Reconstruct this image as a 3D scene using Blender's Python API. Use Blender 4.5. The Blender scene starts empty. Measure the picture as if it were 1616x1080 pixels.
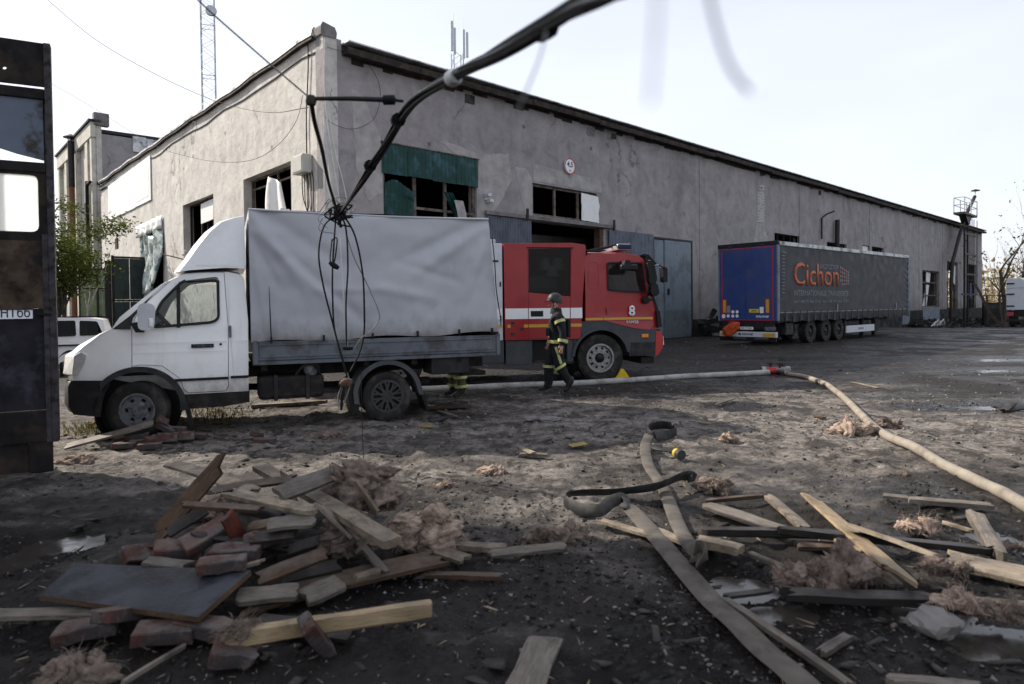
import bpy, bmesh, math, random
import numpy as np
from mathutils import Vector, Matrix, noise
random.seed(7)
S = bpy.context.scene
COL = S.collection
R = math.radians
PI = math.pi

# ------------------------------------------------------------------ camera, sky, sun, exposure
F_PX, CX, CY, CAM_H = 1077.0, 808.0, 503.0, 1.65
PITCH, ROLL = math.atan(20 / 1077.0), 0.011
_R0 = Vector((1, 0, 0))
_F = Vector((0, math.cos(PITCH), -math.sin(PITCH)))
_U0 = Vector((0, math.sin(PITCH), math.cos(PITCH)))
_R = (_R0 * math.cos(ROLL) - _U0 * math.sin(ROLL)).normalized()
_U = (_R0 * math.sin(ROLL) + _U0 * math.cos(ROLL)).normalized()
CAM = Vector((0, 0, CAM_H))
cd = bpy.data.cameras.new('camera')
cam = bpy.data.objects.new('camera', cd)
COL.objects.link(cam)
m = Matrix((_R, _U, -_F)).transposed().to_4x4()
m.translation = CAM
cam.matrix_world = m
cd.sensor_width = 36.0
cd.lens = 36.0 * F_PX / 1616.0
cd.shift_y = (CY - 540.0) / 1616.0
cd.clip_start, cd.clip_end = 0.05, 3000
cd.dof.use_dof = True
cd.dof.focus_distance = 12.0
cd.dof.aperture_fstop = 2.0
S.camera = cam

SUN_EL, SUN_AZ = R(37), math.atan2(-0.90, 0.43)       # azimuth from +Y towards +X
W = bpy.data.worlds.new('World')
S.world = W
W.use_nodes = True
nt = W.node_tree
nt.nodes.clear()
sky = nt.nodes.new('ShaderNodeTexSky')
sky.sky_type = 'NISHITA'
sky.sun_disc = False
sky.sun_elevation = SUN_EL
sky.sun_rotation = SUN_AZ
sky.altitude = 100
sky.air_density = 1.0
sky.dust_density = 2.5
sky.ozone_density = 1.0
# thin high cloud and autumn haze: the sky is mixed towards white by a noise over the view direction
tc = nt.nodes.new('ShaderNodeTexCoord')
mp = nt.nodes.new('ShaderNodeMapping')
mp.inputs['Scale'].default_value = (1.1, 1.6, 3.0)
nz = nt.nodes.new('ShaderNodeTexNoise')
nz.inputs['Scale'].default_value = .9
nz.inputs['Detail'].default_value = 4
nz.inputs['Roughness'].default_value = 0.55
rmp = nt.nodes.new('ShaderNodeValToRGB')
rmp.color_ramp.elements[0].position = 0.30
rmp.color_ramp.elements[0].color = (0.42, 0.42, 0.42, 1)
rmp.color_ramp.elements[1].position = 0.72
rmp.color_ramp.elements[1].color = (0.60, 0.60, 0.60, 1)
mx = nt.nodes.new('ShaderNodeMixRGB')
mx.inputs['Color2'].default_value = (11.0, 11.15, 12.0, 1)
bg = nt.nodes.new('ShaderNodeBackground')
bg.inputs['Strength'].default_value = 0.086
wo = nt.nodes.new('ShaderNodeOutputWorld')
L = nt.links.new
L(tc.outputs['Generated'], mp.inputs['Vector'])
L(mp.outputs['Vector'], nz.inputs['Vector'])
L(nz.outputs['Fac'], rmp.inputs['Fac'])
L(rmp.outputs['Color'], mx.inputs['Fac'])
L(sky.outputs['Color'], mx.inputs['Color1'])
L(mx.outputs['Color'], bg.inputs['Color'])
L(bg.outputs['Background'], wo.inputs['Surface'])

sd = bpy.data.lights.new('sun', 'SUN')
sd.energy = 5.0
sd.angle = R(0.55)
sd.color = (1.0, 0.91, 0.79)
sun = bpy.data.objects.new('sun', sd)
COL.objects.link(sun)
SUN_DIR = Vector((math.sin(SUN_AZ) * math.cos(SUN_EL), math.cos(SUN_AZ) * math.cos(SUN_EL), math.sin(SUN_EL)))
sun.rotation_euler = (-SUN_DIR).to_track_quat('-Z', 'Y').to_euler()
sun.location = (-30, 15, 30)
S.view_settings.view_transform = 'Standard'
S.view_settings.look = 'None'
S.view_settings.exposure = 0.60
S.view_settings.gamma = 1.0
S.view_settings.use_curve_mapping = False
S.cycles.max_bounces = 8
S.cycles.transparent_max_bounces = 12
S.cycles.use_denoising = True

# ------------------------------------------------------------------ surveying: a sight line of the photograph met with a real plane
def ray(px, py):
    return (px - CX) / F_PX * _R + (CY - py) / F_PX * _U + _F
def gp(px, py, z=0.0):                       # point at height z
    d = ray(px, py)
    return CAM + d * ((z - CAM_H) / d.z)
def dp(px, py, dist):                        # point at a given distance in front
    d = ray(px, py)
    return CAM + d * (dist / d.y)

# ------------------------------------------------------------------ mesh helpers
class MB:
    def __init__(s):
        s.v, s.f, s.m = [], [], []
    def add(s, vs, fs, mi=0):
        b = len(s.v)
        s.v += [tuple(v) for v in vs]
        s.f += [tuple(i + b for i in f) for f in fs]
        s.m += [mi] * len(fs)
        return s
    def box(s, x0, x1, y0, y1, z0, z1, mi=0):
        return s.add([(x0, y0, z0), (x1, y0, z0), (x1, y1, z0), (x0, y1, z0), (x0, y0, z1), (x1, y0, z1), (x1, y1, z1), (x0, y1, z1)],
                     [(0, 3, 2, 1), (4, 5, 6, 7), (0, 1, 5, 4), (1, 2, 6, 5), (2, 3, 7, 6), (3, 0, 4, 7)], mi)
    def prism(s, poly, y0, y1, mi=0, ny=1, warp=None):   # poly of (x, z) extruded along y
        n = len(poly)
        a = sum(poly[i][0] * poly[(i + 1) % n][1] - poly[(i + 1) % n][0] * poly[i][1] for i in range(n))
        if a < 0:
            poly = poly[::-1]
        vs, fs = [], []
        for k in range(ny + 1):
            y = y0 + (y1 - y0) * k / ny
            for x, z in poly:
                vs.append(warp(x, y, z) if warp else (x, y, z))
        for k in range(ny):
            for i in range(n):
                j = (i + 1) % n
                fs.append((k * n + i, k * n + j, (k + 1) * n + j, (k + 1) * n + i))
        fs.append(tuple(range(n - 1, -1, -1))[::-1])
        fs.append(tuple(ny * n + i for i in range(n))[::-1])
        return s.add(vs, fs, mi)
    def lathe(s, prof, c=(0, 0, 0), seg=32, mi=0, axis='y', closed=False):   # prof of (radius, along)
        vs, fs = [], []
        n = len(prof)
        for k in range(seg):
            a = 2 * PI * k / seg
            ca, sa = math.cos(a), math.sin(a)
            for r, t in prof:
                if axis == 'y':
                    p = (c[0] + r * ca, c[1] + t, c[2] + r * sa)
                elif axis == 'x':
                    p = (c[0] + t, c[1] + r * ca, c[2] + r * sa)
                else:
                    p = (c[0] + r * ca, c[1] + r * sa, c[2] + t)
                vs.append(p)
        for k in range(seg):
            k2 = (k + 1) % seg
            for i in range(n if closed else n - 1):
                j = (i + 1) % n
                fs.append((k * n + i, k2 * n + i, k2 * n + j, k * n + j))
        return s.add(vs, fs, mi)
    def tube(s, pts, r, seg=6, mi=0, cap=True):
        pts = [Vector(p) for p in pts]
        n = len(pts)
        rr = r if isinstance(r, (list, tuple)) else [r] * n
        vs, fs = [], []
        up = None
        for i in range(n):
            t = (pts[min(i + 1, n - 1)] - pts[max(i - 1, 0)])
            if t.length < 1e-9:
                t = Vector((0, 0, 1))
            t.normalize()
            if up is None:
                up = Vector((0, 0, 1)) if abs(t.z) < 0.9 else Vector((1, 0, 0))
            a = t.cross(up)
            if a.length < 1e-6:
                a = t.cross(Vector((0.3, 1, 0.2)))
            a.normalize()
            b = a.cross(t)
            up = b
            for k in range(seg):
                an = 2 * PI * k / seg
                vs.append(pts[i] + (a * math.cos(an) + b * math.sin(an)) * rr[i])
        for i in range(n - 1):
            for k in range(seg):
                k2 = (k + 1) % seg
                fs.append((i * seg + k, (i + 1) * seg + k, (i + 1) * seg + k2, i * seg + k2))
        if cap:
            fs.append(tuple(range(seg)))
            fs.append(tuple((n - 1) * seg + k for k in range(seg))[::-1])
        return s.add(vs, fs, mi)
    def sweep(s, pts, w, t, ups=None, mi=0, e=0.35):     # flat hose: rounded flat section
        pts = [Vector(p) for p in pts]
        n = len(pts)
        sec = [(-1, 0), (-1 + e, -.9), (0, -1), (1 - e, -.9), (1, 0), (1 - e, .9), (0, 1), (-1 + e, .9)]
        vs, fs = [], []
        for i in range(n):
            d = (pts[min(i + 1, n - 1)] - pts[max(i - 1, 0)]).normalized()
            u = Vector(ups[i]) if ups else Vector((0, 0, 1))
            a = d.cross(u)
            if a.length < 1e-5:
                a = d.cross(Vector((.2, 1, .1)))
            a.normalize()
            b = a.cross(d)
            for x, z in sec:
                vs.append(pts[i] + a * x * w / 2 + b * z * t / 2)
        k = len(sec)
        for i in range(n - 1):
            for j in range(k):
                j2 = (j + 1) % k
                fs.append((i * k + j, (i + 1) * k + j, (i + 1) * k + j2, i * k + j2))
        fs.append(tuple(range(k)))
        fs.append(tuple((n - 1) * k + j for j in range(k))[::-1])
        return s.add(vs, fs, mi)
    def bar(s, p0, p1, w, h, mi=0, up=(0, 0, 1)):        # rectangular bar between two points
        p0, p1 = Vector(p0), Vector(p1)
        d = (p1 - p0).normalized()
        u = Vector(up)
        a = d.cross(u)
        if a.length < 1e-4:
            a = d.cross(Vector((0, 1, 0)))
        a.normalize()
        b = a.cross(d).normalized()
        vs = []
        for p in (p0, p1):
            for x, z in ((-1, -1), (1, -1), (1, 1), (-1, 1)):
                vs.append(p + a * x * w / 2 + b * z * h / 2)
        return s.add(vs, [(0, 1, 2, 3)[::-1], (4, 5, 6, 7), (0, 1, 5, 4), (1, 2, 6, 5), (2, 3, 7, 6), (3, 0, 4, 7)], mi)
    def corr(s, x0, x1, z0, z1, y, pitch=.2, amp=.02, th=.004, mi=0, bend=None):   # corrugated sheet facing -y
        xs = []
        x = x0
        while x < x1 - 1e-6:
            for q, o in ((0, 0), (.35, 0), (.5, 1), (.85, 1)):
                if x + q * pitch < x1:
                    xs.append((x + q * pitch, o * amp))
            x += pitch
        xs.append((x1, 0))
        nz_ = 8 if bend else 1
        n = len(xs)
        vs, fs = [], []
        for side in (0, th):
            for k in range(nz_ + 1):
                z = z0 + (z1 - z0) * k / nz_
                for (xx, o) in xs:
                    p = Vector((xx, y - o + side, z))
                    vs.append(bend(p) if bend else p)
        q = n * (nz_ + 1)
        for k in range(nz_):
            for i in range(n - 1):
                a, b, c, d = k * n + i, k * n + i + 1, (k + 1) * n + i + 1, (k + 1) * n + i
                fs.append((a, b, c, d))
                fs.append((q + d, q + c, q + b, q + a))
        for i in range(n - 1):
            fs.append((q + i, q + i + 1, i + 1, i))
            t = nz_ * n
            fs.append((t + i, t + i + 1, q + t + i + 1, q + t + i))
        return s.add(vs, fs, mi)
    def mesh(s, name):
        me = bpy.data.meshes.new(name)
        me.from_pydata(s.v, [], s.f)
        return me
    def build(s, name, mats, parent=None, smooth=None, bevel=0, recalc=False, loc=None, rot=None):
        me = s.mesh(name)
        if not isinstance(mats, (list, tuple)):
            mats = [mats]
        for mt in mats:
            me.materials.append(mt)
        if len(mats) > 1:
            me.polygons.foreach_set('material_index', s.m)
        return link(name, me, parent, smooth, bevel, recalc, loc, rot)

def link(name, me, parent=None, smooth=None, bevel=0, recalc=True, loc=None, rot=None):
    if recalc:
        bm = bmesh.new()
        bm.from_mesh(me)
        bmesh.ops.recalc_face_normals(bm, faces=bm.faces)
        bm.to_mesh(me)
        bm.free()
    me.update()
    if smooth is not None:
        me.shade_smooth()
        me.set_sharp_from_angle(angle=R(smooth))
    o = bpy.data.objects.new(name, me)
    COL.objects.link(o)
    if parent:
        o.parent = parent
    if loc is not None:
        o.location = loc
    if rot is not None:
        o.rotation_euler = rot
    if bevel:
        b = o.modifiers.new('bevel', 'BEVEL')
        b.width = bevel
        b.segments = 2
        b.limit_method = 'ANGLE'
        b.angle_limit = R(35)
    return o

def tag(o, label=None, cat=None, group=None, kind=None):
    if label: o['label'] = label
    if cat: o['category'] = cat
    if group: o['group'] = group
    if kind: o['kind'] = kind
    return o
def thing(name, label, cat, loc=(0, 0, 0), rz=0, group=None):
    o = bpy.data.objects.new(name, None)
    COL.objects.link(o)
    o.location = loc
    o.rotation_euler = (0, 0, rz)
    o.empty_display_size = .3
    return tag(o, label, cat, group)
def copy_tree(o, parent=None):
    c = o.copy()
    COL.objects.link(c)
    if parent: c.parent = parent
    for ch in list(o.children):
        copy_tree(ch, c)
    return c

def boolean(me, cutter, op='DIFFERENCE'):
    """mesh (op) mesh -> new mesh"""
    a = bpy.data.objects.new('tmp_a', me)
    b = bpy.data.objects.new('tmp_b', cutter)
    for o in (a, b):
        COL.objects.link(o)
    for mt in (me.materials or []):
        cutter.materials.append(mt)
    md = a.modifiers.new('b', 'BOOLEAN')
    md.operation = op
    md.solver = 'EXACT'
    md.object = b
    dg = bpy.context.evaluated_depsgraph_get()
    dg.update()
    out = bpy.data.meshes.new_from_object(a.evaluated_get(dg))
    bpy.data.objects.remove(a)
    bpy.data.objects.remove(b)
    return out
def fixed(mb, name='m', mat=None):
    me = mb.mesh(name)
    if mat: me.materials.append(mat)
    bm = bmesh.new()
    bm.from_mesh(me)
    bmesh.ops.remove_doubles(bm, verts=bm.verts, dist=1e-5)
    bmesh.ops.recalc_face_normals(bm, faces=bm.faces)
    bm.to_mesh(me)
    bm.free()
    return me

def shrink(poly, d):
    cx = sum(p[0] for p in poly) / len(poly)
    cz = sum(p[1] for p in poly) / len(poly)
    n = len(poly)
    a = sum(poly[i][0] * poly[(i + 1) % n][1] - poly[(i + 1) % n][0] * poly[i][1] for i in range(n))
    sg = 1 if a > 0 else -1
    out = []
    for i in range(n):
        p0, p1, p2 = Vector(poly[i - 1]), Vector(poly[i]), Vector(poly[(i + 1) % n])
        e1, e2 = (p1 - p0).normalized(), (p2 - p1).normalized()
        n1, n2 = Vector((-e1.y, e1.x)) * sg, Vector((-e2.y, e2.x)) * sg
        b = (n1 + n2)
        b = b.normalized() / max(.5, b.normalized().dot(n1)) if b.length > 1e-6 else n1
        out.append(tuple(p1 + b * d))
    return out
def rounded(poly, r, k=4):
    out = []
    n = len(poly)
    for i in range(n):
        p0, p1, p2 = Vector(poly[i - 1]), Vector(poly[i]), Vector(poly[(i + 1) % n])
        a = p1 + (p0 - p1).normalized() * min(r, (p0 - p1).length * .45)
        b = p1 + (p2 - p1).normalized() * min(r, (p2 - p1).length * .45)
        for j in range(k + 1):
            t = j / k
            q = a * (1 - t) ** 2 + p1 * 2 * t * (1 - t) + b * t * t
            out.append((q.x, q.y))
    return out
def arc(cx, cz, r, a0, a1, n=14):
    return [(cx + r * math.cos(R(a0 + (a1 - a0) * i / n)), cz + r * math.sin(R(a0 + (a1 - a0) * i / n))) for i in range(n + 1)]
def spline(pts, k=8):
    P = [Vector(p) for p in pts]
    P = [P[0] * 2 - P[1]] + P + [P[-1] * 2 - P[-2]]
    out = []
    for i in range(1, len(P) - 2):
        for j in range(k):
            t = j / k
            a, b, c, d = P[i - 1], P[i], P[i + 1], P[i + 2]
            out.append(.5 * ((2 * b) + (-a + c) * t + (2 * a - 5 * b + 4 * c - d) * t * t + (-a + 3 * b - 3 * c + d) * t ** 3))
    out.append(P[-2])
    return out

def text(name, body, width, height, mat, parent, loc, rot, bold=0.0, depth=.002, shear=0):
    cu = bpy.data.curves.new(name, 'FONT')
    cu.body = body
    cu.offset = bold
    cu.extrude = 0.0
    cu.shear = shear
    cu.resolution_u = 3
    o = bpy.data.objects.new(name, cu)
    COL.objects.link(o)
    dg = bpy.context.evaluated_depsgraph_get()
    dg.update()
    me = bpy.data.meshes.new_from_object(o.evaluated_get(dg))
    bpy.data.objects.remove(o)
    xs = [v.co.x for v in me.vertices]
    ys = [v.co.y for v in me.vertices]
    sx, sy = width / (max(xs) - min(xs)), height / (max(ys) - min(ys))
    for v in me.vertices:
        v.co = ((v.co.x - min(xs)) * sx, (v.co.y - min(ys)) * sy, 0)
    me.materials.clear()
    me.materials.append(mat)
    t = link(name, me, parent, None, 0, False, loc, rot)
    sm = t.modifiers.new('depth', 'SOLIDIFY')
    sm.thickness = depth
    sm.offset = 1
    return t
FACE = (R(90), 0, 0)          # lettering that reads along +x and faces -y

# ------------------------------------------------------------------ materials
class NT:
    def __init__(s, name):
        s.mat = bpy.data.materials.new(name)
        s.mat.use_nodes = True
        s.t = s.mat.node_tree
        s.b = s.t.nodes['Principled BSDF']
        s.co = s.t.nodes.new('ShaderNodeTexCoord').outputs['Object']
    def n(s, typ, **kw):
        x = s.t.nodes.new(typ)
        for k, v in kw.items():
            setattr(x, k, v)
        return x
    def l(s, a, b):
        s.t.links.new(a, b)
    def mapping(s, scale=(1, 1, 1), rot=(0, 0, 0), src=None):
        x = s.n('ShaderNodeMapping')
        x.inputs['Scale'].default_value = scale
        x.inputs['Rotation'].default_value = rot
        s.l(src or s.co, x.inputs['Vector'])
        return x.outputs['Vector']
    def noise(s, scale, detail=4, rough=.55, vec=None, dist=0):
        x = s.n('ShaderNodeTexNoise')
        x.inputs['Scale'].default_value = scale
        x.inputs['Detail'].default_value = detail
        x.inputs['Roughness'].default_value = rough
        x.inputs['Distortion'].default_value = dist
        s.l(vec or s.co, x.inputs['Vector'])
        return x.outputs['Fac']
    def ramp(s, fac, stops):
        x = s.n('ShaderNodeValToRGB')
        e = x.color_ramp.elements
        while len(e) < len(stops):
            e.new(.5)
        for el, (p, c) in zip(e, stops):
            el.position = p
            el.color = (c, c, c, 1) if not isinstance(c, (tuple, list)) else (*c, 1)
        s.l(fac, x.inputs['Fac'])
        return x.outputs['Color']
    def mix(s, fac, a, b, mode='MIX'):
        x = s.n('ShaderNodeMixRGB', blend_type=mode)
        for sock, v in ((x.inputs['Fac'], fac), (x.inputs['Color1'], a), (x.inputs['Color2'], b)):
            if isinstance(v, (int, float)):
                sock.default_value = v if sock.name == 'Fac' else (v, v, v, 1)
            elif isinstance(v, (tuple, list)):
                sock.default_value = (*v, 1)
            else:
                s.l(v, sock)
        return x.outputs['Color']
    def math(s, op, a, b=0.0):
        x = s.n('ShaderNodeMath', operation=op)
        for sock, v in ((x.inputs[0], a), (x.inputs[1], b)):
            if isinstance(v, (int, float)):
                sock.default_value = v
            else:
                s.l(v, sock)
        return x.outputs[0]
    def bump(s, h, strength=.3, dist=.02, prev=None):
        x = s.n('ShaderNodeBump')
        x.inputs['Strength'].default_value = strength
        x.inputs['Distance'].default_value = dist
        s.l(h, x.inputs['Height'])
        if prev: s.l(prev, x.inputs['Normal'])
        return x.outputs['Normal']
    def out(s, color=None, rough=None, metal=None, normal=None):
        for k, v in (('Base Color', color), ('Roughness', rough), ('Metallic', metal), ('Normal', normal)):
            if v is None: continue
            if isinstance(v, (int, float)):
                s.b.inputs[k].default_value = v
            elif isinstance(v, (tuple, list)):
                s.b.inputs[k].default_value = (*v, 1)
            else:
                s.l(v, s.b.inputs[k])
        return s.mat

def plain(name, rgb, rough=.5, metal=0, var=.25, scale=4, dirt=None, bump=0, bscale=60, coat=0, rvar=.12, dlo=.48, dhi=.62):
    q = NT(name)
    n1 = q.noise(scale, 6)
    f = q.ramp(n1, [(.25, 1 - var), (.75, 1 + var * .6)])
    c = q.mix(1.0, rgb, f, 'MULTIPLY')
    r = q.ramp(q.noise(scale * 2.3, 5), [(.3, max(.02, rough - rvar)), (.7, min(1, rough + rvar))])
    if dirt:
        col, amt, sc = dirt
        d = q.math('MULTIPLY', q.ramp(q.noise(sc, 8, .65), [(dlo, 0), (dhi, 1)]), amt)
        c = q.mix(d, c, col)
        r = q.mix(d, r, .85)
    nrm = None
    if bump:
        nrm = q.bump(q.noise(bscale, 5), bump, .01)
    q.b.inputs['Specular IOR Level'].default_value = .5 if rough <= .45 and max(rgb) > .05 else .2
    if coat:
        q.b.inputs['Coat Weight'].default_value = coat
        q.b.inputs['Coat Roughness'].default_value = .08
    return q.out(c, r, metal, nrm)

def updust(q, amt):
    # dust and plaster powder settled on the upper faces
    g = q.n('ShaderNodeNewGeometry')
    s_ = q.n('ShaderNodeSeparateXYZ')
    q.l(g.outputs['Normal'], s_.inputs[0])
    up = q.ramp(s_.outputs[2], [(.45, 0), (.9, 1)])
    nz_ = q.n('ShaderNodeTexNoise')
    nz_.inputs['Scale'].default_value = 7
    nz_.inputs['Detail'].default_value = 7
    nz_.inputs['Roughness'].default_value = .7
    q.l(g.outputs['Position'], nz_.inputs['Vector'])
    return q.math('MULTIPLY', q.math('MULTIPLY', up, q.ramp(nz_.outputs['Fac'], [(.40, 0), (.62, 1)])), amt)

def wood(name, light, dark, rough=.75, wet=0, soot=0):
    q = NT(name)
    oi = q.n('ShaderNodeObjectInfo').outputs['Random']
    v = q.n('ShaderNodeVectorMath', operation='ADD')
    q.l(q.co, v.inputs[0])
    cmb = q.n('ShaderNodeCombineXYZ')
    q.l(q.math('MULTIPLY', oi, 37.0), cmb.inputs[0])
    q.l(q.math('MULTIPLY', oi, 11.0), cmb.inputs[1])
    q.l(cmb.outputs[0], v.inputs[1])
    vec = v.outputs[0]
    g = q.noise(9, 6, .6, q.mapping((.9, 9, 14), src=vec), 1.2)
    g2 = q.noise(3, 4, .5, vec)
    c = q.mix(q.ramp(g, [(.35, 0), (.62, 1)]), dark, light)
    c = q.mix(1.0, c, q.ramp(g2, [(.3, .55), (.7, 1.15)]), 'MULTIPLY')
    c = q.mix(1.0, c, q.ramp(oi, [(0, .7), (1, 1.15)]), 'MULTIPLY')
    q.b.inputs['Specular IOR Level'].default_value = .2
    c = q.mix(updust(q, .42), c, (.15, .135, .12))
    d = q.ramp(q.noise(5, 8, .7, vec), [(.50 - .25 * soot, 0), (.66 - .2 * soot, 1)])
    c = q.mix(q.math('MULTIPLY', d, .55 + .4 * soot), c, (.022, .019, .018))
    return q.out(c, q.ramp(g2, [(.3, rough - .25 - wet * .3), (.7, rough)]), 0, q.bump(g, .5, .004))
SOOT = (.012, .011, .011)
MUD = (.035, .030, .027)
M = {}
M['white_paint'] = plain('white_paint', (.84, .85, .86), .32, var=.04, scale=2, dirt=((.34, .31, .27), .30, 3.2), coat=.4, dlo=.52, dhi=.8)
def truck_white():
    q = NT('truck_white')
    s_ = q.n('ShaderNodeSeparateXYZ')
    q.l(q.co, s_.inputs[0])
    zz = q.math('ADD', s_.outputs[2], q.math('MULTIPLY', q.noise(5, 8, .75, q.mapping((1.4, 1, .7))), .55))
    c = q.mix(q.ramp(q.math('MULTIPLY', zz, .5), [(.41, .85), (.53, .18), (.68, 0)]), (.84, .85, .86), (.27, .245, .22))
    c = q.mix(q.math('MULTIPLY', q.ramp(q.noise(3, 7, .7), [(.52, 0), (.75, 1)]), .22), c, (.42, .40, .37))
    c = q.mix(q.math('MULTIPLY', q.ramp(q.noise(1.2, 7, .7, q.mapping((6, 6, .5))), [(.58, 0), (.72, 1)]), .20), c, (.38, .35, .32))
    q.b.inputs['Coat Weight'].default_value = .4
    q.b.inputs['Coat Roughness'].default_value = .08
    return q.out(c, .32)
M['truck_white'] = truck_white()
M['white_paint2'] = plain('pale_grey_paint', (.50, .53, .57), .38, var=.06, dirt=((.25, .23, .21), .4, 3), coat=.2, dlo=.52, dhi=.8)
M['red_paint'] = plain('red_paint', (.29, .006, .010), .4, var=.12, scale=1.5, dirt=((.09, .025, .02), .25, 2.5), coat=.12, dlo=.5, dhi=.85)
M['red_plastic'] = plain('red_plastic', (.40, .02, .02), .4, var=.1)
M['grey_trim'] = plain('grey_trim', (.055, .062, .072), .5, var=.2, dirt=((.10, .09, .08), .5, 3))
M['dark_trim'] = plain('dark_trim', (.022, .023, .026), .5, var=.3, dirt=((.07, .062, .055), .45, 4))
M['black'] = plain('black_plastic', (.012, .012, .013), .45, var=.3)
M['chassis'] = plain('chassis_black', (.015, .014, .014), .7, var=.4, dirt=((.05, .042, .035), .6, 6))
M['tyre'] = plain('tyre_rubber', (.022, .021, .021), .8, var=.3, scale=9, dirt=((.085, .075, .066), .6, 4), bump=.2, bscale=90)
M['rim_grey'] = plain('rim_grey', (.17, .18, .20), .55, .3, var=.3, scale=10, dirt=((.05, .042, .036), .7, 9))
M['rim_dark'] = plain('rim_dark', (.06, .06, .062), .5, .5, var=.3, scale=10, dirt=((.05, .042, .036), .7, 9))
M['alloy'] = plain('alloy', (.30, .30, .30), .4, .7, var=.2, scale=10, dirt=((.10, .09, .08), .5, 9))
M['chrome'] = plain('chrome', (.7, .7, .7), .18, 1, var=.1)
M['scrap_yellow'] = plain('scrap_yellow', (.24, .185, .06), .6, var=.3, scale=20)
M['steel_dark'] = plain('steel_dark', (.035, .034, .036), .5, .5, var=.4, dirt=((.07, .035, .02), .5, 6))
M['galv'] = plain('galvanised', (.42, .44, .46), .42, .7, var=.25, scale=3)
M['bed_grey'] = plain('bed_board_grey', (.12, .133, .155), .5, var=.15, scale=2, dirt=((.05, .045, .04), .7, 3))
M['orange_lens'] = plain('orange_lens', (.75, .22, .02), .25, var=.1)
M['yellow_tape'] = plain('yellow_tape', (.55, .30, .03), .45, var=.1)
M['white_tape'] = plain('white_tape', (.80, .81, .82), .4, var=.05)
M['red_tape'] = plain('red_tape', (.42, .02, .03), .4, var=.1)
M['lens'] = plain('headlight_lens', (.74, .76, .76), .10, .2, var=.3, scale=16, coat=.6)
M['seat'] = plain('seat_fabric', (.06, .06, .065), .9, var=.3)
M['hiviz'] = plain('reflective_band', (.44, .47, .20), .5, var=.15, scale=30)
M['suit'] = plain('dark_turnout_cloth', (.016, .017, .021), .85, var=.5, scale=14, bump=.35, bscale=30)
M['suit2'] = plain('khaki_turnout_cloth', (.10, .088, .052), .85, var=.4, scale=14, bump=.35, bscale=30)
M['skin'] = plain('skin', (.50, .30, .22), .5, var=.1, scale=30)
M['boot'] = plain('boot_leather', (.020, .018, .017), .5, var=.4, dirt=((.09, .08, .07), .6, 12))
M['helmet'] = plain('helmet_grey', (.028, .030, .032), .4, var=.3, scale=12, dirt=((.12, .11, .10), .4, 20))
M['chock'] = plain('chock_yellow', (.60, .42, .02), .5, var=.2, scale=10)
M['concrete'] = plain('concrete', (.20, .19, .185), .9, var=.35, scale=3, bump=.4, bscale=25, dirt=((.08, .075, .07), .6, 1.6))
M['plinth'] = plain('sooty_plinth', (.022, .022, .023), .9, var=.5, scale=1.5, bump=.4, bscale=20, dirt=((.12, .115, .11), .4, 1.2))
M['patch'] = plain('bare_render', (.36, .346, .338), .95, var=.35, scale=2.5, bump=.6, bscale=14)
M['fascia'] = plain('eave_boards', (.026, .021, .019), .8, var=.5, scale=2, dirt=((.10, .07, .05), .5, 3))
M['flash'] = plain('roof_flashing', (.60, .61, .62), .5, .3, var=.2, dirt=((.06, .06, .06), .7, 1.5))
M['roofing'] = plain('roof_felt', (.045, .045, .048), .9, var=.4)
M['frame'] = plain('window_frame_rust', (.17, .145, .125), .8, var=.5, scale=6, dirt=((.03, .026, .024), .8, 5))
M['frame_dark'] = plain('window_frame_burnt', (.03, .028, .027), .8, var=.5, scale=6)
M['green_sheet'] = plain('green_sheet', (.008, .045, .040), .38, .1, var=.35, scale=1.2, dirt=((.07, .15, .19), .6, 1.6), dlo=.50, dhi=.62)
M['blue_sheet'] = plain('slate_blue_sheet', (.07, .083, .125), .45, .1, var=.15, dirt=((.05, .05, .05), .5, 2))
M['ltblue'] = plain('light_blue_door', (.20, .245, .29), .5, .1, var=.2, scale=1.5, dirt=((.10, .105, .11), .6, 1.5))
M['ltblue2'] = plain('lower_blue_door', (.13, .16, .185), .5, .1, var=.2, scale=1.5, dirt=((.07, .075, .08), .6, 1.5))
M['green_gate'] = plain('olive_gate', (.155, .20, .105), .6, .1, var=.2, scale=1.2, dirt=((.06, .06, .04), .6, 2.2))
M['teal_gate'] = plain('dull_teal_gate', (.045, .062, .062), .6, .1, var=.25, scale=1.2, dirt=((.03, .03, .03), .6, 2.2))
M['white_sheet'] = plain('white_sheet', (.78, .79, .78), .55, var=.08, scale=2, dirt=((.45, .44, .42), .4, 2))
M['banner'] = plain('white_panel', (.82, .84, .84), .5, var=.05, scale=1, dirt=((.62, .70, .66), .6, .8))
M['plastic_sheet'] = plain('torn_film', (.45, .50, .50), .35, var=.4, scale=3, dirt=((.03, .09, .075), .9, 1.5), dlo=.50, dhi=.53)
M['box_grey'] = plain('box_grey', (.45, .45, .42), .6, var=.15)
M['insul'] = plain('white_rubble', (.6, .58, .55), .95, var=.3, scale=20)
M['rust'] = plain('rust_pipe', (.20, .085, .045), .85, var=.5, scale=5, dirt=((.10, .09, .085), .7, 3))
M['trailer_blue'] = plain('trailer_blue', (.022, .050, .185), .38, var=.12, scale=1.2, dirt=((.05, .055, .09), .5, 1.4), coat=.2)
M['curtain'] = plain('curtain_grey', (.040, .042, .050), .5, var=.12, scale=1, dirt=((.10, .10, .11), .4, .8), bump=.15, bscale=2.2)
M['skirt'] = plain('curtain_skirt', (.018, .019, .026), .5, var=.3)
M['print_orange'] = plain('print_orange', (.44, .11, .045), .5, var=.1)
M['print_grey'] = plain('print_grey', (.22, .23, .25), .5, var=.2, scale=9)
M['print_white'] = plain('print_white', (.75, .76, .78), .5, var=.08)
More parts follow.
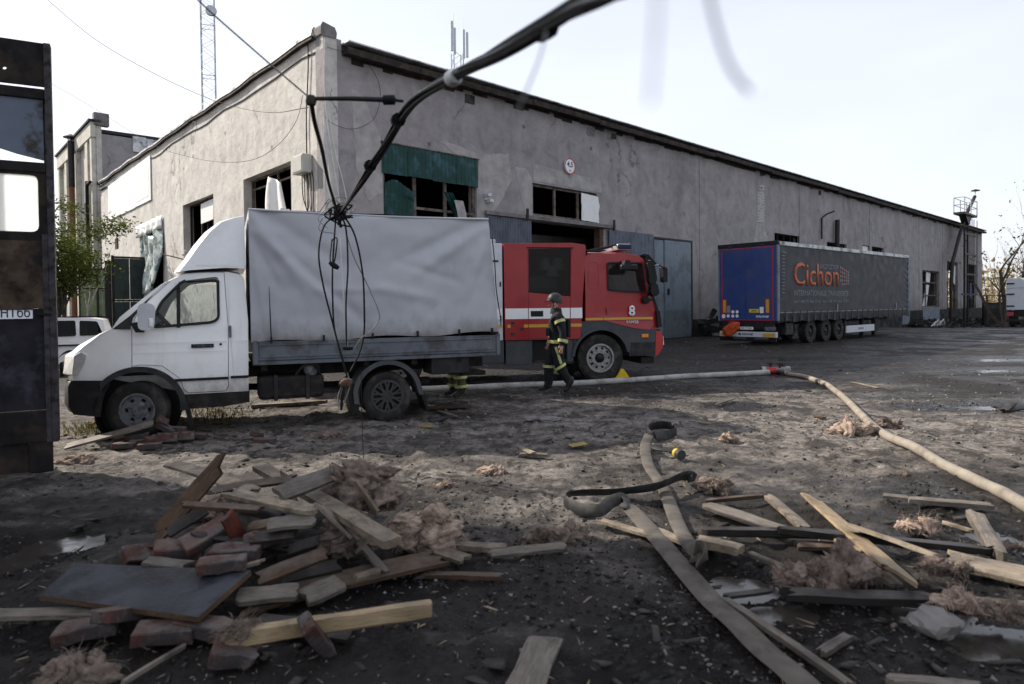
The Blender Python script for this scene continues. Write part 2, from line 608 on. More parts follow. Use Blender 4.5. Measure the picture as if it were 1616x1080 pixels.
M['print_black'] = plain('print_black', (.02, .02, .022), .5, var=.1)
M['print_navy'] = plain('print_navy', (.02, .025, .06), .5, var=.1)
M['sign_red'] = plain('sign_red', (.36, .03, .045), .45, var=.1)
M['plate_yellow'] = plain('plate_yellow', (.65, .50, .03), .5, var=.1)
M['bag'] = plain('orange_cloth', (.50, .085, .03), .8, var=.35, scale=5, bump=.5, bscale=14)
M['hose_white'] = plain('hose_pale', (.36, .356, .345), .8, var=.2, scale=5, dirt=((.16, .14, .12), .7, 4), bump=.3, bscale=60)
M['hose_beige'] = plain('hose_beige', (.25, .222, .185), .85, var=.25, scale=5, dirt=((.13, .11, .09), .7, 4), bump=.35, bscale=50)
M['hose_grey'] = plain('hose_mud_grey', (.10, .089, .077), .7, var=.4, scale=5, dirt=((.045, .04, .036), .8, 4), bump=.35, bscale=45)
M['hose_black'] = plain('hose_black', (.025, .026, .027), .55, var=.4, scale=8, dirt=((.09, .08, .07), .45, 6))
M['cable'] = plain('cable_black', (.008, .008, .009), .75, var=.4, scale=20)
M['cable_grey'] = plain('cable_grey', (.17, .175, .18), .55, var=.3)
M['cable_white'] = plain('cable_white', (.6, .6, .6), .6, var=.2)
M['bark'] = plain('bark', (.075, .062, .052), .95, var=.4, scale=6, bump=.6, bscale=20)
M['bark_pale'] = plain('bark_pale', (.34, .33, .30), .9, var=.4, scale=6)
M['burnt'] = plain('burnt_metal', (.014, .012, .012), .75, .1, var=.7, scale=4, dirt=((.05, .035, .025), .6, 3.0), bump=.4, bscale=18)
M['burnt_brown'] = plain('burnt_brown', (.075, .054, .038), .9, .1, var=.9, scale=5, dirt=((.012, .011, .011), .9, 4), bump=.8, bscale=12)
M['burnt_navy'] = plain('burnt_navy', (.016, .015, .020), .7, .1, var=.8, scale=4, dirt=((.09, .09, .12), .6, 2.6), dlo=.52, dhi=.72)
M['post_rust'] = plain('rusty_post', (.055, .05, .056), .6, .3, var=.5, scale=7, dirt=((.02, .016, .015), .9, 12))
M['sheet_bluegrey'] = plain('bluegrey_sheet', (.12, .145, .19), .5, .1, var=.12, scale=2, dirt=((.05, .04, .03), .95, 1.3), dlo=.53, dhi=.6)
M['brickwall'] = plain('brick_red_far', (.11, .065, .05), .9, var=.3)

def brick_mat():
    q = NT('brick_red')
    oi = q.n('ShaderNodeObjectInfo').outputs['Random']
    c = q.mix(oi, (.062, .029, .024), (.105, .052, .042))
    c = q.mix(q.ramp(q.noise(9, 7, .65), [(.47, 0), (.62, 1)]), c, (.17, .158, .152))
    c = q.mix(q.ramp(q.noise(5, 7, .65), [(.43, 0), (.60, .9)]), c, (.035, .03, .03))
    c = q.mix(updust(q, .6), c, (.15, .138, .13))
    q.b.inputs['Specular IOR Level'].default_value = .15
    return q.out(c, .9, 0, q.bump(q.noise(35, 6), .8, .008))
M['brick'] = brick_mat()
M['brick_pale'] = plain('brick_white', (.50, .49, .47), .9, var=.2, scale=8)
M['wood_pale'] = wood('wood_pale', (.35, .29, .215), (.19, .147, .104), soot=.18)
M['wood_new'] = wood('wood_fresh', (.37, .285, .175), (.25, .175, .10), soot=-.2)
M['wood_grey'] = wood('wood_weathered', (.20, .172, .145), (.085, .072, .06))
M['wood_brown'] = wood('wood_brown', (.115, .072, .045), (.055, .033, .021))
M['wood_dark'] = wood('wood_charred', (.04, .034, .031), (.016, .014, .013), wet=.5, soot=.6)
M['wood_red'] = wood('wood_redpaint', (.16, .045, .03), (.09, .03, .022))
M['felt'] = plain('tar_felt', (.020, .022, .028), .55, var=.5, scale=5, dirt=((.07, .072, .085), .7, 3), bump=.6, bscale=40)
M['wool'] = plain('mineral_wool', (.36, .275, .22), 1, var=.5, scale=22, dirt=((.15, .11, .09), .7, 12), bump=.9, bscale=70)
M['wool_dark'] = plain('mineral_wool_dirty', (.20, .155, .128), 1, var=.5, scale=22, dirt=((.08, .062, .053), .75, 12), bump=.9, bscale=70)

def tarp_mat():
    q = NT('tarpaulin')
    n = q.noise(.9, 5)
    c = q.mix(q.ramp(n, [(.3, 0), (.7, 1)]), (.36, .375, .41), (.42, .435, .47))
    sep = q.n('ShaderNodeSeparateXYZ')
    q.l(q.co, sep.inputs[0])
    lowz = q.ramp(q.math('ADD', sep.outputs[2], q.math('MULTIPLY', q.noise(3, 7, .7), .9)), [(1.62 / 4, 1), (2.15 / 4, 0)])
    # mud spray thrown up along the hem
    zz = q.math('MULTIPLY', q.math('ADD', sep.outputs[2], q.math('MULTIPLY', q.noise(4, 8, .75, q.mapping((1, 1, .5))), .8)), .25)
    hem = q.ramp(zz, [(.39, .85), (.475, 0)])
    c = q.mix(hem, c, (.17, .16, .15))
    c = q.mix(q.math('MULTIPLY', q.ramp(q.noise(7, 8, .75, q.mapping((1, 1, .35))), [(.56, 0), (.75, 1)]), .35), c, (.25, .24, .235))
    return q.out(c, .6, 0, q.bump(q.noise(6, 4), .12, .02))
M['tarp'] = tarp_mat()

def glass(name, tint=(.6, .66, .66), alpha=.35, rough=.03, ior=None):
    q = NT(name)
    t = q.n('ShaderNodeBsdfTransparent')
    t.inputs['Color'].default_value = (*tint, 1)
    g = q.n('ShaderNodeBsdfGlossy')
    g.inputs['Roughness'].default_value = rough
    fr = q.n('ShaderNodeFresnel')
    fr.inputs['IOR'].default_value = ior or (1.5 if max(tint) > .3 else 1.25)
    d = q.n('ShaderNodeBsdfDiffuse')
    d.inputs['Color'].default_value = (.25, .24, .22, 1)
    dm = q.n('ShaderNodeMixShader')
    q.l(q.ramp(q.noise(3, 6, .7), [(.4, .02), (.8, alpha)]), dm.inputs[0])
    q.l(t.outputs[0], dm.inputs[1])
    q.l(d.outputs[0], dm.inputs[2])
    mxs = q.n('ShaderNodeMixShader')
    q.l(fr.outputs[0], mxs.inputs[0])
    q.l(dm.outputs[0], mxs.inputs[1])
    q.l(g.outputs[0], mxs.inputs[2])
    q.l(mxs.outputs[0], q.t.nodes['Material Output'].inputs['Surface'])
    return q.mat
M['glass'] = glass('window_glass', (.74, .79, .79), .07, .03, 1.35)
M['glass_dark'] = glass('tinted_glass', (.055, .058, .06), .02)
M['glass_crew'] = glass('crew_glass', (.5, .51, .52), .02, .03, 1.22)
M['glass_far'] = glass('dusty_glass', (.5, .55, .55), .35)

def frosted():
    q = NT('frosted_pane')
    c = q.mix(q.ramp(q.noise(2.2, 6, .6, q.mapping((3, 3, .6))), [(.35, 0), (.7, 1)]), (.80, .83, .82), (.95, .96, .95))
    c = q.mix(q.ramp(q.noise(14, 5, .7), [(.6, 0), (.75, .5)]), c, (.95, .95, .94))
    d = q.n('ShaderNodeBsdfTranslucent')
    q.l(c, d.inputs['Color'])
    g = q.n('ShaderNodeBsdfDiffuse')
    q.l(c, g.inputs['Color'])
    x = q.n('ShaderNodeMixShader')
    x.inputs[0].default_value = .85
    q.l(g.outputs[0], x.inputs[1])
    q.l(d.outputs[0], x.inputs[2])
    q.l(x.outputs[0], q.t.nodes['Material Output'].inputs['Surface'])
    return q.mat
M['frosted'] = frosted()

def leaf_mat(name, c1, c2):
    q = NT(name)
    oi = q.noise(1.3, 3)
    geo = q.n('ShaderNodeNewGeometry').outputs['Random Per Island']
    c = q.mix(geo, c1, c2)
    c = q.mix(1.0, c, q.ramp(oi, [(.3, .7), (.7, 1.2)]), 'MULTIPLY')
    d = q.n('ShaderNodeBsdfDiffuse')
    t = q.n('ShaderNodeBsdfTranslucent')
    q.l(c, d.inputs['Color'])
    q.l(c, t.inputs['Color'])
    x = q.n('ShaderNodeMixShader')
    x.inputs[0].default_value = .4
    q.l(d.outputs[0], x.inputs[1])
    q.l(t.outputs[0], x.inputs[2])
    q.l(x.outputs[0], q.t.nodes['Material Output'].inputs['Surface'])
    return q.mat
M['leaf'] = leaf_mat('leaves_green_gold', (.035, .062, .016), (.12, .135, .035))
M['leaf_dry'] = leaf_mat('leaves_dry', (.24, .19, .09), (.36, .29, .16))
M['leaf_dark'] = leaf_mat('leaves_dull', (.045, .055, .025), (.09, .09, .04))
M['grass'] = leaf_mat('dry_grass', (.10, .10, .04), (.22, .19, .09))

def plaster(name, base, dark, warm):
    q = NT(name)
    big = q.noise(.22, 5, .6)
    c = q.mix(q.ramp(big, [(.32, 0), (.68, 1)]), base, warm)
    st = q.noise(.9, 7, .65, q.mapping((1.3, 1.3, .12)))                     # rain streaks
    c = q.mix(q.math('MULTIPLY', q.ramp(st, [(.46, 0), (.68, 1)]), .30), c, dark)
    mo = q.noise(1.5, 8, .68, None, .5)                                       # mottled render
    c = q.mix(1.0, c, q.ramp(mo, [(.28, .70), (.5, 1.0), (.72, 1.22)]), 'MULTIPLY')
    lo_ = q.noise(.45, 6, .6, q.mapping((1, 1, .5), (0, 0, .4)))
    c = q.mix(q.math('MULTIPLY', q.ramp(lo_, [(.55, 0), (.68, 1)]), .5), c, dark)
    pt = q.noise(.55, 8, .7, None, .8)                                       # repaired areas
    c = q.mix(q.math('MULTIPLY', q.ramp(pt, [(.54, 0), (.56, 1)]), .22), c, tuple(v * 1.25 for v in warm))
    sp = q.noise(7, 8, .75)
    c = q.mix(q.math('MULTIPLY', q.ramp(sp, [(.52, 0), (.75, 1)]), .5), c, tuple(v * .55 for v in base))
    # cracks
    vo = q.n('ShaderNodeTexVoronoi', feature='DISTANCE_TO_EDGE')
    vo.inputs['Scale'].default_value = .16
    wv = q.n('ShaderNodeVectorMath', operation='ADD')
    nv = q.n('ShaderNodeTexNoise')
    nv.inputs['Scale'].default_value = .9
    nv.inputs['Detail'].default_value = 8
    q.l(q.co, nv.inputs['Vector'])
    sc = q.n('ShaderNodeVectorMath', operation='SCALE')
    sc.inputs['Scale'].default_value = 1.1
    q.l(nv.outputs['Color'], sc.inputs[0])
    q.l(q.mapping((1, 1, .4)), wv.inputs[0])
    q.l(sc.outputs[0], wv.inputs[1])
    q.l(wv.outputs[0], vo.inputs['Vector'])
    ck = q.ramp(vo.outputs['Distance'], [(0.0, 1), (.0045, 0)])
    ck = q.math('MULTIPLY', ck, q.ramp(q.noise(.3, 2), [(.52, 0), (.58, 1)]))
    c = q.mix(q.math('MULTIPLY', ck, .75), c, (.06, .055, .055))
    # shrapnel pocks
    v2 = q.n('ShaderNodeTexVoronoi')
    v2.inputs['Scale'].default_value = .55
    q.l(q.co, v2.inputs['Vector'])
    pk = q.ramp(v2.outputs['Distance'], [(.035, 1), (.06, 0)])
    c = q.mix(q.math('MULTIPLY', pk, .7), c, (.05, .045, .045))
    sep = q.n('ShaderNodeSeparateXYZ')
    q.l(q.co, sep.inputs[0])
    zz = q.math('ADD', q.math('MULTIPLY', sep.outputs[2], .1), q.math('MULTIPLY', q.noise(.8, 6, .7), .16))
    c = q.mix(q.ramp(zz, [(.08, .75), (.26, 0)]), c, (.085, .08, .08))      # splash dirt and soot near the ground
    h = q.math('ADD', q.noise(2.2, 7, .6), q.math('MULTIPLY', q.noise(14, 6, .7), .30))
    nrm = q.bump(h, .75, .06)
    nrm = q.bump(ck, -.5, .02, nrm)
    return q.out(c, .93, 0, nrm)
M['plaster_a'] = plaster('plaster_grey', (.255, .241, .246), (.14, .132, .138), (.31, .292, .288))
M['plaster_b'] = plaster('plaster_light', (.47, .455, .43), (.30, .29, .275), (.53, .51, .475))
M['plaster_c'] = plaster('plaster_old', (.46, .445, .40), (.30, .285, .26), (.52, .49, .42))
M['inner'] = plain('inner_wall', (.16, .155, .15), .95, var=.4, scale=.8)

def ground_mat():
    q = NT('yard_ground')
    sep = q.n('ShaderNodeSeparateXYZ')
    q.l(q.co, sep.inputs[0])
    big = q.noise(.28, 6, .6)
    mid = q.noise(1.1, 7, .62, q.mapping((.7, 1.25, 1)))
    fine = q.noise(9, 8, .7)
    spk = q.noise(48, 6, .75)
    # plaster dust, its pale colour raised in a band to paint the sunlit strip brighter
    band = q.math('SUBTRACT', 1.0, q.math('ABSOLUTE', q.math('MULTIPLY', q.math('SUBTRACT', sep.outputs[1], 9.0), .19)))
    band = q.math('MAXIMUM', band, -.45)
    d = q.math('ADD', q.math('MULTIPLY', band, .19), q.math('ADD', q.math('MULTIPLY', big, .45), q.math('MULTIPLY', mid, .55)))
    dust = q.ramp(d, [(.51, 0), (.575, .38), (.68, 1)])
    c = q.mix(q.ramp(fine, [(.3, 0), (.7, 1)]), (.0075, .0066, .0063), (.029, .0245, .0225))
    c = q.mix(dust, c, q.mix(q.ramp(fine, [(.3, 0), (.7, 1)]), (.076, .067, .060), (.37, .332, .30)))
    c = q.mix(q.math('MULTIPLY', q.ramp(q.noise(2.6, 8, .72, None, .5), [(.47, 0), (.58, 1)]), .80), c, (.024, .021, .0195))
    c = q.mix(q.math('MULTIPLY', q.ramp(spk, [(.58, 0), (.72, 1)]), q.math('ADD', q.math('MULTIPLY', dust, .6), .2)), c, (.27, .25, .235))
    c = q.mix(q.math('MULTIPLY', q.ramp(q.noise(26, 6, .75), [(.56, 0), (.70, 1)]), .7), c, (.015, .013, .012))
    wa = q.n('ShaderNodeAttribute', attribute_name='wet').outputs['Fac']
    wa = q.ramp(q.math('ADD', wa, q.math('MULTIPLY', q.math('SUBTRACT', q.noise(4, 6, .7), .5), .9)), [(.30, 0), (.62, 1)])
    c = q.mix(wa, c, (.009, .0078, .0072))
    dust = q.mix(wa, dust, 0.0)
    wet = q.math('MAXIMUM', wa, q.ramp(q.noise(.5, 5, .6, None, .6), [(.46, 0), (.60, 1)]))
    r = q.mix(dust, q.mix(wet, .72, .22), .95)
    q.b.inputs['Specular IOR Level'].default_value = .22
    h = q.math('ADD', q.noise(16, 8, .7), q.math('MULTIPLY', q.noise(70, 6, .7), .35))
    return q.out(c, r, 0, q.bump(h, 1.0, .06))
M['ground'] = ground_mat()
def water():
    q = NT('puddle_water')
    q.b.inputs['Specular IOR Level'].default_value = .5
    return q.out((.030, .026, .022), q.ramp(q.noise(7, 5), [(.35, .06), (.65, .28)]), 0, q.bump(q.noise(9, 3), .05, .01))
M['water'] = water()

# ------------------------------------------------------------------ ground
_rg = np.random.RandomState(3)
_G = _rg.rand(256, 256)
def vnoise(x, y):
    xi, yi = np.floor(x).astype(int), np.floor(y).astype(int)
    u, v = x - xi, y - yi
    u, v = u * u * (3 - 2 * u), v * v * (3 - 2 * v)
    a, b = _G[xi % 256, yi % 256], _G[(xi + 1) % 256, yi % 256]
    c, d = _G[xi % 256, (yi + 1) % 256], _G[(xi + 1) % 256, (yi + 1) % 256]
    return (a * (1 - u) + b * u) * (1 - v) + (c * (1 - u) + d * u) * v
def fbm(x, y, o=4):
    t, a, s = 0, .5, 0
    for k in range(o):
        t = t + a * vnoise(x * 2 ** k + 17.3 * k, y * 2 ** k + 5.1 * k)
        s += a
        a *= .5
    return t / s - .5
def sstep(a, b, x):
    t = np.clip((x - a) / (b - a), 0, 1)
    return t * t * (3 - 2 * t)
PUDDLES = []          # (x, y, rx, ry, depth, z)
for px, py, rx, ry in ((1178, 915, .24, .30), (1440, 960, .22, .15), (1560, 1000, .30, .18), (30, 872, .20, .26), 
                       (1250, 965, .16, .09), (140, 842, .25, .22), (1560, 566, 2.2, .55), (1500, 584, 1.6, .35), (1230, 566, 1.5, .4), (1565, 838, .3, .3), (1595, 640, 1.0, .3)):
    p = gp(px, py)
    PUDDLES.append((p.x, p.y, rx, ry))
def height(x, y):
    x, y = np.asarray(x, float), np.asarray(y, float)
    near = 1 - sstep(9, 26, y)
    z = .035 * fbm(x * .35, y * .35, 3) + near * (.045 * fbm(x * 1.7, y * 1.7, 3) + .060 * fbm(x * 5, y * 5, 5))
    # tyre ruts crossing the yard
    for (ox, ang, ph) in ((.9, .55, 0), (2.6, .55, 2), (-.6, -.35, 1), (5.5, .2, 3)):
        q = (x - ox) * math.cos(ang) - (y - 5) * math.sin(ang) + .25 * np.sin(y * .5 + ph)
        tr = np.exp(-(q / .11) ** 2)
        z = z - near * .016 * tr * (.6 + .4 * np.sin(((x - ox) * math.sin(ang) + (y - 5) * math.cos(ang)) * 46)) + near * .012 * np.exp(-((np.abs(q) - .2) / .06) ** 2)
    cl = fbm(x * 13 + 3, y * 13, 3)
    z = z + near * .028 * np.clip(cl - .05, 0, .3) / .3 - .012
    for (cx, cy, rx, ry) in PUDDLES:
        d = ((x - cx) / rx) ** 2 + ((y - cy) / ry) ** 2
        z = z - .07 * np.exp(-d * .9)
    z = z - 1.15 * sstep(34, 78, y) * sstep(12, 38, x)
    return z
def hz(x, y):
    return float(height(x, y))

def grid_axis(lo, hi, d0, c0, c1, g=1.045):
    out = list(np.arange(c0, c1, d0))
    d, x = d0, c1
    while x < hi:
        out.append(x)
        d *= g
        x += d
    d, x = d0, c0 - d0
    pre = []
    while x > lo:
        pre.append(x)
        d *= g
        x -= d
    return np.array(pre[::-1] + out)
gx, gy = grid_axis(-900, 900, .030, -4.2, 4.6), grid_axis(-40, 1600, .026, 2.2, 8.2, 1.03)
XX, YY = np.meshgrid(gx, gy)
ZZ = height(XX, YY)
nx, ny = len(gx), len(gy)
vv = np.stack([XX.ravel(), YY.ravel(), ZZ.ravel()], 1)
ii = np.arange(nx * ny).reshape(ny, nx)
ff = np.stack([ii[:-1, :-1].ravel(), ii[:-1, 1:].ravel(), ii[1:, 1:].ravel(), ii[1:, :-1].ravel()], 1)
def np_mesh(name, v, f, mat):
    me = bpy.data.meshes.new(name)
    k = f.shape[1]
    me.vertices.add(len(v))
    me.vertices.foreach_set('co', v.astype(np.float32).ravel())
    me.loops.add(f.size)
    me.loops.foreach_set('vertex_index', f.astype(np.int32).ravel())
    me.polygons.add(len(f))
    me.polygons.foreach_set('loop_start', np.arange(0, f.size, k, dtype=np.int32))
    me.polygons.foreach_set('loop_total', np.full(len(f), k, dtype=np.int32))
    me.materials.append(mat)
    me.update(calc_edges=True)
    me.validate()
    return me
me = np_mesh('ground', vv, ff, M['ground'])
me.shade_smooth()
wt = np.zeros(nx * ny, np.float32)
WET = [(gp(a_, b_).x, gp(a_, b_).y, c_, d_) for a_, b_, c_, d_ in ((1060, 1010, .16, .22), (1160, 1055, .16, .14), (1010, 1060, .2, .1), (90, 850, .22, .2), (60, 1000, .12, .1), (1330, 990, .25, .12), (1160, 640, .3, .25), (1240, 575, 1.0, .3), (640, 930, .14, .1))]
for (cx, cy, rx, ry) in PUDDLES + WET:
    wt = np.maximum(wt, np.exp(-(((vv[:, 0] - cx) / (rx * 2.6)) ** 2 + ((vv[:, 1] - cy) / (ry * 2.6)) ** 2)))
me.attributes.new('wet', 'FLOAT', 'POINT').data.foreach_set('value', wt.astype(np.float32))
tag(link('ground', me, recalc=False), kind='structure')
for (cx, cy, rx, ry) in PUDDLES:
    zc = hz(cx, cy)
    wz = zc + .034
    n = 40
    mb = MB()
    mb.add([(rx * (1.6 + .15 * math.sin(k * .9 + cx)) * math.cos(2 * PI * k / n), ry * (1.6 + .15 * math.sin(k * .9 + cx)) * math.sin(2 * PI * k / n), 0) for k in range(n)], [tuple(range(n))])
    tag(mb.build('puddle', M['water'], loc=(cx, cy, wz)), kind='structure')
# ------------------------------------------------------------------ the warehouse
CORNER = Vector((-5.52, 20.38, 0))
DA, DB = Vector((.717, .697, 0)).normalized(), Vector((-.66, .75, 0)).normalized()
AA, AB = math.atan2(DA.y, DA.x), math.atan2(DB.y, DB.x)
LA, LB, HB, HE = 82.45, 31.6, 9.75, 9.36
ware = thing('warehouse', 'long grey plastered single storey warehouse with blown out windows behind the vehicles', 'warehouse', CORNER, AA)
# facade B has its own frame under the same thing: x runs along the facade, +y points outwards
DBR = AB - AA
def wallmesh(L_, H_, holes, th, sgn, x0=0.0):
    """front face at y=0, thickness goes to y=sgn*th"""
    us = sorted({x0, L_, *[h[0] for h in holes], *[h[1] for h in holes]})
    zs = sorted({-1.6, H_, *[h[2] for h in holes], *[h[3] for h in holes]})
    mb = MB()
    y = sgn * th
    for i in range(len(us) - 1):
        for k in range(len(zs) - 1):
            a, b, c, d = us[i], us[i + 1], zs[k], zs[k + 1]
            if any(h[0] <= a + 1e-6 and h[1] >= b - 1e-6 and h[2] <= c + 1e-6 and h[3] >= d - 1e-6 for h in holes):
                continue
            mb.add([(a, 0, c), (b, 0, c), (b, 0, d), (a, 0, d)], [(0, 1, 2, 3)])
            mb.add([(a, y, c), (b, y, c), (b, y, d), (a, y, d)], [(3, 2, 1, 0)])
    for (a, b, c, d) in holes:
        mb.add([(a, 0, c), (b, 0, c), (b, y, c), (a, y, c)], [(0, 1, 2, 3)])
        mb.add([(a, 0, d), (b, 0, d), (b, y, d), (a, y, d)], [(3, 2, 1, 0)])
        mb.add([(a, 0, c), (a, y, c), (a, y, d), (a, 0, d)], [(0, 1, 2, 3)])
        mb.add([(b, 0, c), (b, y, c), (b, y, d), (b, 0, d)], [(3, 2, 1, 0)])
    mb.add([(x0, 0, H_), (L_, 0, H_), (L_, y, H_), (x0, y, H_)], [(0, 1, 2, 3)])
    for xx in (x0, L_):
        mb.add([(xx, 0, -1.6), (xx, y, -1.6), (xx, y, H_), (xx, 0, H_)], [(0, 1, 2, 3)])
    return mb
HA = [(2.05, 6.0, 3.6, 6.75), (8.9, 12.85, 5.16, 6.42), (8.75, 13.25, 0, 4.95), (29.8, 33.4, 4.3, 5.88), (37.8, 41.4, 4.3, 5.8), (44.6, 49.3, 4.3, 5.95),
      (59.7, 65.2, 1.1, 4.5), (67.9, 72.0, .1, 5.62), (76.4, 79.8, .1, 5.62)]
wallmesh(LA, HE, HA, .45, 1).build('front_wall', M['plaster_a'], ware)
HBW = [(2.4, 6.6, 3.6, 6.42), (9.95, 14.1, 3.2, 6.35), (17.5, 21.8, 2.6, 6.17), (26.9, 27.9, 5.3, 5.97)]
wb = wallmesh(LB, HB, HBW, .45, -1, .0).build('side_wall', M['plaster_b'], ware, rot=(0, 0, DBR))
endp = Vector((LA, 0, 0))
we = wallmesh(31, HE, [(1.0, 3.0, .9, 5.2)], .4, 1).build('end_wall', M['plaster_a'], ware, loc=(LA - .002, .45, 0), rot=(0, 0, R(90)))
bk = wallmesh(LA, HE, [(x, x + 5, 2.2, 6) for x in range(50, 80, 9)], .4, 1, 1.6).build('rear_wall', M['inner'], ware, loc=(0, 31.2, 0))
# roof slab, soffit overhang, fascia and flashing
mb = MB()
mb.add([(.63, -.02, HE + .003), (LA + .3, -.02, HE + .003), (LA + .3, 31.8, HE + .003), (1.45, 31.6, HE + .003)], [(3, 2, 1, 0)])
mb.add([(.63, -.02, HE + .24), (LA + .3, -.02, HE + .24), (LA + .3, 31.8, HE + .24), (1.45, 31.6, HE + .24)], [(0, 1, 2, 3)])
mb.add([(.63, -.02, HE), (LA + .3, -.02, HE), (LA + .3, -.02, HE + .24), (.63, -.02, HE + .24)], [(0, 1, 2, 3)])
mb.add([(LA + .3, -.02, HE), (LA + .3, 31.8, HE), (LA + .3, 31.8, HE + .24), (LA + .3, -.02, HE + .24)], [(0, 1, 2, 3)])
mb.build('roof', M['roofing'], ware)
mb = MB()
x = .62
random.seed(4)
while x < LA + .3:                         # eave boards of uneven depth, some missing lower strips
    w = random.uniform(2.2, 4.2)
    x2 = min(x + w - .02, LA + .4)
    dz = random.uniform(-.04, .03)
    mb.box(x, x2, -.34, -.03, HE - .05 + dz, HE + .02 + dz)
    mb.box(x, x2, -.38, -.345, HE - .07 + dz, HE + .13 + dz)
    x += w
mb.build('eave', M['fascia'], ware)
MB().box(.62, LA + .4, -.42, .2, HE + .245, HE + .285).build('roof_edge', M['flash'], ware)
x = .95                                     # ragged line of broken render below the eave
while x < LA:
    w = random.uniform(.25, .9)
    d = random.choice((0, .05, .1, .16, .22, .12)) * random.uniform(.5, 1)
    if d > .02:
        MB().box(x, min(x + w, LA), -.012, .02, HE - .08 - d, HE - .004).build('broken_cornice', M['fascia'], ware)
    x += w
MB().box(.01, .62, .0, .44, HE + .001, HB).build('parapet_end', M['plaster_a'], ware)
MB().prism([(-.05, HB + .002), (.40, HB + .002), (.42, HB + .14), (.36, HB + .27), (.0, HB + .34), (-.05, HB + .25)], -.05, .5).build('corner_cap', M['concrete'], ware, bevel=.03)
# side facade roof edge: dark strip with white flashing, slightly wavy
mb = MB()
pts = [(.45 + i * 1.0, .06, HB + .02 + .03 * math.sin(i * 1.7) + .02 * math.sin(i * .6)) for i in range(32)]
for i in range(31):
    mb.bar(pts[i], pts[i + 1], .16, .08)
mb.build('side_roof_edge', M['fascia'], ware, rot=(0, 0, DBR))
mb = MB()
for i in range(31):
    a, b = Vector(pts[i]), Vector(pts[i + 1])
    mb.bar(a + Vector((0, .02, .10)), b + Vector((0, .02, .10)), .16, .08)
mb.build('side_flashing', M['flash'], ware, rot=(0, 0, DBR))
mb = MB()
for i in range(31):
    mb.bar((pts[i][0], .02, pts[i][2] - .42 + .05 * math.sin(i)), (pts[i + 1][0], .02, pts[i + 1][2] - .42 + .05 * math.sin(i + 1)), .03, .035)
mb.build('wall_cable', M['cable'], ware, rot=(0, 0, DBR))
# plinth
MB().box(20.5, LA + .01, -.035, .0, -1.5, .86).build('plinth', M['plinth'], ware, bevel=.01)
MB().box(-.02, 6.35, -.035, .0, -1.5, .7).build('plinth', M['plinth'], ware, bevel=.01)
for x, w in ((21.2, .5), (33.3, .4), (46, .5), (58.6, .7), (66.2, .7), (73.2, .9)):      # flat pilasters
    MB().box(x, x + w, -.03, -.0, .87, HE - .3).build('pilaster', M['plaster_a'], ware)

# bare patches where the render has come off: raised ragged plates
def patch(pts, y, mat, name='bare_patch', jig=.06, parent=ware, rot=None, out=-1):
    P = []
    n = len(pts)
    for i in range(n):
        a, b = Vector(pts[i]), Vector(pts[(i + 1) % n])
        k = max(2, int((b - a).length / .18))
        for j in range(k):
            p = a.lerp(b, j / k)
            q_ = noise.noise_vector((p.x * 4, p.y * 4, 1.3))
            P.append((p.x + q_.x * jig, p.y + q_.y * jig))
    MB().prism(P, y, y + .012).build(name, mat, parent, rot=rot)
patch([(.95, 8.35), (1.35, 8.3), (1.6, 7.7), (2.0, 6.95), (2.02, 5.3), (1.5, 5.0), (1.05, 5.9), (1.0, 7.0)], -.008, M['patch'])
patch([(4.2, 7.35), (5.2, 7.25), (6.1, 7.1), (7.6, 7.35), (7.75, 6.4), (7.1, 5.4), (6.5, 4.9), (6.05, 5.2), (6.1, 6.9), (5.0, 7.0)], -.008, M['patch'])
patch([(7.95, 6.9), (8.5, 6.95), (8.85, 6.6), (8.85, 5.1), (8.5, 5.1), (8.25, 5.8)], -.008, M['patch'])
patch([(8.95, 7.15), (13.1, 7.0), (13.2, 6.5), (8.95, 6.5)], -.006, M['patch'], 'render_band', .03)
patch([(27.6, 8.1), (28.3, 8.2), (28.5, 6.0), (29.2, 5.3), (29.2, 4.0), (27.0, 4.0), (27.2, 5.5), (27.5, 6.2)], -.008, M['patch'])
mb = MB()                                   # strip of exposed white brick by the joint
random.seed(9)
for r in range(26):
    for c_ in range(3):
        z = 6.35 + r * .085
        if random.random() < .9 and not (z > 7.9 and c_ == 0):
            x = 27.55 + c_ * .27 + (r % 2) * .13
            mb.box(x, x + .24, -.03 - random.random() * .02, -.005, z, z + .068)
tag(mb.build('brick_strip', M['brick_pale'], ware), kind='stuff')
for x, z, w, h in ((5.5, 8.85, .42, .3), (13.9, 8.95, .3, .22), (36.4, 8.85, .3, .3)):
    MB().box(x, x + w, -.05, .0, z, z + h).build('wall_vent', M['plinth'], ware, bevel=.01)

# windows: frame > mullion, rail
def window(x0, x1, z0, z1, mull, rails, mat, parent=ware, rot=None, y=.16, w=.055, sg=1):
    mb = MB()
    e = .006
    for a, b, c, d in ((x0 + e, x0 + w, z0 + e, z1 - e), (x1 - w, x1 - e, z0 + e, z1 - e), (x0 + w, x1 - w, z0 + e, z0 + w), (x0 + w, x1 - w, z1 - w, z1 - e)):
        mb.box(a, b, sg * y, sg * (y + .09), c, d)
    f = mb.build('window_frame', mat, parent, rot=rot)
    for u in mull:
        MB().box(u - w / 2, u + w / 2, sg * (y + .005), sg * (y + .08), z0 + w, z1 - w).build('mullion', mat, f)
    for z in rails:
        MB().box(x0 + w, x1 - w, sg * (y + .012), sg * (y + .07), z - w * .4, z + w * .4).build('rail', mat, f)
    return f
f = window(2.05, 6.0, 3.6, 6.75, (3.35, 4.65), (4.95,), M['frame'], y=.1, w=.11)
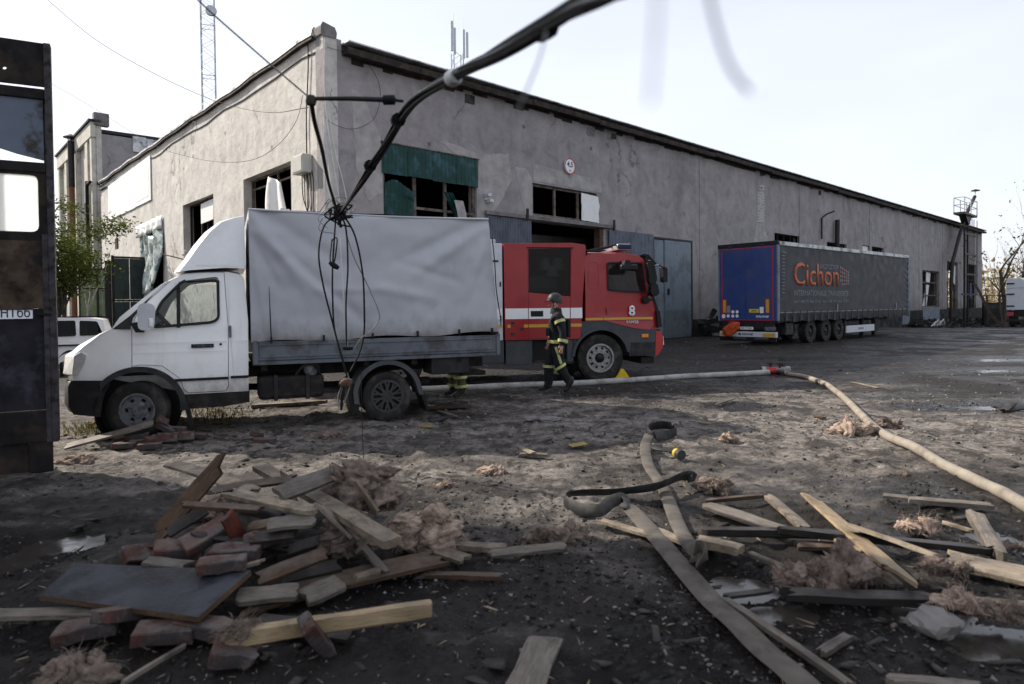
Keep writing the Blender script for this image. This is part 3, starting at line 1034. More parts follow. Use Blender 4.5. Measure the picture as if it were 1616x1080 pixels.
# green corrugated sheets over the head of the first window, each sheet a piece
for k in range(4):
    a = 1.98 + k * 1.02
    MB().corr(a, a + 1.0, 5.92 + .02 * math.sin(k * 2), 6.9, -.03 - .006 * (k % 2), .16, .022).build('green_sheet', M['green_sheet'], ware, recalc=True)
MB().box(1.95, 6.1, -.075, -.02, 6.90, 6.93).build('sheet_batten', M['frame'], ware)
def bend1(p):
    return p + Vector((0, -.10 * (p.z - 4) ** 2 * .3, -.5 * max(0, abs(p.x - 2.45) - .1) * (1 if p.z > 5.3 else 0)))
MB().corr(2.1, 3.25, 3.6, 5.75, .06, .16, .022, bend=bend1).build('torn_green_sheet', M['green_sheet'], ware, recalc=True)
def bend2(p):
    t = (p.z - 3.7) / 1.9
    return p + Vector((-.75 * t * t + .55 * (1 - t), -.25 * t + .2 * math.sin(t * 3), 0))
MB().corr(5.0, 5.42, 3.7, 5.55, -.02, .14, .02, bend=bend2).build('torn_green_sheet', M['green_sheet'], ware, recalc=True)
def bend3(p):
    t = (p.z - 3.7) / 1.8
    return p + Vector((.45 * (1 - t) - .1, -.1 - .2 * math.sin(t * 2.4), 0))
MB().corr(4.75, 5.15, 3.7, 5.3, -.04, .4, .006, bend=bend3).build('torn_white_sheet', M['patch'], ware, recalc=True)
window(8.9, 12.85, 5.16, 6.42, (10.3, 11.75), (), M['frame'], y=.12, w=.1)
patch([(11.8, 6.33), (12.9, 6.28), (13.0, 5.9), (12.92, 5.6), (12.95, 5.17), (11.8, 5.2)], -.03, M['white_sheet'], 'white_board', .03)
# gate: lintel beam, brick jamb, sliding leaf, hinged leaf
MB().box(6.35, 13.95, -.16, -.002, 4.97, 5.12).build('gate_lintel', M['concrete'], ware, bevel=.01)
for x in (8.35, 13.75):
    MB().box(x, x + .1, -.22, -.165, 4.9, 5.35).build('gate_bracket', M['steel_dark'], ware)
k = 0
x = 6.4
while x < 8.7:                                # profiled sheets of the left leaf
    MB().corr(x, min(x + .78, 8.74), .05, 4.95, -.06, .125, .02).build('sheet_panel', M['blue_sheet'], ware, recalc=True)
    x += .785
mb = MB().box(13.5, 16.85, -.16, -.11, .06, 4.92)
lf = mb.build('gate_leaf', M['blue_sheet'], ware, bevel=.01)
for a in (13.55, 14.65, 15.75):
    MB().corr(a, a + 1.07, .1, 4.88, -.165, .27, .012).build('sheet_panel', M['blue_sheet'], lf, recalc=True)
mb = MB()
random.seed(5)
for r in range(55):                           # burnt brick jamb of the gate opening
    z = .02 + r * .09
    for c_ in range(2):
        mb.box(13.0 + c_ * .13, 13.12 + c_ * .13, -.01 - random.random() * .03, .3, z, z + .078)
tag(mb.build('brick_jamb', M['brickwall'], ware), kind='stuff')
# partition and dark gear inside the gate
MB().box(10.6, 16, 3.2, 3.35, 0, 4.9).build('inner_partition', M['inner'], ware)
# pale blue double door with lower sheet
dr = MB().box(16.95, 17.75, -.10, -.04, .02, 4.7).build('door_leaf', M['ltblue'], ware, bevel=.008)
for k in range(4):
    MB().corr(16.97 + k * .19, 17.15 + k * .19, .95, 4.64, -.105, .095, .012).build('sheet_panel', M['ltblue'], dr, recalc=True)
dr = MB().box(17.8, 20.15, -.14, -.06, .02, 4.72).build('door_leaf', M['ltblue'], ware, bevel=.008)
for k in range(3):
    MB().corr(17.84 + k * .765, 17.84 + k * .765 + .755, 1.42, 4.66, -.145, .125, .014).build('sheet_panel', M['ltblue'], dr, recalc=True)
MB().box(17.84, 20.1, -.155, -.145, .08, 1.36).build('lower_sheet', M['ltblue2'], dr, bevel=.004)
MB().box(18.0, 18.1, -.22, -.15, 2.1, 2.4).build('handle', M['steel_dark'], dr)
mb = MB().box(16.85, 16.93, -.14, -.02, 0, 4.83).box(20.2, 20.3, -.14, -.02, 0, 4.83).box(16.93, 20.2, -.14, -.02, 4.74, 4.83)
mb.build('door_frame', M['steel_dark'], ware)
# small high windows and the tall burnt ones
window(29.8, 33.4, 4.3, 5.88, (30.6, 31.5, 32.4), (), M['frame_dark'])
window(37.8, 41.4, 4.3, 5.8, (39.6,), (), M['frame_dark'])
window(44.6, 49.3, 4.3, 5.95, (46.9,), (), M['frame_dark'])
MB().box(44.65, 46.8, .1, .13, 4.4, 5.9).build('white_board', M['white_sheet'], ware)
window(59.7, 65.2, 1.1, 4.5, (61.6,), (2.2, 3.4), M['frame'], y=.2, w=.12)
patch([(61.6, 4.4), (63.3, 4.3), (63.0, 3.45), (61.7, 3.45)], .26, M['white_sheet'], 'glass_shard', .05)
patch([(61.0, 1.2), (62.3, 1.15), (63.2, 3.2), (62.2, 3.2)], .35, M['white_sheet'], 'white_board', .03)
MB().box(59.75, 65.1, -.05, .0, -.1, 1.05).build('sill_panel', M['ltblue'], ware)
window(67.9, 72.0, .1, 5.62, (69.2, 70.8), (2.0, 3.6), M['frame'], y=.2, w=.12)
patch([(71.0, 5.4), (71.9, 5.2), (71.7, 3.3), (71.1, 3.5)], .18, M['white_sheet'], 'white_board', .05)
window(76.4, 79.8, .1, 5.62, (78.1,), (1.9, 3.9), M['frame_dark'], y=.2, w=.12)
patch([(77.0, 3.7), (79.5, 3.6), (79.4, 2.0), (77.2, 2.2)], .3, M['trailer_blue'], 'blue_board', .05)
MB().tube([(38.9, -.25, 4.0), (38.95, -.25, 6.3), (39.0, -.25, 7.35)], .16, 10).build('stove_pipe', M['steel_dark'], ware, smooth=40)
MB().tube([(36.6, -.12, 5.9), (36.6, -.12, 7.3), (36.75, -.4, 7.55), (37.2, -.7, 7.75)], .06, 6).build('wall_bracket', M['steel_dark'], ware, smooth=40)
gl = MB().box(53.7, 55.5, -.12, -.03, -.3, 4.3).build('door_leaf', M['ltblue'], ware)
for k in range(3):
    MB().corr(53.75 + k * .58, 54.3 + k * .58, -.2, 4.2, -.125, .19, .02).build('sheet_panel', M['ltblue'], gl, recalc=True)
# security camera box and sign on the wall are separate things
s = thing('height_sign', 'round white height limit sign with red rim reading 4,5 on the grey wall', 'sign', ware.matrix_world @ Vector((0, 0, 0)), 0)
s.location = CORNER + DA * 11.02 + Vector((DA.y, -DA.x, 0)) * .05 + Vector((0, 0, 7.33))
s.rotation_euler = (0, 0, AA)
MB().lathe([(.0, .0), (.33, .0), (.34, -.01), (.33, -.03), (0, -.03)], seg=36).build('disc', M['print_white'], s, smooth=40)
MB().lathe([(.285, -.031), (.335, -.031), (.335, -.036), (.285, -.036)], seg=36, closed=True).build('rim', M['sign_red'], s, smooth=40)
text('lettering', '4,5', .36, .24, M['print_black'], s, (-.18, -.034, -.06), FACE, .015)
text('lettering', 'м', .09, .07, M['print_black'], s, (-.045, -.034, -.22), FACE, .01)
mb = MB()
mb.box(-.06, .06, -.04, 0, .0, .12)
c = thing('security_camera', 'small white twin security camera beside the green sheeted window', 'camera', CORNER + DA * 6.42 + Vector((0, 0, 5.5)), AA)
mb.build('bracket', M['white_paint2'], c)
MB().box(-.10, .06, -.28, -.05, .10, .22).build('body', M['white_paint2'], c, bevel=.015)
MB().box(.0, .18, -.26, -.05, -.10, .02).build('body', M['white_paint2'], c, bevel=.015)
# things on the side facade
def onB(u, z, out=0.0):
    return CORNER + DB * u + Vector((-DB.y, DB.x, 0)) * out + Vector((0, 0, z))
ANGB = AB + PI                      # local x to the right seen from outside, -y outwards
e = thing('electric_box', 'grey electric box with hanging wires on the sunlit side wall near the corner', 'electric box', onB(1.2, 5.8, .0), ANGB)
MB().box(-.38, .38, -.32, -.01, 0, .56).build('housing', M['box_grey'], e, bevel=.02)
MB().box(-.32, .32, -.335, -.322, .05, .51).build('lid', M['box_grey'], e, bevel=.008)
mb = MB()
for k in range(3):
    a = -.2 + k * .17
    mb.tube(spline([(a, -.08, 0), (a + .1, -.1, -.7 - k * .25), (a + .35, -.06, -1.1 - .2 * k), (a + .42, -.06, -.4), (a + .3, -.05, .05)], 8), .014, 5)
mb.tube(spline([(.1, -.05, .56), (.12, -.05, 1.8), (.3, -.05, 3.2), (.32, -.06, 3.9)], 6), .02, 5)
mb.build('wire', M['cable'], e)
b = thing('white_banner', 'blank white panel high on the sunlit side wall under the roof', 'banner', onB(29.15, 0, .02), ANGB)
MB().prism([(0, 7.2), (6.6, 7.22), (6.6, 9.42), (0, 9.3)], -.04, 0).build('panel', M['banner'], b, bevel=.005)
MB().prism([(6.62, 7.24), (9.85, 7.26), (9.85, 9.5), (6.62, 9.43)], -.04, 0).build('panel', M['banner'], b, bevel=.005)
MB().prism([(6.9, 7.45), (9.6, 7.5), (9.6, 8.9), (6.9, 8.8)], -.05, -.041).build('panel', M['white_sheet'], b)
bw = dict(parent=ware, rot=(0, 0, DBR), sg=-1)
window(2.4, 6.6, 3.6, 6.42, (4.2, 5.0), (6.05,), M['frame'], y=.3, w=.08, **bw)
window(9.95, 14.1, 3.2, 6.35, (11.0, 11.7, 12.5), (), M['frame_dark'], y=.3, w=.08, **bw)
window(17.5, 21.8, 2.6, 6.17, (19.0,), (), M['frame_dark'], y=.3, w=.08, **bw)
def sheetB(fn, name, mat, nu=10, nv=14):
    mb = MB()
    vs = [fn(i / nu, j / nv) for j in range(nv + 1) for i in range(nu + 1)]
    fs = [(j * (nu + 1) + i, j * (nu + 1) + i + 1, (j + 1) * (nu + 1) + i + 1, (j + 1) * (nu + 1) + i) for j in range(nv) for i in range(nu)]
    o = mb.add(vs, fs).build(name, mat, ware, smooth=60, rot=(0, 0, DBR))
    sm = o.modifiers.new('t', 'SOLIDIFY')
    sm.thickness = .02
    return o
sheetB(lambda a, b: (4.35 - 1.75 * a * (1 - .55 * b) - .1, -.12 + .25 * math.sin(b * 2.6) * (1 - a) + .06 * math.sin(a * 9), 3.6 + 2.6 * b - .3 * a * b), 'torn_white_sheet', M['white_sheet'])
MB().prism([(12.2, 5.35), (10.6, 5.4), (10.55, 6.25), (12.2, 6.2)], -.22, -.19).build('white_board', M['white_sheet'], ware, rot=(0, 0, DBR))
for k in range(3):
    sheetB(lambda a, b, k=k: (21.7 - k * 1.4 - 1.6 * a + .15 * math.sin(b * 5 + k), .05 + .12 * math.sin(a * 7 + b * 4 + k) + .25 * (1 - b) * (k - .6), 2.7 + (3.2 - .5 * (k == 1)) * b + .5 * (a - .5) * (k - 1)), 'torn_film', M['plastic_sheet'])
sheetB(lambda a, b: (22.2 - 4.9 * a, .12 + .05 * math.sin(a * 30), 5.5 + .62 * b + .12 * a), 'head_sheet', M['white_sheet'], 30, 3)
MB().box(26.9, 27.9, -.2, -.12, 5.3, 5.97).build('vent_grille', M['frame_dark'], ware, rot=(0, 0, DBR))
mb = MB()
random.seed(12)
for (a, b_, n) in ((2.6, 4.6, 70), (10.2, 13.8, 60)):
    for i in range(n):
        u, z = random.uniform(a, b_), (4.55 if a < 5 else 3.9) + random.random() ** 2 * .35
        mb.lathe([(0, -.06), (.07, -.03), (.08, .03), (0, .06)], (u, random.uniform(-.2, .15), z), 5, axis='z')
tag(mb.build('sill_rubble', M['insul'], ware, rot=(0, 0, DBR)), kind='stuff')
for a, b_ in ((2.4, 6.6), (9.95, 14.1), (17.5, 21.8)):
    MB().box(a - .05, b_ + .05, -.3, .06, 3.5 if a < 5 else (3.1 if a < 15 else 2.5), 4.45 if a < 5 else (3.8 if a < 15 else 2.75)).build('window_sill', M['plaster_b'], ware, rot=(0, 0, DBR))
MB().tube(spline([(14.2, -.1, 3.9), (14.0, .4, 4.0), (14.3, .9, 4.15)], 4), .03, 5).build('broken_slat', M['wood_pale'], ware, rot=(0, 0, DBR))

# ladder seen inside the gate, standing behind the fire engine
ld = thing('ladder', 'pale aluminium ladder leaning inside the open gate above the red crew cab', 'ladder', CORNER + DA * 9.55 + Vector((-DA.y, DA.x, 0)) * .9, AA)
for s_ in (0, .48):
    MB().bar((s_, 0, 0), (s_ + .12, .5, 4.75), .06, .08).build('stile', M['galv'], ld)
for k in range(13):
    t = (k + .6) / 13.5
    MB().bar((.12 * t, .5 * t, 4.75 * t), (.48 + .12 * t, .5 * t, 4.75 * t), .04, .04).build('rung', M['galv'], ld)
# ------------------------------------------------------------------ the taller office block behind the warehouse
OC = Vector((-27.2, 45, 0))
blk = thing('office_block', 'taller old concrete block with pilasters behind the far end of the sunlit side wall', 'building', OC, AB + PI)
# local: x to the right seen from outside is -DB; so the lit face runs from x=-13.6 to 0, outwards is -y
H2 = 13.9
holes = [(-4.4, -2.9, 3, 9.2), (-9.0, -7.2, 3, 9.2), (-12.4, -10.9, 3, 9.2)]
wallmesh(0, H2, holes, .35, 1, -13.6).build('front_wall', M['plaster_c'], blk)
for h in holes:
    MB().box(h[0], h[1], .22, .3, h[2], h[3]).build('recess_panel', M['plaster_c'], blk)
mb = MB()
for a, b_ in ((-13.6, -12.9), (-10.4, -9.6), (-6.6, -5.2), (-2.3, -1.4), (-.55, 0)):
    mb.box(a, b_, -.25, -.0, -1, H2 - .9)
mb.build('pilaster', M['plaster_c'], blk, bevel=.02)
MB().box(-13.7, .1, -.3, -.002, H2 - .9, H2 + .1).build('parapet', M['plaster_c'], blk, bevel=.02)
MB().box(-13.8, .2, -.42, .3, H2 + .1, H2 + .24).build('parapet_cap', M['plinth'], blk)
sw = wallmesh(22, H2 - .6, [(9, 12, 3, 6)], .35, 1).build('side_wall', M['plaster_a'], blk, loc=(0.002, 0, 0), rot=(0, 0, AA - (AB + PI)))
MB().box(2.2, 22, -.10, -.01, H2 - 1.5, H2 - .45).build('white_fascia', M['flash'], blk, rot=(0, 0, AA - (AB + PI)))
MB().box(-.1, .8, -.16, .3, H2 - .1, H2 + .75).build('corner_pier', M['concrete'], blk, rot=(0, 0, AA - (AB + PI)), bevel=.05)
MB().box(-13.55, -.05, .36, 20, H2 - .5, H2 - .3).build('roof', M['roofing'], blk)
mb = MB()
mb.tube(spline([(-.9, -.4, -1), (-.9, -.4, 9.2), (-.75, -.4, 9.9), (-.2, -.4, 10.0), (.25, -.4, 10.0)], 6), .11, 8)
mb.build('conduit', M['cable'], blk, smooth=50)
q = AA - (AB + PI)
mb = MB()
mb.tube(spline([(0, -.2, 10.0), (1.6, -.2, 10.0), (2.5, -.2, 9.7), (2.7, -.2, 8.8), (2.7, -.2, 6.5)], 6), .12, 8)
mb.tube(spline([(5.2, -.2, 8.5), (5.2, -.2, 12.2), (5.6, -.2, 12.6), (6.5, -.2, 12.3), (9.5, -.2, 12.0)], 6), .11, 8)
mb.tube([(6.6 + .5 * math.cos(a * .5), -.25, 11.7 + .5 * math.sin(a * .5)) for a in range(13)], .09, 6)
mb.tube([(5.3, -.2, 12.0), (12, -.2, 11.4)], .09, 6)
mb.build('conduit', M['cable'], blk, smooth=50, rot=(0, 0, q))
MB().box(3.3, 5.1, -.12, -.01, 8.2, 9.6).build('meter_board', M['white_sheet'], blk, rot=(0, 0, q))
MB().box(3.6, 4.8, -.3, -.121, 8.35, 9.2).build('meter', M['black'], blk, rot=(0, 0, q), bevel=.1)
ch = thing('chimney_pipe', 'tall rusty chimney pipe with rain cap in front of the old concrete block', 'chimney', OC + DB * 5.8 + Vector((-DB.y, DB.x, 0)) * .5, 0)
MB().tube([(0, 0, 0), (0, 0, 10.6)], .19, 14).build('pipe', M['rust'], ch, smooth=50)
MB().tube([(0, 0, 10.5), (0, 0, 13.75)], .21, 14).build('upper_pipe', M['steel_dark'], ch, smooth=50)
MB().lathe([(0, .3), (.48, .05), (.48, .0), (0, .08)], (0, 0, 14.0), 16, axis='z').build('rain_cap', M['steel_dark'], ch)
mb = MB()
for a in (0, 2.1, 4.2):
    mb.tube([(.18 * math.cos(a), .18 * math.sin(a), 13.6), (.18 * math.cos(a), .18 * math.sin(a), 14.15)], .03, 4)
mb.build('cap_strut', M['steel_dark'], ch)
# gate by the side wall
G0 = dp(125, 489, 39.0)
gt = thing('yard_gate', 'olive green metal gate leaf standing behind the white estate car', 'gate', (G0.x, G0.y, 0), 0)
mb = MB()
for a, b_, c_, d_ in ((0, 1.58, 3.95, 4.05), (0, 1.58, 2.85, 2.95), (0, 1.58, 1.25, 1.35), (0, 1.58, 0, .1), (0, .08, 0, 4), (1.5, 1.7, 0, 4.1), (1.02, 1.14, 0, 4)):
    mb.box(a, b_, -.03, .04, c_, d_)
mb.build('gate_frame', M['frame_dark'], gt)
for a, b_ in ((.08, 1.02), (1.14, 1.32), (1.34, 1.5)):
    for c_, d_ in ((2.95, 3.95), (1.35, 2.85), (.1, 1.25)):
        MB().box(a + .01, b_ - .01, -.01, .01, c_ + .01, d_ - .01).build('gate_panel', M['green_gate'], gt)
G1 = dp(177, 489, 35.4)
g2 = thing('yard_gate', 'dull teal metal gate leaf swung open against the sunlit side wall', 'gate', (G1.x, G1.y, 0), R(42))
mb = MB()
for a, b_, c_, d_ in ((0, .12, 0, 4.5), (1.55, 1.65, 0, 4.45), (0, 1.6, 4.36, 4.46), (0, 1.6, 2.1, 2.2), (0, 1.6, .02, .12)):
    mb.box(a, b_, -.04, .04, c_, d_)
mb.build('gate_frame', M['frame_dark'], g2)
for c_, d_ in ((2.2, 4.36), (.12, 2.1)):
    for a, b_ in ((.12, .83), (.85, 1.55)):
        MB().box(a, b_, -.012, .012, c_ + .01, d_ - .01).build('gate_panel', M['teal_gate'], g2)
pg = thing('gate_post', 'dark square post between the two metal gate leaves', 'post', tuple(dp(174, 489, 36.0).xy) + (0,), 0)
MB().box(-.16, .12, -.15, .15, 0, 4.2).build('post', M['frame_dark'], pg, bevel=.02)
MB().box(-.18, .14, -.17, .17, 4.2, 4.26).build('post_cap', M['frame_dark'], pg)

# ------------------------------------------------------------------ burnt cabin wall at the left edge
KO, KA = Vector((-4.79, 7.16, 0)), math.atan2(-.474, -.88)
kb = thing('burnt_cabin', 'burnt metal cabin wall with one bright frosted window at the left edge', 'cabin', KO, KA)
# local x runs to the left of the picture, +y towards the camera
KL = 4.6
mb = MB().box(-.01, .05, -.10, .02, .28, 4.43).box(.05, .075, -.10, -.06, .28, 3.9).box(.05, .10, .0, .02, .28, 2.45)
mb.build('corner_post', M['post_rust'], kb, bevel=.006)
pl_ = [(.052, 3.985), (.052, 4.43), (KL, 4.45), (KL, 3.985)]
top = boolean(fixed(MB().prism(pl_, -.05, -.01), mat=M['burnt']), fixed(MB().lathe([(0, -.2), (.018, -.2), (.018, .2), (0, .2)], (.385, 0, 4.13), 12)))
link('top_panel', top, kb)
MB().box(.052, KL, -.06, .0, 3.85, 3.955).build('rail', M['burnt'], kb, bevel=.006)
hs = [(.07, 3.845), (KL, 3.845), (KL, 3.42), (1.2, 3.40), (.75, 3.38), (.5, 3.33), (.3, 3.27), (.07, 3.22)]
MB().prism(hs, -.05, -.03).build('hanging_sheet', M['sheet_bluegrey'], kb)
MB().box(.62, KL, -.028, -.02, 3.41, 3.84).build('burnt_strip', M['burnt_brown'], kb)
MB().box(.052, KL, -.07, .01, 3.09, 3.19).build('rail', M['burnt'], kb, bevel=.006)
hole = rounded([(.125, 2.47), (1.75, 2.47), (1.75, 3.06), (.125, 3.06)], .07)
wf = boolean(fixed(MB().box(.052, KL, -.06, -.005, 2.38, 3.088), mat=M['burnt']), fixed(MB().prism(hole, -.3, .3)))
wfo = link('window_frame', wf, kb)
MB().prism(shrink(hole, -.02), -.045, -.035).build('pane', M['frosted'], kb)
MB().prism([(.05, 2.375), (KL, 2.375), (KL, 1.68), (.05, 1.68)], -.05, -.006).build('upper_panel', M['burnt_brown'], kb, bevel=.004)
MB().box(.052, KL, -.05, -.012, .62, 1.675).build('lower_panel', M['burnt_navy'], kb, bevel=.004)
MB().box(.052, KL, -.05, .01, .285, .615).build('skirt_panel', M['burnt'], kb, bevel=.006)
MB().box(.26, KL, -.05, -.02, -.05, .28).build('base_panel', M['burnt'], kb)
MB().box(.05, .255, -.06, .012, -.03, .283).build('base_block', M['burnt'], kb, bevel=.01)
MB().box(.03, .16, -.02, .03, 1.60, 1.63).build('hinge', M['burnt'], kb, bevel=.006)
plt = MB().box(.195, 1.0, -.004, .004, 1.572, 1.664).build('number_plate', M['print_white'], kb, bevel=.003)
text('lettering', 'НТбб', .245, .10, M['print_navy'], plt, (.462, .0045, 1.587), (R(90), 0, PI), .01)
text('lettering', 'С', .05, .10, M['print_navy'], plt, (.56, .0045, 1.587), (R(90), 0, PI), .01)
MB().box(.19, 1.02, -.0, .012, 1.666, 1.72).build('burnt_flap', M['burnt_brown'], kb)
mb = MB()
for x in (1.4, 2.9, 4.4):
    mb.box(x, x + .06, -1.4, -.06, 4.32, 4.40)
    mb.box(x, x + .06, -1.4, -1.34, .0, 4.32)
mb.build('frame_tube', M['burnt'], kb)
# unseen building added out of the picture on the left to shade the foreground
nb = thing('shade_building', 'unseen tall brick building added on the left to shade the foreground', 'building', (-23, 3.2, 0), 0)
wallmesh(12.0, 13.0, [(x, x + 1.4, z, z + 1.7) for x in (1.2, 4.2, 7.2, 9.8) for z in (1, 4.4, 7.8)], .3, 1).build('wall', M['brickwall'], nb)
MB().box(0, 12, .32, 5.2, -.2, 9.2).build('lower_storeys', M['brickwall'], nb)
MB().box(0, 12, .32, 7.2, 9.25, 12.95).build('shade_overhang', M['brickwall'], nb)  # overhang shaped to shade the foreground but leave the frosted pane sunlit
MB().box(-.2, 12.2, -.2, 7.4, 13.0, 13.3).build('roof', M['roofing'], nb)

# ------------------------------------------------------------------ masts
def lattice(name, label, x, y, z1, w, r, step, taper=0):
    t = thing(name, label, 'mast', (x, y, 0), R(20))
    mb = MB()
    c = [(-1, -1), (1, -1), (1, 1), (-1, 1)]
    for sx, sy in c:
        mb.tube([(sx * w / 2, sy * w / 2, -1), (sx * w / 2 * (1 - taper), sy * w / 2 * (1 - taper), z1)], r, 4)
    legs = mb.build('leg_frame', M['galv'], t)
    mb = MB()
    z, k = 0, 0
    while z < z1:
        s_ = 1 - taper * z / z1
        for i in range(4):
            a, b_ = c[i], c[(i + 1) % 4]
            p, q_ = (a[0] * w / 2 * s_, a[1] * w / 2 * s_, z), (b_[0] * w / 2 * s_, b_[1] * w / 2 * s_, min(z + step, z1))
            if k % 6 == 0: mb.tube([p, (q_[0], q_[1], z)], r * .8, 3)
            mb.tube([p, q_] if k % 2 else [(p[0], p[1], q_[2]), (q_[0], q_[1], p[2])], r * .45, 3)
        z += step
        k += 1
    mb.build('bracing', M['galv'], t)
    return t
P = dp(329, 100, 75)
ms = lattice('radio_mast', 'tall slim lattice mast rising behind the sunlit side wall', P.x, P.y, 44, 1.35, .05, .9)
MB().lathe([(0, -.1), (.55, -.1), (.6, .1), (.35, .35), (0, .4)], (.4, -.9, 33.9), 14).build('dish', M['galv'], ms, smooth=40)
P = dp(722, 100, 120)
an = lattice('antenna_tower', 'phone antenna tower with panel antennas seen over the warehouse roof', P.x, P.y, 46, 1.7, .09, 1.4)
for k, (dx, z0, h_) in enumerate(((-1.05, 46, 5.2), (-.55, 45.5, 4.6), (1.1, 45, 5.0), (1.7, 45.2, 4.4))):
    MB().box(dx - .22, dx + .22, -.4, -.15, z0, z0 + h_).build('panel_antenna', M['galv'], an, bevel=.04)
MB().tube([(-.7, 0, 40), (-.7, 0, 52.5)], .07, 5).tube([(1.0, 0, 40), (1.0, 0, 51.5)], .07, 5).build('pole', M['galv'], an)
MB().lathe([(0, -.3), (.7, -.3), (.75, 0), (.4, .4), (0, .45)], (-2.2, -.6, 42), 14).build('dish', M['galv'], an, smooth=40)
MB().tube([(-2.2, -.4, 42), (0, 0, 42)], .08, 4).build('dish_arm', M['galv'], an)

# ------------------------------------------------------------------ ladder tower and leaning flue at the far end
def zg(p):
    return hz(p.x, p.y)
TP = CORNER + DA * 68.7 + Vector((DA.y, -DA.x, 0)) * 1.3
TP.z = zg(TP)
tw = thing('ladder_tower', 'steel fire ladder with railed platform standing at the far end of the warehouse', 'ladder', TP, AA)
mb = MB().tube([(0, 0, 0), (0, 0, 10.9)], .10, 6).tube([(1.2, 0, 0), (1.2, 0, 10.9)], .10, 6)
for k in range(31):
    mb.tube([(0, 0, .4 + k * .33), (1.2, 0, .4 + k * .33)], .025, 4)
mb.build('ladder', M['steel_dark'], tw)
mb = MB()
for k in range(4):
    z = 3.2 + k * 2.0
    mb.box(-1.2 if k == 0 else -.3, 4.9, -.12, .0, z, z + .16)
for x in (1.9, 2.7, 3.5, 4.8):
    mb.tube([(x, -.06, 3.2), (x, -.06, 10.9)], .035, 4)
mb.build('cage', M['steel_dark'], tw)
mb = MB().box(-2.2, 2.8, -.5, .45, 11.0, 11.2).prism([(-.9, 11.0), (1.6, 11.0), (.4, 10.1)], -.3, .3)
mb.build('platform', M['steel_dark'], tw)
mb = MB()
for x in (-2.15, .3, 2.75):
    for y in (-.47, .42):
        mb.tube([(x, y, 11.2), (x, y, 12.6)], .05, 4)
for z in (11.9, 12.6):
    for y in (-.47, .42):
        mb.tube([(-2.15, y, z), (2.75, y, z)], .035, 4)
    for x in (-2.15, 2.75):
        mb.tube([(x, -.47, z), (x, .42, z)], .035, 4)
mb.build('railing', M['galv'], tw)
fl = thing('leaning_flue', 'dark leaning flue pipe with cap crossing the ladder platform at the far end', 'chimney', CORNER + DA * 65.3 + Vector((DA.y, -DA.x, 0)) * 1.0, AA)
MB().tube(spline([(-.3, 0, 2.6), (.2, 0, 5.0), (.9, 0, 6.0), (4.1, -.1, 9.6), (8.0, -.2, 12.4)], 6), .17, 8).build('pipe', M['steel_dark'], fl, smooth=50)
MB().tube([(-.3, 0, -1), (-.3, 0, 2.6)], .13, 8).build('base_pipe', M['steel_dark'], fl, smooth=50)
MB().lathe([(0, .2), (.4, .08), (.4, 0), (0, .05)], (8.3, -.2, 13.0), 12, axis='z').build('rain_cap', M['steel_dark'], fl)
MB().tube([(8.0, -.2, 12.4), (8.3, -.2, 13.1)], .04, 4).build('cap_strut', M['galv'], fl)

# ------------------------------------------------------------------ trees
def branch(mb, p, d, ln, r, lev, tips, rnd, spread=.7, up=.12, kids=(2, 4)):
    pts, rs = [p.copy()], [r]
    n = 5
    for i in range(n):
        d = (d + Vector((rnd.gauss(0, .12), rnd.gauss(0, .12), rnd.gauss(0, .08) + up * .3))).normalized()
        p = p + d * ln / n
        pts.append(p.copy())
        rs.append(r * (1 - .45 * (i + 1) / n))
    mb.tube(pts, rs, 5 if lev > 2 else 4 if lev > 1 else 3, cap=False)
    tips.append((pts[-1], lev))
    if lev <= 0:
        return
    for k in range(rnd.randint(*kids)):
        i = rnd.randint(2, n)
        a = Vector((rnd.gauss(0, 1), rnd.gauss(0, 1), rnd.gauss(0, .6)))
        dd = (d + a.normalized() * spread + Vector((0, 0, up))).normalized()
        branch(mb, pts[i], dd, ln * rnd.uniform(.55, .8), rs[i] * .62, lev - 1, tips, rnd, spread, up, kids)
def leaves(tips, n, size, rnd, spread, droop=0):
    mb = MB()
    for i in range(n):
        p, l_ = tips[rnd.randrange(len(tips))]
        c = p + Vector((rnd.gauss(0, spread), rnd.gauss(0, spread), rnd.gauss(0, spread * .8) - droop))
        a = Vector((rnd.gauss(0, 1), rnd.gauss(0, 1), rnd.gauss(0, .7))).normalized()
        b_ = a.cross(Vector((rnd.gauss(0, 1), rnd.gauss(0, 1), rnd.gauss(0, 1)))).normalized()
        s_ = size * rnd.uniform(.6, 1.3)
        mb.add([c - a * s_, c + b_ * s_ * .5, c + a * s_, c - b_ * s_ * .5], [(0, 1, 2, 3)])
    return mb
rnd = random.Random(21)
def tree(name, label, loc, trunks, lev, leafn, leafs, lmat, bark, spread, cat='tree', droop=0, group=None, up=.12, kids=(2, 4), sp=.7):
    t = thing(name, label, cat, loc, 0, group)
    mb, tips = MB(), []
    for (d, ln, r) in trunks:
        branch(mb, Vector((0, 0, -.2)), Vector(d).normalized(), ln, r, lev, tips, rnd, sp, up, kids)
    mb.build('trunk', bark, t, smooth=60)
    if leafn:
        leaves([q_ for q_ in tips if q_[1] <= 1], leafn, leafs, rnd, spread, droop).build('crown', lmat, t)
    return t
P = dp(88, 489, 27)
tree('leafy_tree', 'green and yellow leafed tree behind the burnt cabin', (P.x, P.y, 0), [((-.06, 0, 1), 2.4, .13), ((.04, .1, 1), 2.0, .10), ((-.35, .1, 1), 2.3, .10)], 3, 7500, .08, M['leaf'], M['bark'], .26, up=.2, kids=(3, 4), sp=.5)
P = dp(132, 489, 33)
tree('birch_sapling', 'thin pale trunked tree beside the olive gate', (P.x, P.y, 0), [((.0, 0, 1), 3.0, .08)], 3, 2600, .08, M['leaf'], M['bark_pale'], .28, up=.3, kids=(2, 3), sp=.5)
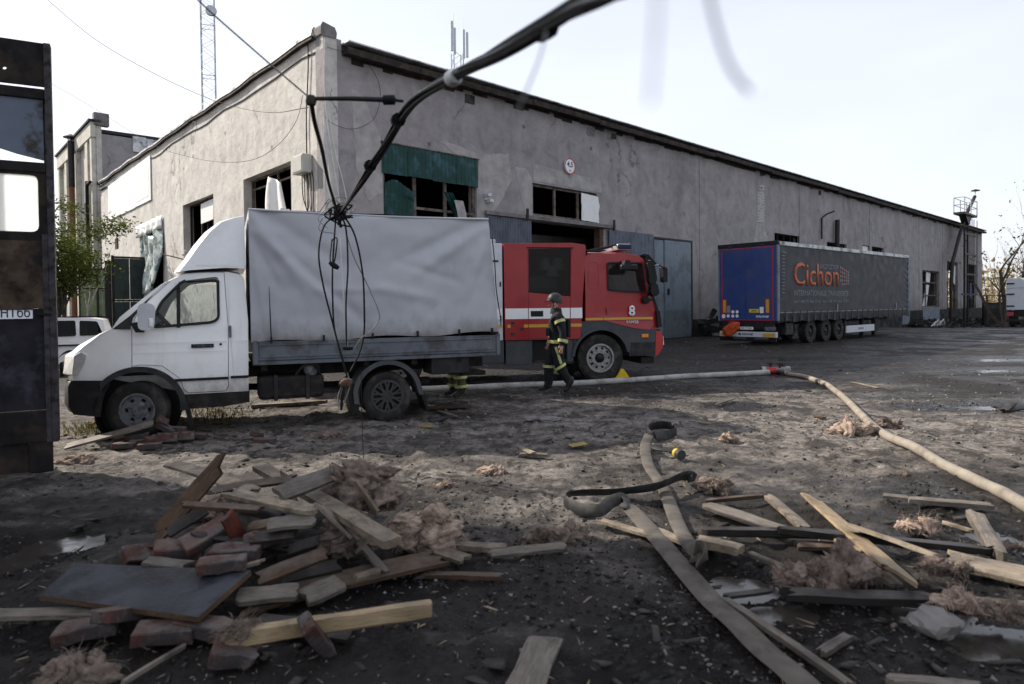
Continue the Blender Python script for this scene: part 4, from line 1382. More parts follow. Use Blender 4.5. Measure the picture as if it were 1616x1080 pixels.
for k, (px, dist, h_, r) in enumerate(((1584, 62, 6.0, .26), (1606, 66, 5.0, .22), (1645, 74, 4.5, .16))):
    P = dp(px, 478, dist)
    tree('bare_tree', ('tall bare tree right of the warehouse end', 'bare forked tree behind the white box truck', 'bare tree at the right edge')[k], (P.x, P.y, -1.0), [((.03, 0, 1), h_, r)] + ([((-.12, .1, 1), h_ * .6, r * .6), ((.4, 0, 1), h_ * .7, r * .7)] if k != 1 else [((-.3, 0, 1), h_ * .6, r * .8)]), 5, (140, 60, 60)[k], .16, M['leaf_dark'], M['bark'], .5, group=None, up=.20, kids=(2, 3))
P = dp(1590, 478, 61)
tree('fallen_tree', 'dark leaning broken trunk at the corner of the far warehouse end', (P.x, P.y, -1), [((-.5, .1, .85), 5.2, .2)], 0, 0, .1, M['leaf_dark'], M['bark'], .3)
# the far wood in autumn colour
mb = MB()
rn = random.Random(5)
for i in range(5200):
    a = rn.uniform(1380, 2100)
    d_ = rn.uniform(110, 190)
    P = dp(a, 480, d_)
    hmax = 7 + 4.5 * noise.noise((P.x * .06, P.y * .06, 2)) + 2 * rn.random()
    c = Vector((P.x, P.y, -1 + hmax * rn.random() ** .8))
    for k in range(3):
        cc = c + Vector((rn.gauss(0, .7), rn.gauss(0, .7), rn.gauss(0, .6)))
        u = Vector((rn.gauss(0, 1), rn.gauss(0, 1), rn.gauss(0, 1))).normalized()
        v = u.cross(Vector((rn.gauss(0, 1), rn.gauss(0, 1), 1))).normalized()
        s_ = rn.uniform(.2, .5)
        mb.add([cc - u * s_, cc + v * s_ * .6, cc + u * s_, cc - v * s_ * .6], [(0, 1, 2, 3)])
tag(mb.build('far_wood', M['leaf_dry']), kind='stuff')
mb = MB()
for i in range(220):
    P = dp(rn.uniform(1400, 2050), 480, rn.uniform(105, 170))
    mb.tube([(P.x, P.y, -1.5), (P.x + rn.gauss(0, .8), P.y, rn.uniform(5, 10))], [.14, .03], 4)
tag(mb.build('far_trunks', M['bark']), kind='stuff')
# rail and low wall by the far trees
P = dp(1552, 478, 70)
fr = thing('low_wall', 'low sooty wall with a wooden rail under the bare trees', 'wall', (P.x, P.y, -1.15), R(-8))
MB().box(0, 9, 0, .3, 0, 2.6).build('wall', M['plinth'], fr, bevel=.02)
MB().bar((-.5, -.2, 3.3), (5.5, -.2, 3.45), .1, .12).build('rail', M['wood_pale'], fr)
MB().box(.2, .3, -.25, -.15, 0, 3.3).box(5.0, 5.1, -.25, -.15, 0, 3.4).build('rail_post', M['wood_brown'], fr)
# rubble heap along the far wall
mb = MB()
for i in range(900):
    u = rn.uniform(55.5, 82) if rn.random() < .85 else rn.uniform(21, 27)
    o_ = abs(rn.gauss(0, 1.0)) + .1
    P = CORNER + DA * u + Vector((DA.y, -DA.x, 0)) * o_
    z = hz(P.x, P.y) + max(0, 1.1 - o_ * .7) * rn.random()
    s_ = rn.uniform(.1, .38)
    mb.bar((P.x - s_, P.y, z), (P.x + s_ * rn.uniform(.2, 1), P.y + rn.gauss(0, s_), z + rn.gauss(0, s_ * .7)), s_ * rn.uniform(.3, 1), s_ * rn.uniform(.2, .8), 0 if rn.random() < .85 else 1)
tag(mb.build('rubble_heap', [M['plinth'], M['concrete']]), kind='stuff')
gd = thing('bent_railing', 'pale bent metal rail lying by the blue door beyond the trailer', 'rail', CORNER + DA * 56.2 + Vector((DA.y, -DA.x, 0)) * 1.6 + Vector((0, 0, -.6)), AA)
mb = MB()
for k in range(4):
    mb.tube([(k * .8, 0, .1), (k * .8 + .6, -.2, .5 + .15 * (k % 2)), (k * .8 + .8, -.2, .15)], .06, 5)
mb.build('rail', M['cable_white'], gd, smooth=50)
# ------------------------------------------------------------------ wheels
def wheel(parent, c, Rr, w, style, steer=0, side=-1, mats=None, name='wheel'):
    """axis along y, outer face towards side*y. tyre > rim, hub"""
    hw = w / 2
    rim_r = {'van': .58, 'cover': .64, 'truck': .58, 'trailer': .58, 'car': .66}[style] * Rr
    prof = [(rim_r, -hw * .72), (rim_r + .02, -hw * .9), (Rr * .84, -hw), (Rr * .95, -hw * .93), (Rr * .985, -hw * .82)]
    for k in range(5):
        y = -hw * .72 + k * hw * .36
        prof += [(Rr, y - hw * .13), (Rr, y + hw * .13), (Rr - .012, y + hw * .15), (Rr - .012, y + hw * .21)]
    prof = prof[:-2]
    prof += [(Rr * .985, hw * .82), (Rr * .95, hw * .93), (Rr * .84, hw), (rim_r + .02, hw * .9), (rim_r, hw * .72)]
    t = MB().lathe(prof, seg=44, closed=True).build(name, M['tyre'], parent, smooth=35, recalc=True, loc=c, rot=(0, 0, steer))
    s = side
    mb = MB()
    def ring(r0, r1, y0, y1, a0=0, a1=360, n=40):
        vs, fs = [], []
        for i in range(n + 1):
            a = R(a0 + (a1 - a0) * i / n)
            for r, y in ((r0, y0), (r1, y0), (r1, y1), (r0, y1)):
                vs.append((r * math.cos(a), s * y, r * math.sin(a)))
        for i in range(n):
            for k in range(4):
                fs.append((i * 4 + k, i * 4 + (k + 1) % 4, i * 4 + 4 + (k + 1) % 4, i * 4 + 4 + k))
        fs += [(0, 1, 2, 3), (n * 4, n * 4 + 3, n * 4 + 2, n * 4 + 1)]
        mb.add(vs, fs)
    if style == 'van':
        ring(rim_r * .93, rim_r + .012, -hw * .6, hw * .80)
        ring(rim_r * .74, rim_r * .935, hw * .30, hw * .42)
        for k in range(6):
            ring(rim_r * .55, rim_r * .745, hw * .36, hw * .48, k * 60 + 11, k * 60 + 49, 6)
        mb.lathe([(0, s * hw * .1), (rim_r * .95, s * hw * .1)], seg=24, mi=1)
        mb.lathe([(0, s * hw * .62), (rim_r * .30, s * hw * .60), (rim_r * .36, s * hw * .50), (rim_r * .56, s * hw * .42)], seg=30)
        for k in range(6):
            a = R(60 * k + 30)
            mb.lathe([(0, s * hw * .66), (.016, s * hw * .65), (.018, s * hw * .5)], (rim_r * .43 * math.cos(a), 0, rim_r * .43 * math.sin(a)), 6)
    elif style == 'cover':
        ring(rim_r * .90, rim_r + .015, hw * .45, hw * .93)
        ring(rim_r * .10, rim_r * .28, hw * .70, hw * .86)
        for k in range(10):
            for d in (-1, 1):
                a0, a1 = R(36 * k), R(36 * k + d * 26)
                mb.bar((rim_r * .24 * math.cos(a0), s * hw * .80, rim_r * .24 * math.sin(a0)), (rim_r * .93 * math.cos(a1), s * hw * .78, rim_r * .93 * math.sin(a1)), .018, .03)
        mb.lathe([(0, s * hw * .93), (rim_r * .13, s * hw * .9), (rim_r * .16, s * hw * .8)], seg=20)
        mb.lathe([(0, s * hw * .3), (rim_r, s * hw * .3)], seg=24, mi=1)
    else:
        big = 'truck' if style == 'truck' else style
        ring(rim_r * .92, rim_r + .015, -hw * .6, hw * .86)
        ring(rim_r * .80, rim_r * .93, hw * .20, hw * .34)
        n = 10 if style != 'car' else 5
        for k in range(n):
            ring(rim_r * .62, rim_r * .81, hw * .30, hw * .42, k * 360 / n + 7, k * 360 / n + 360 / n - 7, 5)
        ring(rim_r * .36, rim_r * .63, hw * .34, hw * .55)
        for k in range(10):
            a = R(36 * k)
            mb.lathe([(0, s * hw * .72), (.020, s * hw * .71), (.022, s * hw * .5)], (rim_r * .52 * math.cos(a), 0, rim_r * .52 * math.sin(a)), 6)
        mb.lathe([(0, s * hw * .16), (rim_r * .95, s * hw * .16)], seg=24, mi=1)
    rm = mats[0]
    mb.build('rim', [rm, M['black']], t, smooth=30, recalc=True)
    if style in ('truck', 'trailer', 'car'):
        MB().lathe([(0, s * hw * .95), (rim_r * .22, s * hw * .92), (rim_r * .33, s * hw * .75), (rim_r * .37, s * hw * .4)], seg=24).build('hub', mats[1], t, smooth=40)
    return t

def shell(profile, y0, y1, warp, ny=12, inset=.05, mat=None, floor=None, inner=True, arch=None):
    """closed cab shell: profile swept across with a warp, hollowed, wheel housings cut out"""
    a = fixed(MB().prism(profile, y0, y1, ny=ny, warp=warp), mat=mat)
    if inner:
        ip = shrink(profile, inset)
        if floor is not None:
            ip = [(x, max(z, floor)) for x, z in ip]
        wi = (lambda x, y, z: warp(x, y, z))
        a = boolean(a, fixed(MB().prism(ip, y0 + inset, y1 - inset, ny=ny, warp=wi)))
    for (x, z, r, ya, yb) in (arch or ()):
        a = boolean(a, fixed(MB().lathe([(0, ya), (r, ya), (r, yb), (0, yb)], (x, 0, z), 40)))
    return a
def side_part(me, poly, y0, y1, gap=.006):
    """split a panel bounded by poly (x,z) off the near side of a shell; returns (rest, panel)"""
    rest = boolean(me.copy(), fixed(MB().prism(poly, y0, y1)))
    part = boolean(me.copy(), fixed(MB().prism(shrink(poly, gap), y0, y1)), 'INTERSECT')
    return rest, part

# ------------------------------------------------------------------ white cargo truck with a grey tarpaulin
TO, TA = Vector((-4.79, 8.66, 0)), math.atan2(.388, .922)
tk = thing('cargo_truck', 'white light truck with grey tarpaulin box parked in the middle of the yard', 'truck', TO, TA)
CW = 1.96
def cabwarp(x, y, z):
    yc = CW / 2
    t = (y - yc) / yc
    k = 1.0
    if z > 1.35: k -= .15 * min(1, (z - 1.35) / .82) ** 1.2
    if x < -.15: k -= .20 * (min(1.0, (-.15 - x) / .72)) ** 2
    if z < .8: k -= .02
    if x < -.2: x = x + .14 * abs(t) ** 3 * min(1, (-.2 - x) / .5)
    if z > 2.05: z = z - .05 * abs(t) ** 3
    return (x, yc + t * yc * k, z)
prof = [(-.855, .76), (-.865, .95), (-.835, 1.09), (-.72, 1.20), (-.46, 1.35), (-.27, 1.425), (-.17, 1.56), (.0, 1.715), (.16, 1.86), (.44, 2.10), (.56, 2.165), (.8, 2.19), (1.1, 2.20), (1.25, 2.17), (1.31, 2.05),
        (1.345, 1.48), (1.335, .54), (.5, .54), (-.36, .76)]
prof2 = []
for i, p in enumerate(prof):                 # more points along long runs, so that the warp bends them
    q = prof[(i + 1) % len(prof)]
    n = max(1, int((Vector(p) - Vector(q)).length / .14))
    prof2 += [(p[0] + (q[0] - p[0]) * j / n, p[1] + (q[1] - p[1]) * j / n) for j in range(n)]
cab = shell(prof2, 0, CW, cabwarp, 14, .045, M['truck_white'], .78, arch=((.02, .37, .50, -.3, .42), (.02, .37, .50, CW - .42, CW + .3)))
win = [(.21, 1.42), (.19, 1.50), (.30, 1.75), (.46, 1.93), (.56, 2.03), (.985, 2.09), (.985, 1.52), (.90, 1.47)]
winr = rounded(win, .05, 3)
cab = boolean(cab, fixed(MB().prism(winr, -.2, CW + .2)))
wsc = [(-.235, 1.50), (.40, 2.055), (.28, 2.25), (-.45, 1.6)]
ws = MB().prism(wsc, .34, CW - .34)
cab = boolean(cab, fixed(ws))
dpoly = [(-.045, .93), (-.04, 1.40), (.0, 1.56), (.14, 1.76), (.44, 2.065), (.56, 2.13), (.80, 2.145), (1.06, 2.15), (1.10, 1.4), (1.09, .62), (1.05, .555), (.60, .555), (.545, .60), (.50, .75), (.30, .92), (.05, .945)]
cab, door = side_part(cab, dpoly, -.25, .25, .007)
cabo = link('cab', cab, tk, 32)
do = link('door', door, tk, 32)
def inset_y(z, x=0.5):
    return cabwarp(x, 0, z)[1]
# window glass follows the leaning side
def pane(poly, off, mat, parent, name='window', warp=cabwarp, y=0):
    mb = MB()
    P = [warp(px_, y, pz_) for px_, pz_ in poly]
    mb.add([(a, b + off, c) for a, b, c in P], [tuple(range(len(P)))])
    return mb.build(name, mat, parent)
g1 = pane(rounded(win, .05, 3), .02, M['glass'], do)
pane(rounded([(x, z) for x, z in win], .05, 3), -.02, M['glass'], cabo, y=CW)
outer = rounded(win, .06, 3)
inner_ = shrink(outer, .022)
mb = MB()
n = len(outer)
vs = [Vector(cabwarp(x, 0, z)) + Vector((0, -.006, 0)) for x, z in shrink(outer, -.012)] + [Vector(cabwarp(x, 0, z)) + Vector((0, -.006, 0)) for x, z in inner_]
mb.add(vs, [(i, (i + 1) % n, n + (i + 1) % n, n + i) for i in range(n)])
sl = mb.build('window_seal', M['black'], do)
sl.modifiers.new('t', 'SOLIDIFY').thickness = .012
mb = MB().add([cabwarp(x, -.0, z) for x, z in ((.478, 1.42), (.522, 1.42), (.522, 2.02), (.478, 1.97))], [(0, 1, 2, 3)])
dv = mb.build('window_divider', M['black'], do)
dv.modifiers.new('t', 'SOLIDIFY').thickness = .03
tri = [(-.265, 1.415), (-.05, 1.405), (-.02, 1.55), (.10, 1.74), (.40, 2.045), (.37, 2.02), (.22, 1.86), (-.05, 1.58)]
mb = MB().add([Vector(cabwarp(x, 0, z)) + Vector((0, -.004, 0)) for x, z in tri], [tuple(range(len(tri)))])
tr = mb.build('pillar_trim', M['dark_trim'], cabo)
tr.modifiers.new('t', 'SOLIDIFY').thickness = .006
mb = MB().add([(-.215, .32, 1.52), (-.215, CW - .32, 1.52), (.39, CW - .32, 2.05), (.39, .32, 2.05)], [(0, 1, 2, 3)])
mb.build('windscreen', M['glass'], cabo)
MB().box(-.27, -.15, .35, .9, 1.47, 1.49).tube([(-.26, .5, 1.46), (-.12, .65, 1.57), (-.02, .95, 1.66)], .012, 5).build('wiper', M['black'], cabo)
MB().tube(spline([(-.23, .25, 1.46), (-.2, .35, 1.5), (-.26, .4, 1.48), (-.16, .45, 1.53)], 4), .012, 5).build('washer', M['black'], cabo)
for ya, yb in ((.03, .44), (CW - .44, CW - .03)):
    MB().lathe([(.494, ya), (.494, yb)], (.02, 0, .37), 30).build('wheel_liner', M['black'], tk, smooth=60)
    MB().lathe([(0, (yb if ya < 1 else ya)), (.494, (yb if ya < 1 else ya))], (.02, 0, .37), 30).build('wheel_liner', M['black'], tk)
# arch lip, sill, bumper
al = arc(.02, .37, .56, 138, 8, 22)
il = arc(.02, .37, .49, 8, 146, 22)
MB().prism(al + [(.62, .34), (.50, .34)] + il, -.022, .10).build('arch_trim', M['dark_trim'], cabo, smooth=30)
MB().prism([(.52, .545), (1.335, .545), (1.335, .40), (1.0, .36), (.56, .36)], .03, .30).build('step_sill', M['chassis'], tk, bevel=.012)
MB().box(.44, 1.085, -.016, .004, .715, .75).build('side_moulding', M['black'], do, bevel=.005)
MB().box(1.115, 1.34, -.012, .008, .722, .757).build('side_moulding', M['black'], cabo, bevel=.005)
MB().box(-.03, 1.075, -.0035, .004, 1.222, 1.228).box(-.03, 1.075, -.003, .004, 1.10, 1.104).build('swage_line', M['truck_white'], do)
MB().box(1.12, 1.335, -.0035, .004, 1.222, 1.228).build('swage_line', M['truck_white'], cabo)
MB().lathe([(0, -.012), (.018, -.01), (.022, .004)], (-.33, .06, 1.05), 12).build('side_repeater', M['orange_lens'], cabo)
MB().box(1.10, 1.135, -.012, .006, 1.27, 1.43).build('handle', M['rim_grey'], do, bevel=.008)
MB().lathe([(0, -.008), (.014, -.006), (.016, .004)], (1.0, 0, 1.185), 12).build('lock', M['black'], do)
bd = MB().box(.645, .915, -.008, .004, 1.145, 1.195).build('badge', M['black'], do, bevel=.003)
text('lettering', 'ГАЗель', .23, .032, M['rim_grey'], bd, (.665, -.0085, 1.155), FACE, .01, shear=.3)
bump = [(-.87, .76), (-.90, .70), (-.90, .45), (-.85, .36), (-.50, .33), (-.485, .40), (-.47, .50), (-.42, .62), (-.34, .72), (-.36, .755)]
MB().prism(bump, -.015, CW + .015, ny=14, warp=lambda x, y, z: (x + .14 * abs((y - CW / 2) / (CW / 2)) ** 3 * min(1, max(0, -.2 - x) / .5), CW / 2 + (y - CW / 2) * (1 - .19 * min(1, max(0, -.2 - x) / .68) ** 2), z)).build('bumper', M['dark_trim'], tk, smooth=35, bevel=.015)
MB().box(-.91, -.86, .45, CW - .45, .80, 1.0).build('grille', M['dark_trim'], cabo, bevel=.02)
for yy, s_ in ((0, 1), (CW, -1)):
    P = [(-.85, .84), (-.78, .83), (-.70, .97), (-.655, 1.10), (-.74, 1.135), (-.82, 1.08)]
    vs = [Vector(cabwarp(x, yy, z)) + Vector((-.012, -.012 * s_, 0)) for x, z in P] + [Vector(cabwarp(x - .05, CW / 2 + (yy - CW / 2) * .72, z)) + Vector((-.02, 0, 0)) for x, z in P]
    n = 6
    hl = MB().add(vs, [tuple(range(n)), tuple(range(2 * n - 1, n - 1, -1))] + [(i, (i + 1) % n, n + (i + 1) % n, n + i) for i in range(n)]).build('headlight', M['lens'], tk, recalc=True, bevel=.012)
# mirror
mi = MB().prism(rounded([(.085, 1.42), (.21, 1.42), (.23, 1.67), (.20, 1.71), (.10, 1.71), (.08, 1.66)], .04, 3), -.25, -.16).build('mirror', M['white_paint2'], tk, smooth=40, bevel=.025)
MB().box(.175, .238, -.26, -.22, 1.43, 1.55).build('turn_lamp', M['lens'], mi, bevel=.015)
MB().prism([(-.01, 1.48), (.04, 1.38), (.12, 1.38), (.1, 1.5)], -.24, .07).build('mirror_arm', M['black'], mi, bevel=.01)
# seats, wheel and dash seen through the windows
MB().box(.55, .75, .2, CW - .2, .85, 1.42).box(.25, .72, .2, CW - .2, .85, 1.05).build('seat', M['seat'], tk, bevel=.06)
MB().box(-.2, .12, .15, CW - .15, .95, 1.42).build('dashboard', M['seat'], tk, bevel=.06)
st = MB()
cst, ax = Vector((.30, .55, 1.50)), Vector((-.75, 0, -.65)).normalized()
e1, e2 = Vector((0, 1, 0)), ax.cross(Vector((0, 1, 0))).normalized()
st.tube([cst + (e1 * math.cos(R(a)) + e2 * math.sin(R(a))) * .2 for a in range(0, 361, 15)], .016, 6, cap=False)
for a in (90, 210, 330):
    st.tube([cst, cst + (e1 * math.cos(R(a)) + e2 * math.sin(R(a))) * .2], .014, 5)
st.tube([cst, cst + ax * .35], .03, 6)
st.build('steering_wheel', M['black'], tk, smooth=40)
# roof fairing
fp = [(.42, 2.145), (.53, 2.30), (.66, 2.51), (.81, 2.70), (.99, 2.845), (1.17, 2.905), (1.32, 2.94), (1.33, 2.20), (1.03, 2.205), (.53, 2.165)]
def fw(x, y, z):
    t = (y - CW / 2) / (CW / 2)
    hgt = max(0, (z - 2.15) / .8)
    return (x + .10 * abs(t) ** 5 * max(0, min(1, (1.3 - x) / .6)), CW / 2 + t * (CW / 2 - .07 - .05 * hgt), z - .03 * hgt * abs(t) ** 6)
fa = link('roof_fairing', fixed(MB().prism(fp, 0, CW, ny=18, warp=fw), mat=M['white_paint']), tk, 38)
sp_ = [(.62, 2.235), (1.24, 2.225), (1.24, 2.56), (1.05, 2.50), (.84, 2.38)]
MB().add([Vector(fw(x, 0, z)) + Vector((.0, -.006, 0)) for x, z in sp_], [tuple(range(5))]).build('side_pressing', M['white_paint'], fa).modifiers.new('t', 'SOLIDIFY').thickness = .012
# tarpaulin box
TL0, TL1, TY0, TY1, TZ0, TZ1 = 1.375, 4.90, -.075, 2.10, 1.20, 2.99
def drape(u, z):
    """sag and tension folds of the near side of the cover"""
    d = 0
    def fold(p0, p1, w, a):
        P0, P1, P = Vector(p0), Vector(p1), Vector((u, z))
        e = (P1 - P0)
        t = max(0, min(1, (P - P0).dot(e) / e.length_squared))
        q = (P - P0 - e * t)
        s_ = q.length / w
        return 1.35 * a * math.exp(-s_ * s_ * 1.7) * (math.sin(PI * min(1, t * .9 + .12)) ** .6)
    for f_ in (((1.40, 2.93), (2.2, 1.75), .10, .028), ((1.45, 2.7), (2.75, 1.45), .09, .024), ((1.55, 2.95), (2.8, 2.1), .13, -.026), ((1.9, 2.35), (3.0, 1.35), .10, -.026),
               ((4.78, 2.93), (3.55, 2.05), .13, .034), ((4.80, 2.8), (4.3, 1.5), .10, .026), ((4.75, 2.95), (3.2, 2.25), .11, -.024), ((4.5, 2.3), (4.25, 1.3), .07, -.022),
               ((3.0, 1.95), (4.0, 1.75), .10, .018), ((3.4, 2.3), (4.4, 2.0), .08, -.014), ((2.2, 1.9), (3.3, 1.9), .06, .010),
               ((1.45, 2.2), (1.62, 1.25), .05, .020), ((1.42, 2.6), (1.75, 1.9), .06, -.02), ((4.0, 1.6), (4.1, 1.25), .06, .014), ((3.6, 1.55), (3.65, 1.25), .05, -.012)):
        d += fold(*f_)
    d += .035 * math.sin(PI * (u - TL0) / (TL1 - TL0)) * math.sin(PI * (z - TZ0) / (TZ1 - TZ0))
    d += .030 * noise.noise((u * 1.6, z * 1.9, 3)) + .012 * noise.noise((u * 5, z * 5, 7))
    d += .012 * noise.noise((u * 3.2, .4, 9)) * max(0, 1 - (z - TZ0) / .5)
    return d
nu, nv = 96, 54
def edge_x(v):
    return TL0 + .0 * v, TL1 + .06 * (1 - v) - .09 * v
vs, fs = [], []
for j in range(nv + 1):
    v = j / nv
    a, b = edge_x(v)
    for i in range(nu + 1):
        u = a + (b - a) * i / nu
        hem = TZ0 + .02 * math.sin(i / nu * 15 * PI / 3) - .005 + .055 * (i / nu)
        z = hem + (TZ1 + .0 - .025 * math.sin(i / nu * PI) - hem) * v
        vs.append((u, TY0 + .05 - drape(u, z) * (1 if 0 < j < nv else .4 if j == 0 else 0), z))
for j in range(nv):
    for i in range(nu):
        fs.append((j * (nu + 1) + i, j * (nu + 1) + i + 1, (j + 1) * (nu + 1) + i + 1, (j + 1) * (nu + 1) + i))
mb = MB().add(vs, fs)
def flat(vs4, n1, n2, amp, ax):
    vs, fs = [], []
    A, B, C_, D = map(Vector, vs4)
    for j in range(n2 + 1):
        for i in range(n1 + 1):
            p = A.lerp(B, i / n1).lerp(D.lerp(C_, i / n1), j / n2)
            e = amp * noise.noise(p * 1.7) * (1 if 0 < i < n1 and 0 < j < n2 else .2)
            p = p + Vector(ax) * e
            vs.append(p)
    for j in range(n2):
        for i in range(n1):
            fs.append((j * (n1 + 1) + i, j * (n1 + 1) + i + 1, (j + 1) * (n1 + 1) + i + 1, (j + 1) * (n1 + 1) + i))
    mb.add(vs, fs)
yn, yf = TY0 + .05, TY1
flat([(TL0, yn, TZ1), (TL1 - .09, yn, TZ1), (TL1 - .09, yf, TZ1), (TL0, yf, TZ1)], 24, 14, -.05, (0, 0, 1))
flat([(TL0, yn, TZ0), (TL0, yf, TZ0), (TL0, yf, TZ1), (TL0, yn, TZ1)], 8, 8, .03, (1, 0, 0))
flat([(TL1 + .06, yf, TZ0), (TL1 + .06, yn, TZ0), (TL1 - .09, yn, TZ1), (TL1 - .09, yf, TZ1)], 8, 8, .03, (1, 0, 0))
flat([(TL0, yf, TZ0), (TL1 + .06, yf, TZ0), (TL1 - .09, yf, TZ1), (TL0, yf, TZ1)], 16, 8, .03, (0, 1, 0))
tp = mb.build('tarpaulin', M['tarp'], tk, smooth=55)
MB().tube([(TL0 + (TL1 - .09 - TL0) * i / 20, TY0 + .05, TZ1 - .006 - .022 * math.sin(i / 20 * PI)) for i in range(21)], .016, 8).build('top_hem', M['tarp'], tp, smooth=60)
for u in (1.63, 2.32, 3.0, 3.66, 4.3, 4.83):
    zb = TZ0 + .055 * (u - TL0) / 3.5
    MB().box(u - .012, u + .012, TY0 - .03, TY0 + .02, zb - .02, zb + .06).build('tie', M['black'], tk)
MB().tube([(1.615, TY0 - .006, 1.95), (1.62, TY0 - .012, 1.6), (1.63, TY0 - .012, 1.22)], [.003, .008, .009], 5).build('slit', M['black'], tk)
MB().tube(spline([(TL1 - .05, TY0 + .0, 2.7), (TL1 - .02, TY0 - .02, 2.3), (TL1 + .0, TY0 - .02, 1.9), (TL1 + .06, TY0 - .02, 1.5), (TL1 + .07, TY0 - .02, 1.35)], 5), .009, 5).build('lashing_rope', M['black'], tk)
# load bed
bs = MB().box(1.39, 4.96, -.065, -.02, .945, 1.205).build('side_board', M['bed_grey'], tk, bevel=.008)
MB().box(1.50, 4.85, -.078, -.066, .985, 1.01).box(1.50, 4.85, -.078, -.066, 1.145, 1.165).box(1.48, 1.5, -.078, -.066, .985, 1.165).box(4.85, 4.87, -.078, -.066, .985, 1.165).build('board_rib', M['bed_grey'], bs, bevel=.004)
for u in (1.40, 4.90):
    MB().box(u, u + .06, -.085, -.066, .90, 1.22).build('corner_stake', M['bed_grey'], tk, bevel=.004)
MB().box(1.39, 4.97, -.05, 2.08, .885, .940).build('bed_floor', M['bed_grey'], tk, bevel=.006)
MB().box(4.915, 4.96, -.02, 2.06, .945, 1.21).build('tail_board', M['bed_grey'], tk, bevel=.006)
MB().box(1.39, 4.96, 2.06, 2.10, .945, 1.21).build('side_board', M['bed_grey'], tk)
mb = MB().box(.9, 4.9, .55, .65, .68, .84).box(.9, 4.9, 1.35, 1.45, .68, .84)
for u in (1.5, 2.2, 2.9, 3.6, 4.3):
    mb.box(u, u + .08, .05, 1.95, .80, .884)
mb.box(2.6, 4.0, .5, .62, .45, .55)
mb.tube([(1.0, 1.0, .5), (3.2, 1.0, .45)], .05, 8)
mb.lathe([(0, -.7), (.07, -.7), (.09, -.15), (.17, -.1), (.17, .1), (.09, .15), (.07, .7), (0, .7)], (3.22, 1.0, .36), 16)
mb.build('chassis', M['chassis'], tk)
ft = MB().box(1.46, 2.33, .02, .50, .40, .72).build('fuel_tank', M['chassis'], tk, bevel=.05)
for u in (1.66, 2.08):
    MB().box(u, u + .05, .0, .52, .385, .735).build('tank_strap', M['steel_dark'], ft, bevel=.004)
MB().lathe([(0, -.06), (.10, -.05), (.11, 0), (.10, .05), (0, .06)], (2.16, .1, .80), 14).build('air_filter', M['rim_grey'], tk, smooth=40)
MB().tube(spline([(1.95, .05, .72), (2.05, .0, .85), (2.2, .0, .86), (2.28, .05, .72)], 5), .02, 6).build('filler_hose', M['chassis'], tk)
MB().box(3.9, 4.5, .05, .55, .63, .885).build('tool_box', M['dark_trim'], tk, bevel=.015)
MB().box(4.5, 4.9, .4, 1.6, .55, .62).build('rear_beam', M['chassis'], tk, bevel=.01)
# rear mudguard, flaps, wheels
fo = arc(3.22, .38, .50, 172, 20, 22)
fi = arc(3.22, .38, .445, 20, 172, 22)
MB().prism([(2.74, .28)] + fo + [(3.75, .36), (3.69, .36)] + fi + [(2.80, .28)], -.04, .36).build('mudguard', M['grey_trim'], tk, smooth=30, bevel=.006)
MB().prism([(3.70, .40), (3.76, .40), (3.83, .12), (3.80, .10)], -.03, .33).build('mud_flap', M['black'], tk)
MB().prism([(2.62, .55), (2.84, .55), (2.80, .14), (2.70, .14)], -.0, .33).build('mud_flap', M['black'], tk)
MB().prism([(.55, .38), (.60, .38), (.66, .06), (.62, .05)], .02, .25).build('mud_flap', M['black'], tk)
MB().box(3.7, 3.9, .3, .9, .06, .16).build('spare_hanger', M['chassis'], tk)
wheel(tk, (.02, .13, .365), .365, .20, 'van', R(-14), mats=(M['rim_grey'], M['rim_grey']))
wheel(tk, (.02, CW - .13, .365), .365, .20, 'van', R(-14), 1, mats=(M['rim_grey'], M['rim_grey']))
wheel(tk, (3.22, .10, .355), .355, .19, 'cover', mats=(M['rim_dark'],))
wheel(tk, (3.22, .34, .355), .355, .19, 'van', mats=(M['rim_dark'],))
wheel(tk, (3.22, CW - .10, .355), .355, .19, 'cover', 0, 1, mats=(M['rim_dark'],))

# ------------------------------------------------------------------ fire engine
FO, FA = Vector((1.9, 14.59, 0)), R(12)
fe = thing('fire_engine', 'red fire engine with white and yellow stripes parked behind the tarpaulin truck', 'fire engine', FO, FA)
FW = 2.5
def fwarp(x, y, z):
    t = (y - FW / 2) / (FW / 2)
    k = 1.0
    if z > 1.9: k -= .05 * ((z - 1.9) / .9)
    if x > .9: k -= .07 * min(1, (x - .9) / .5) ** 2
    if x > .8: x = x - .06 * abs(t) ** 4 * min(1, (x - .8) / .5)
    if z > 2.6: z = z - .06 * abs(t) ** 4
    return (x, FW / 2 + t * FW / 2 * k, z)
cp = [(-.34, 1.30), (-.34, 2.74), (-.22, 2.80), (.1, 2.815), (.61, 2.82), (.92, 2.77), (1.03, 2.69), (1.12, 2.5), (1.26, 1.95), (1.36, 1.55), (1.39, 1.12), (1.18, 1.11), (.92, 1.12), (.67, 1.155), (.42, 1.22), (.1, 1.31)]
cp2 = []
for i, p in enumerate(cp):
    q = cp[(i + 1) % len(cp)]
    n = max(1, int((Vector(p) - Vector(q)).length / .2))
    cp2 += [(p[0] + (q[0] - p[0]) * j / n, p[1] + (q[1] - p[1]) * j / n) for j in range(n)]
fc = shell(cp2, 0, FW, fwarp, 14, .06, M['red_paint'], 1.34)
fwin = rounded([(.175, 1.965), (.165, 2.555), (.985, 2.555), (1.055, 1.915), (.55, 1.925)], .05, 3)
fc = boolean(fc, fixed(MB().prism(fwin, -.3, FW + .3)))
fc = boolean(fc, fixed(MB().prism([(1.10, 2.50), (1.265, 1.93), (1.6, 1.93), (1.6, 2.5)], .18, FW - .18)))
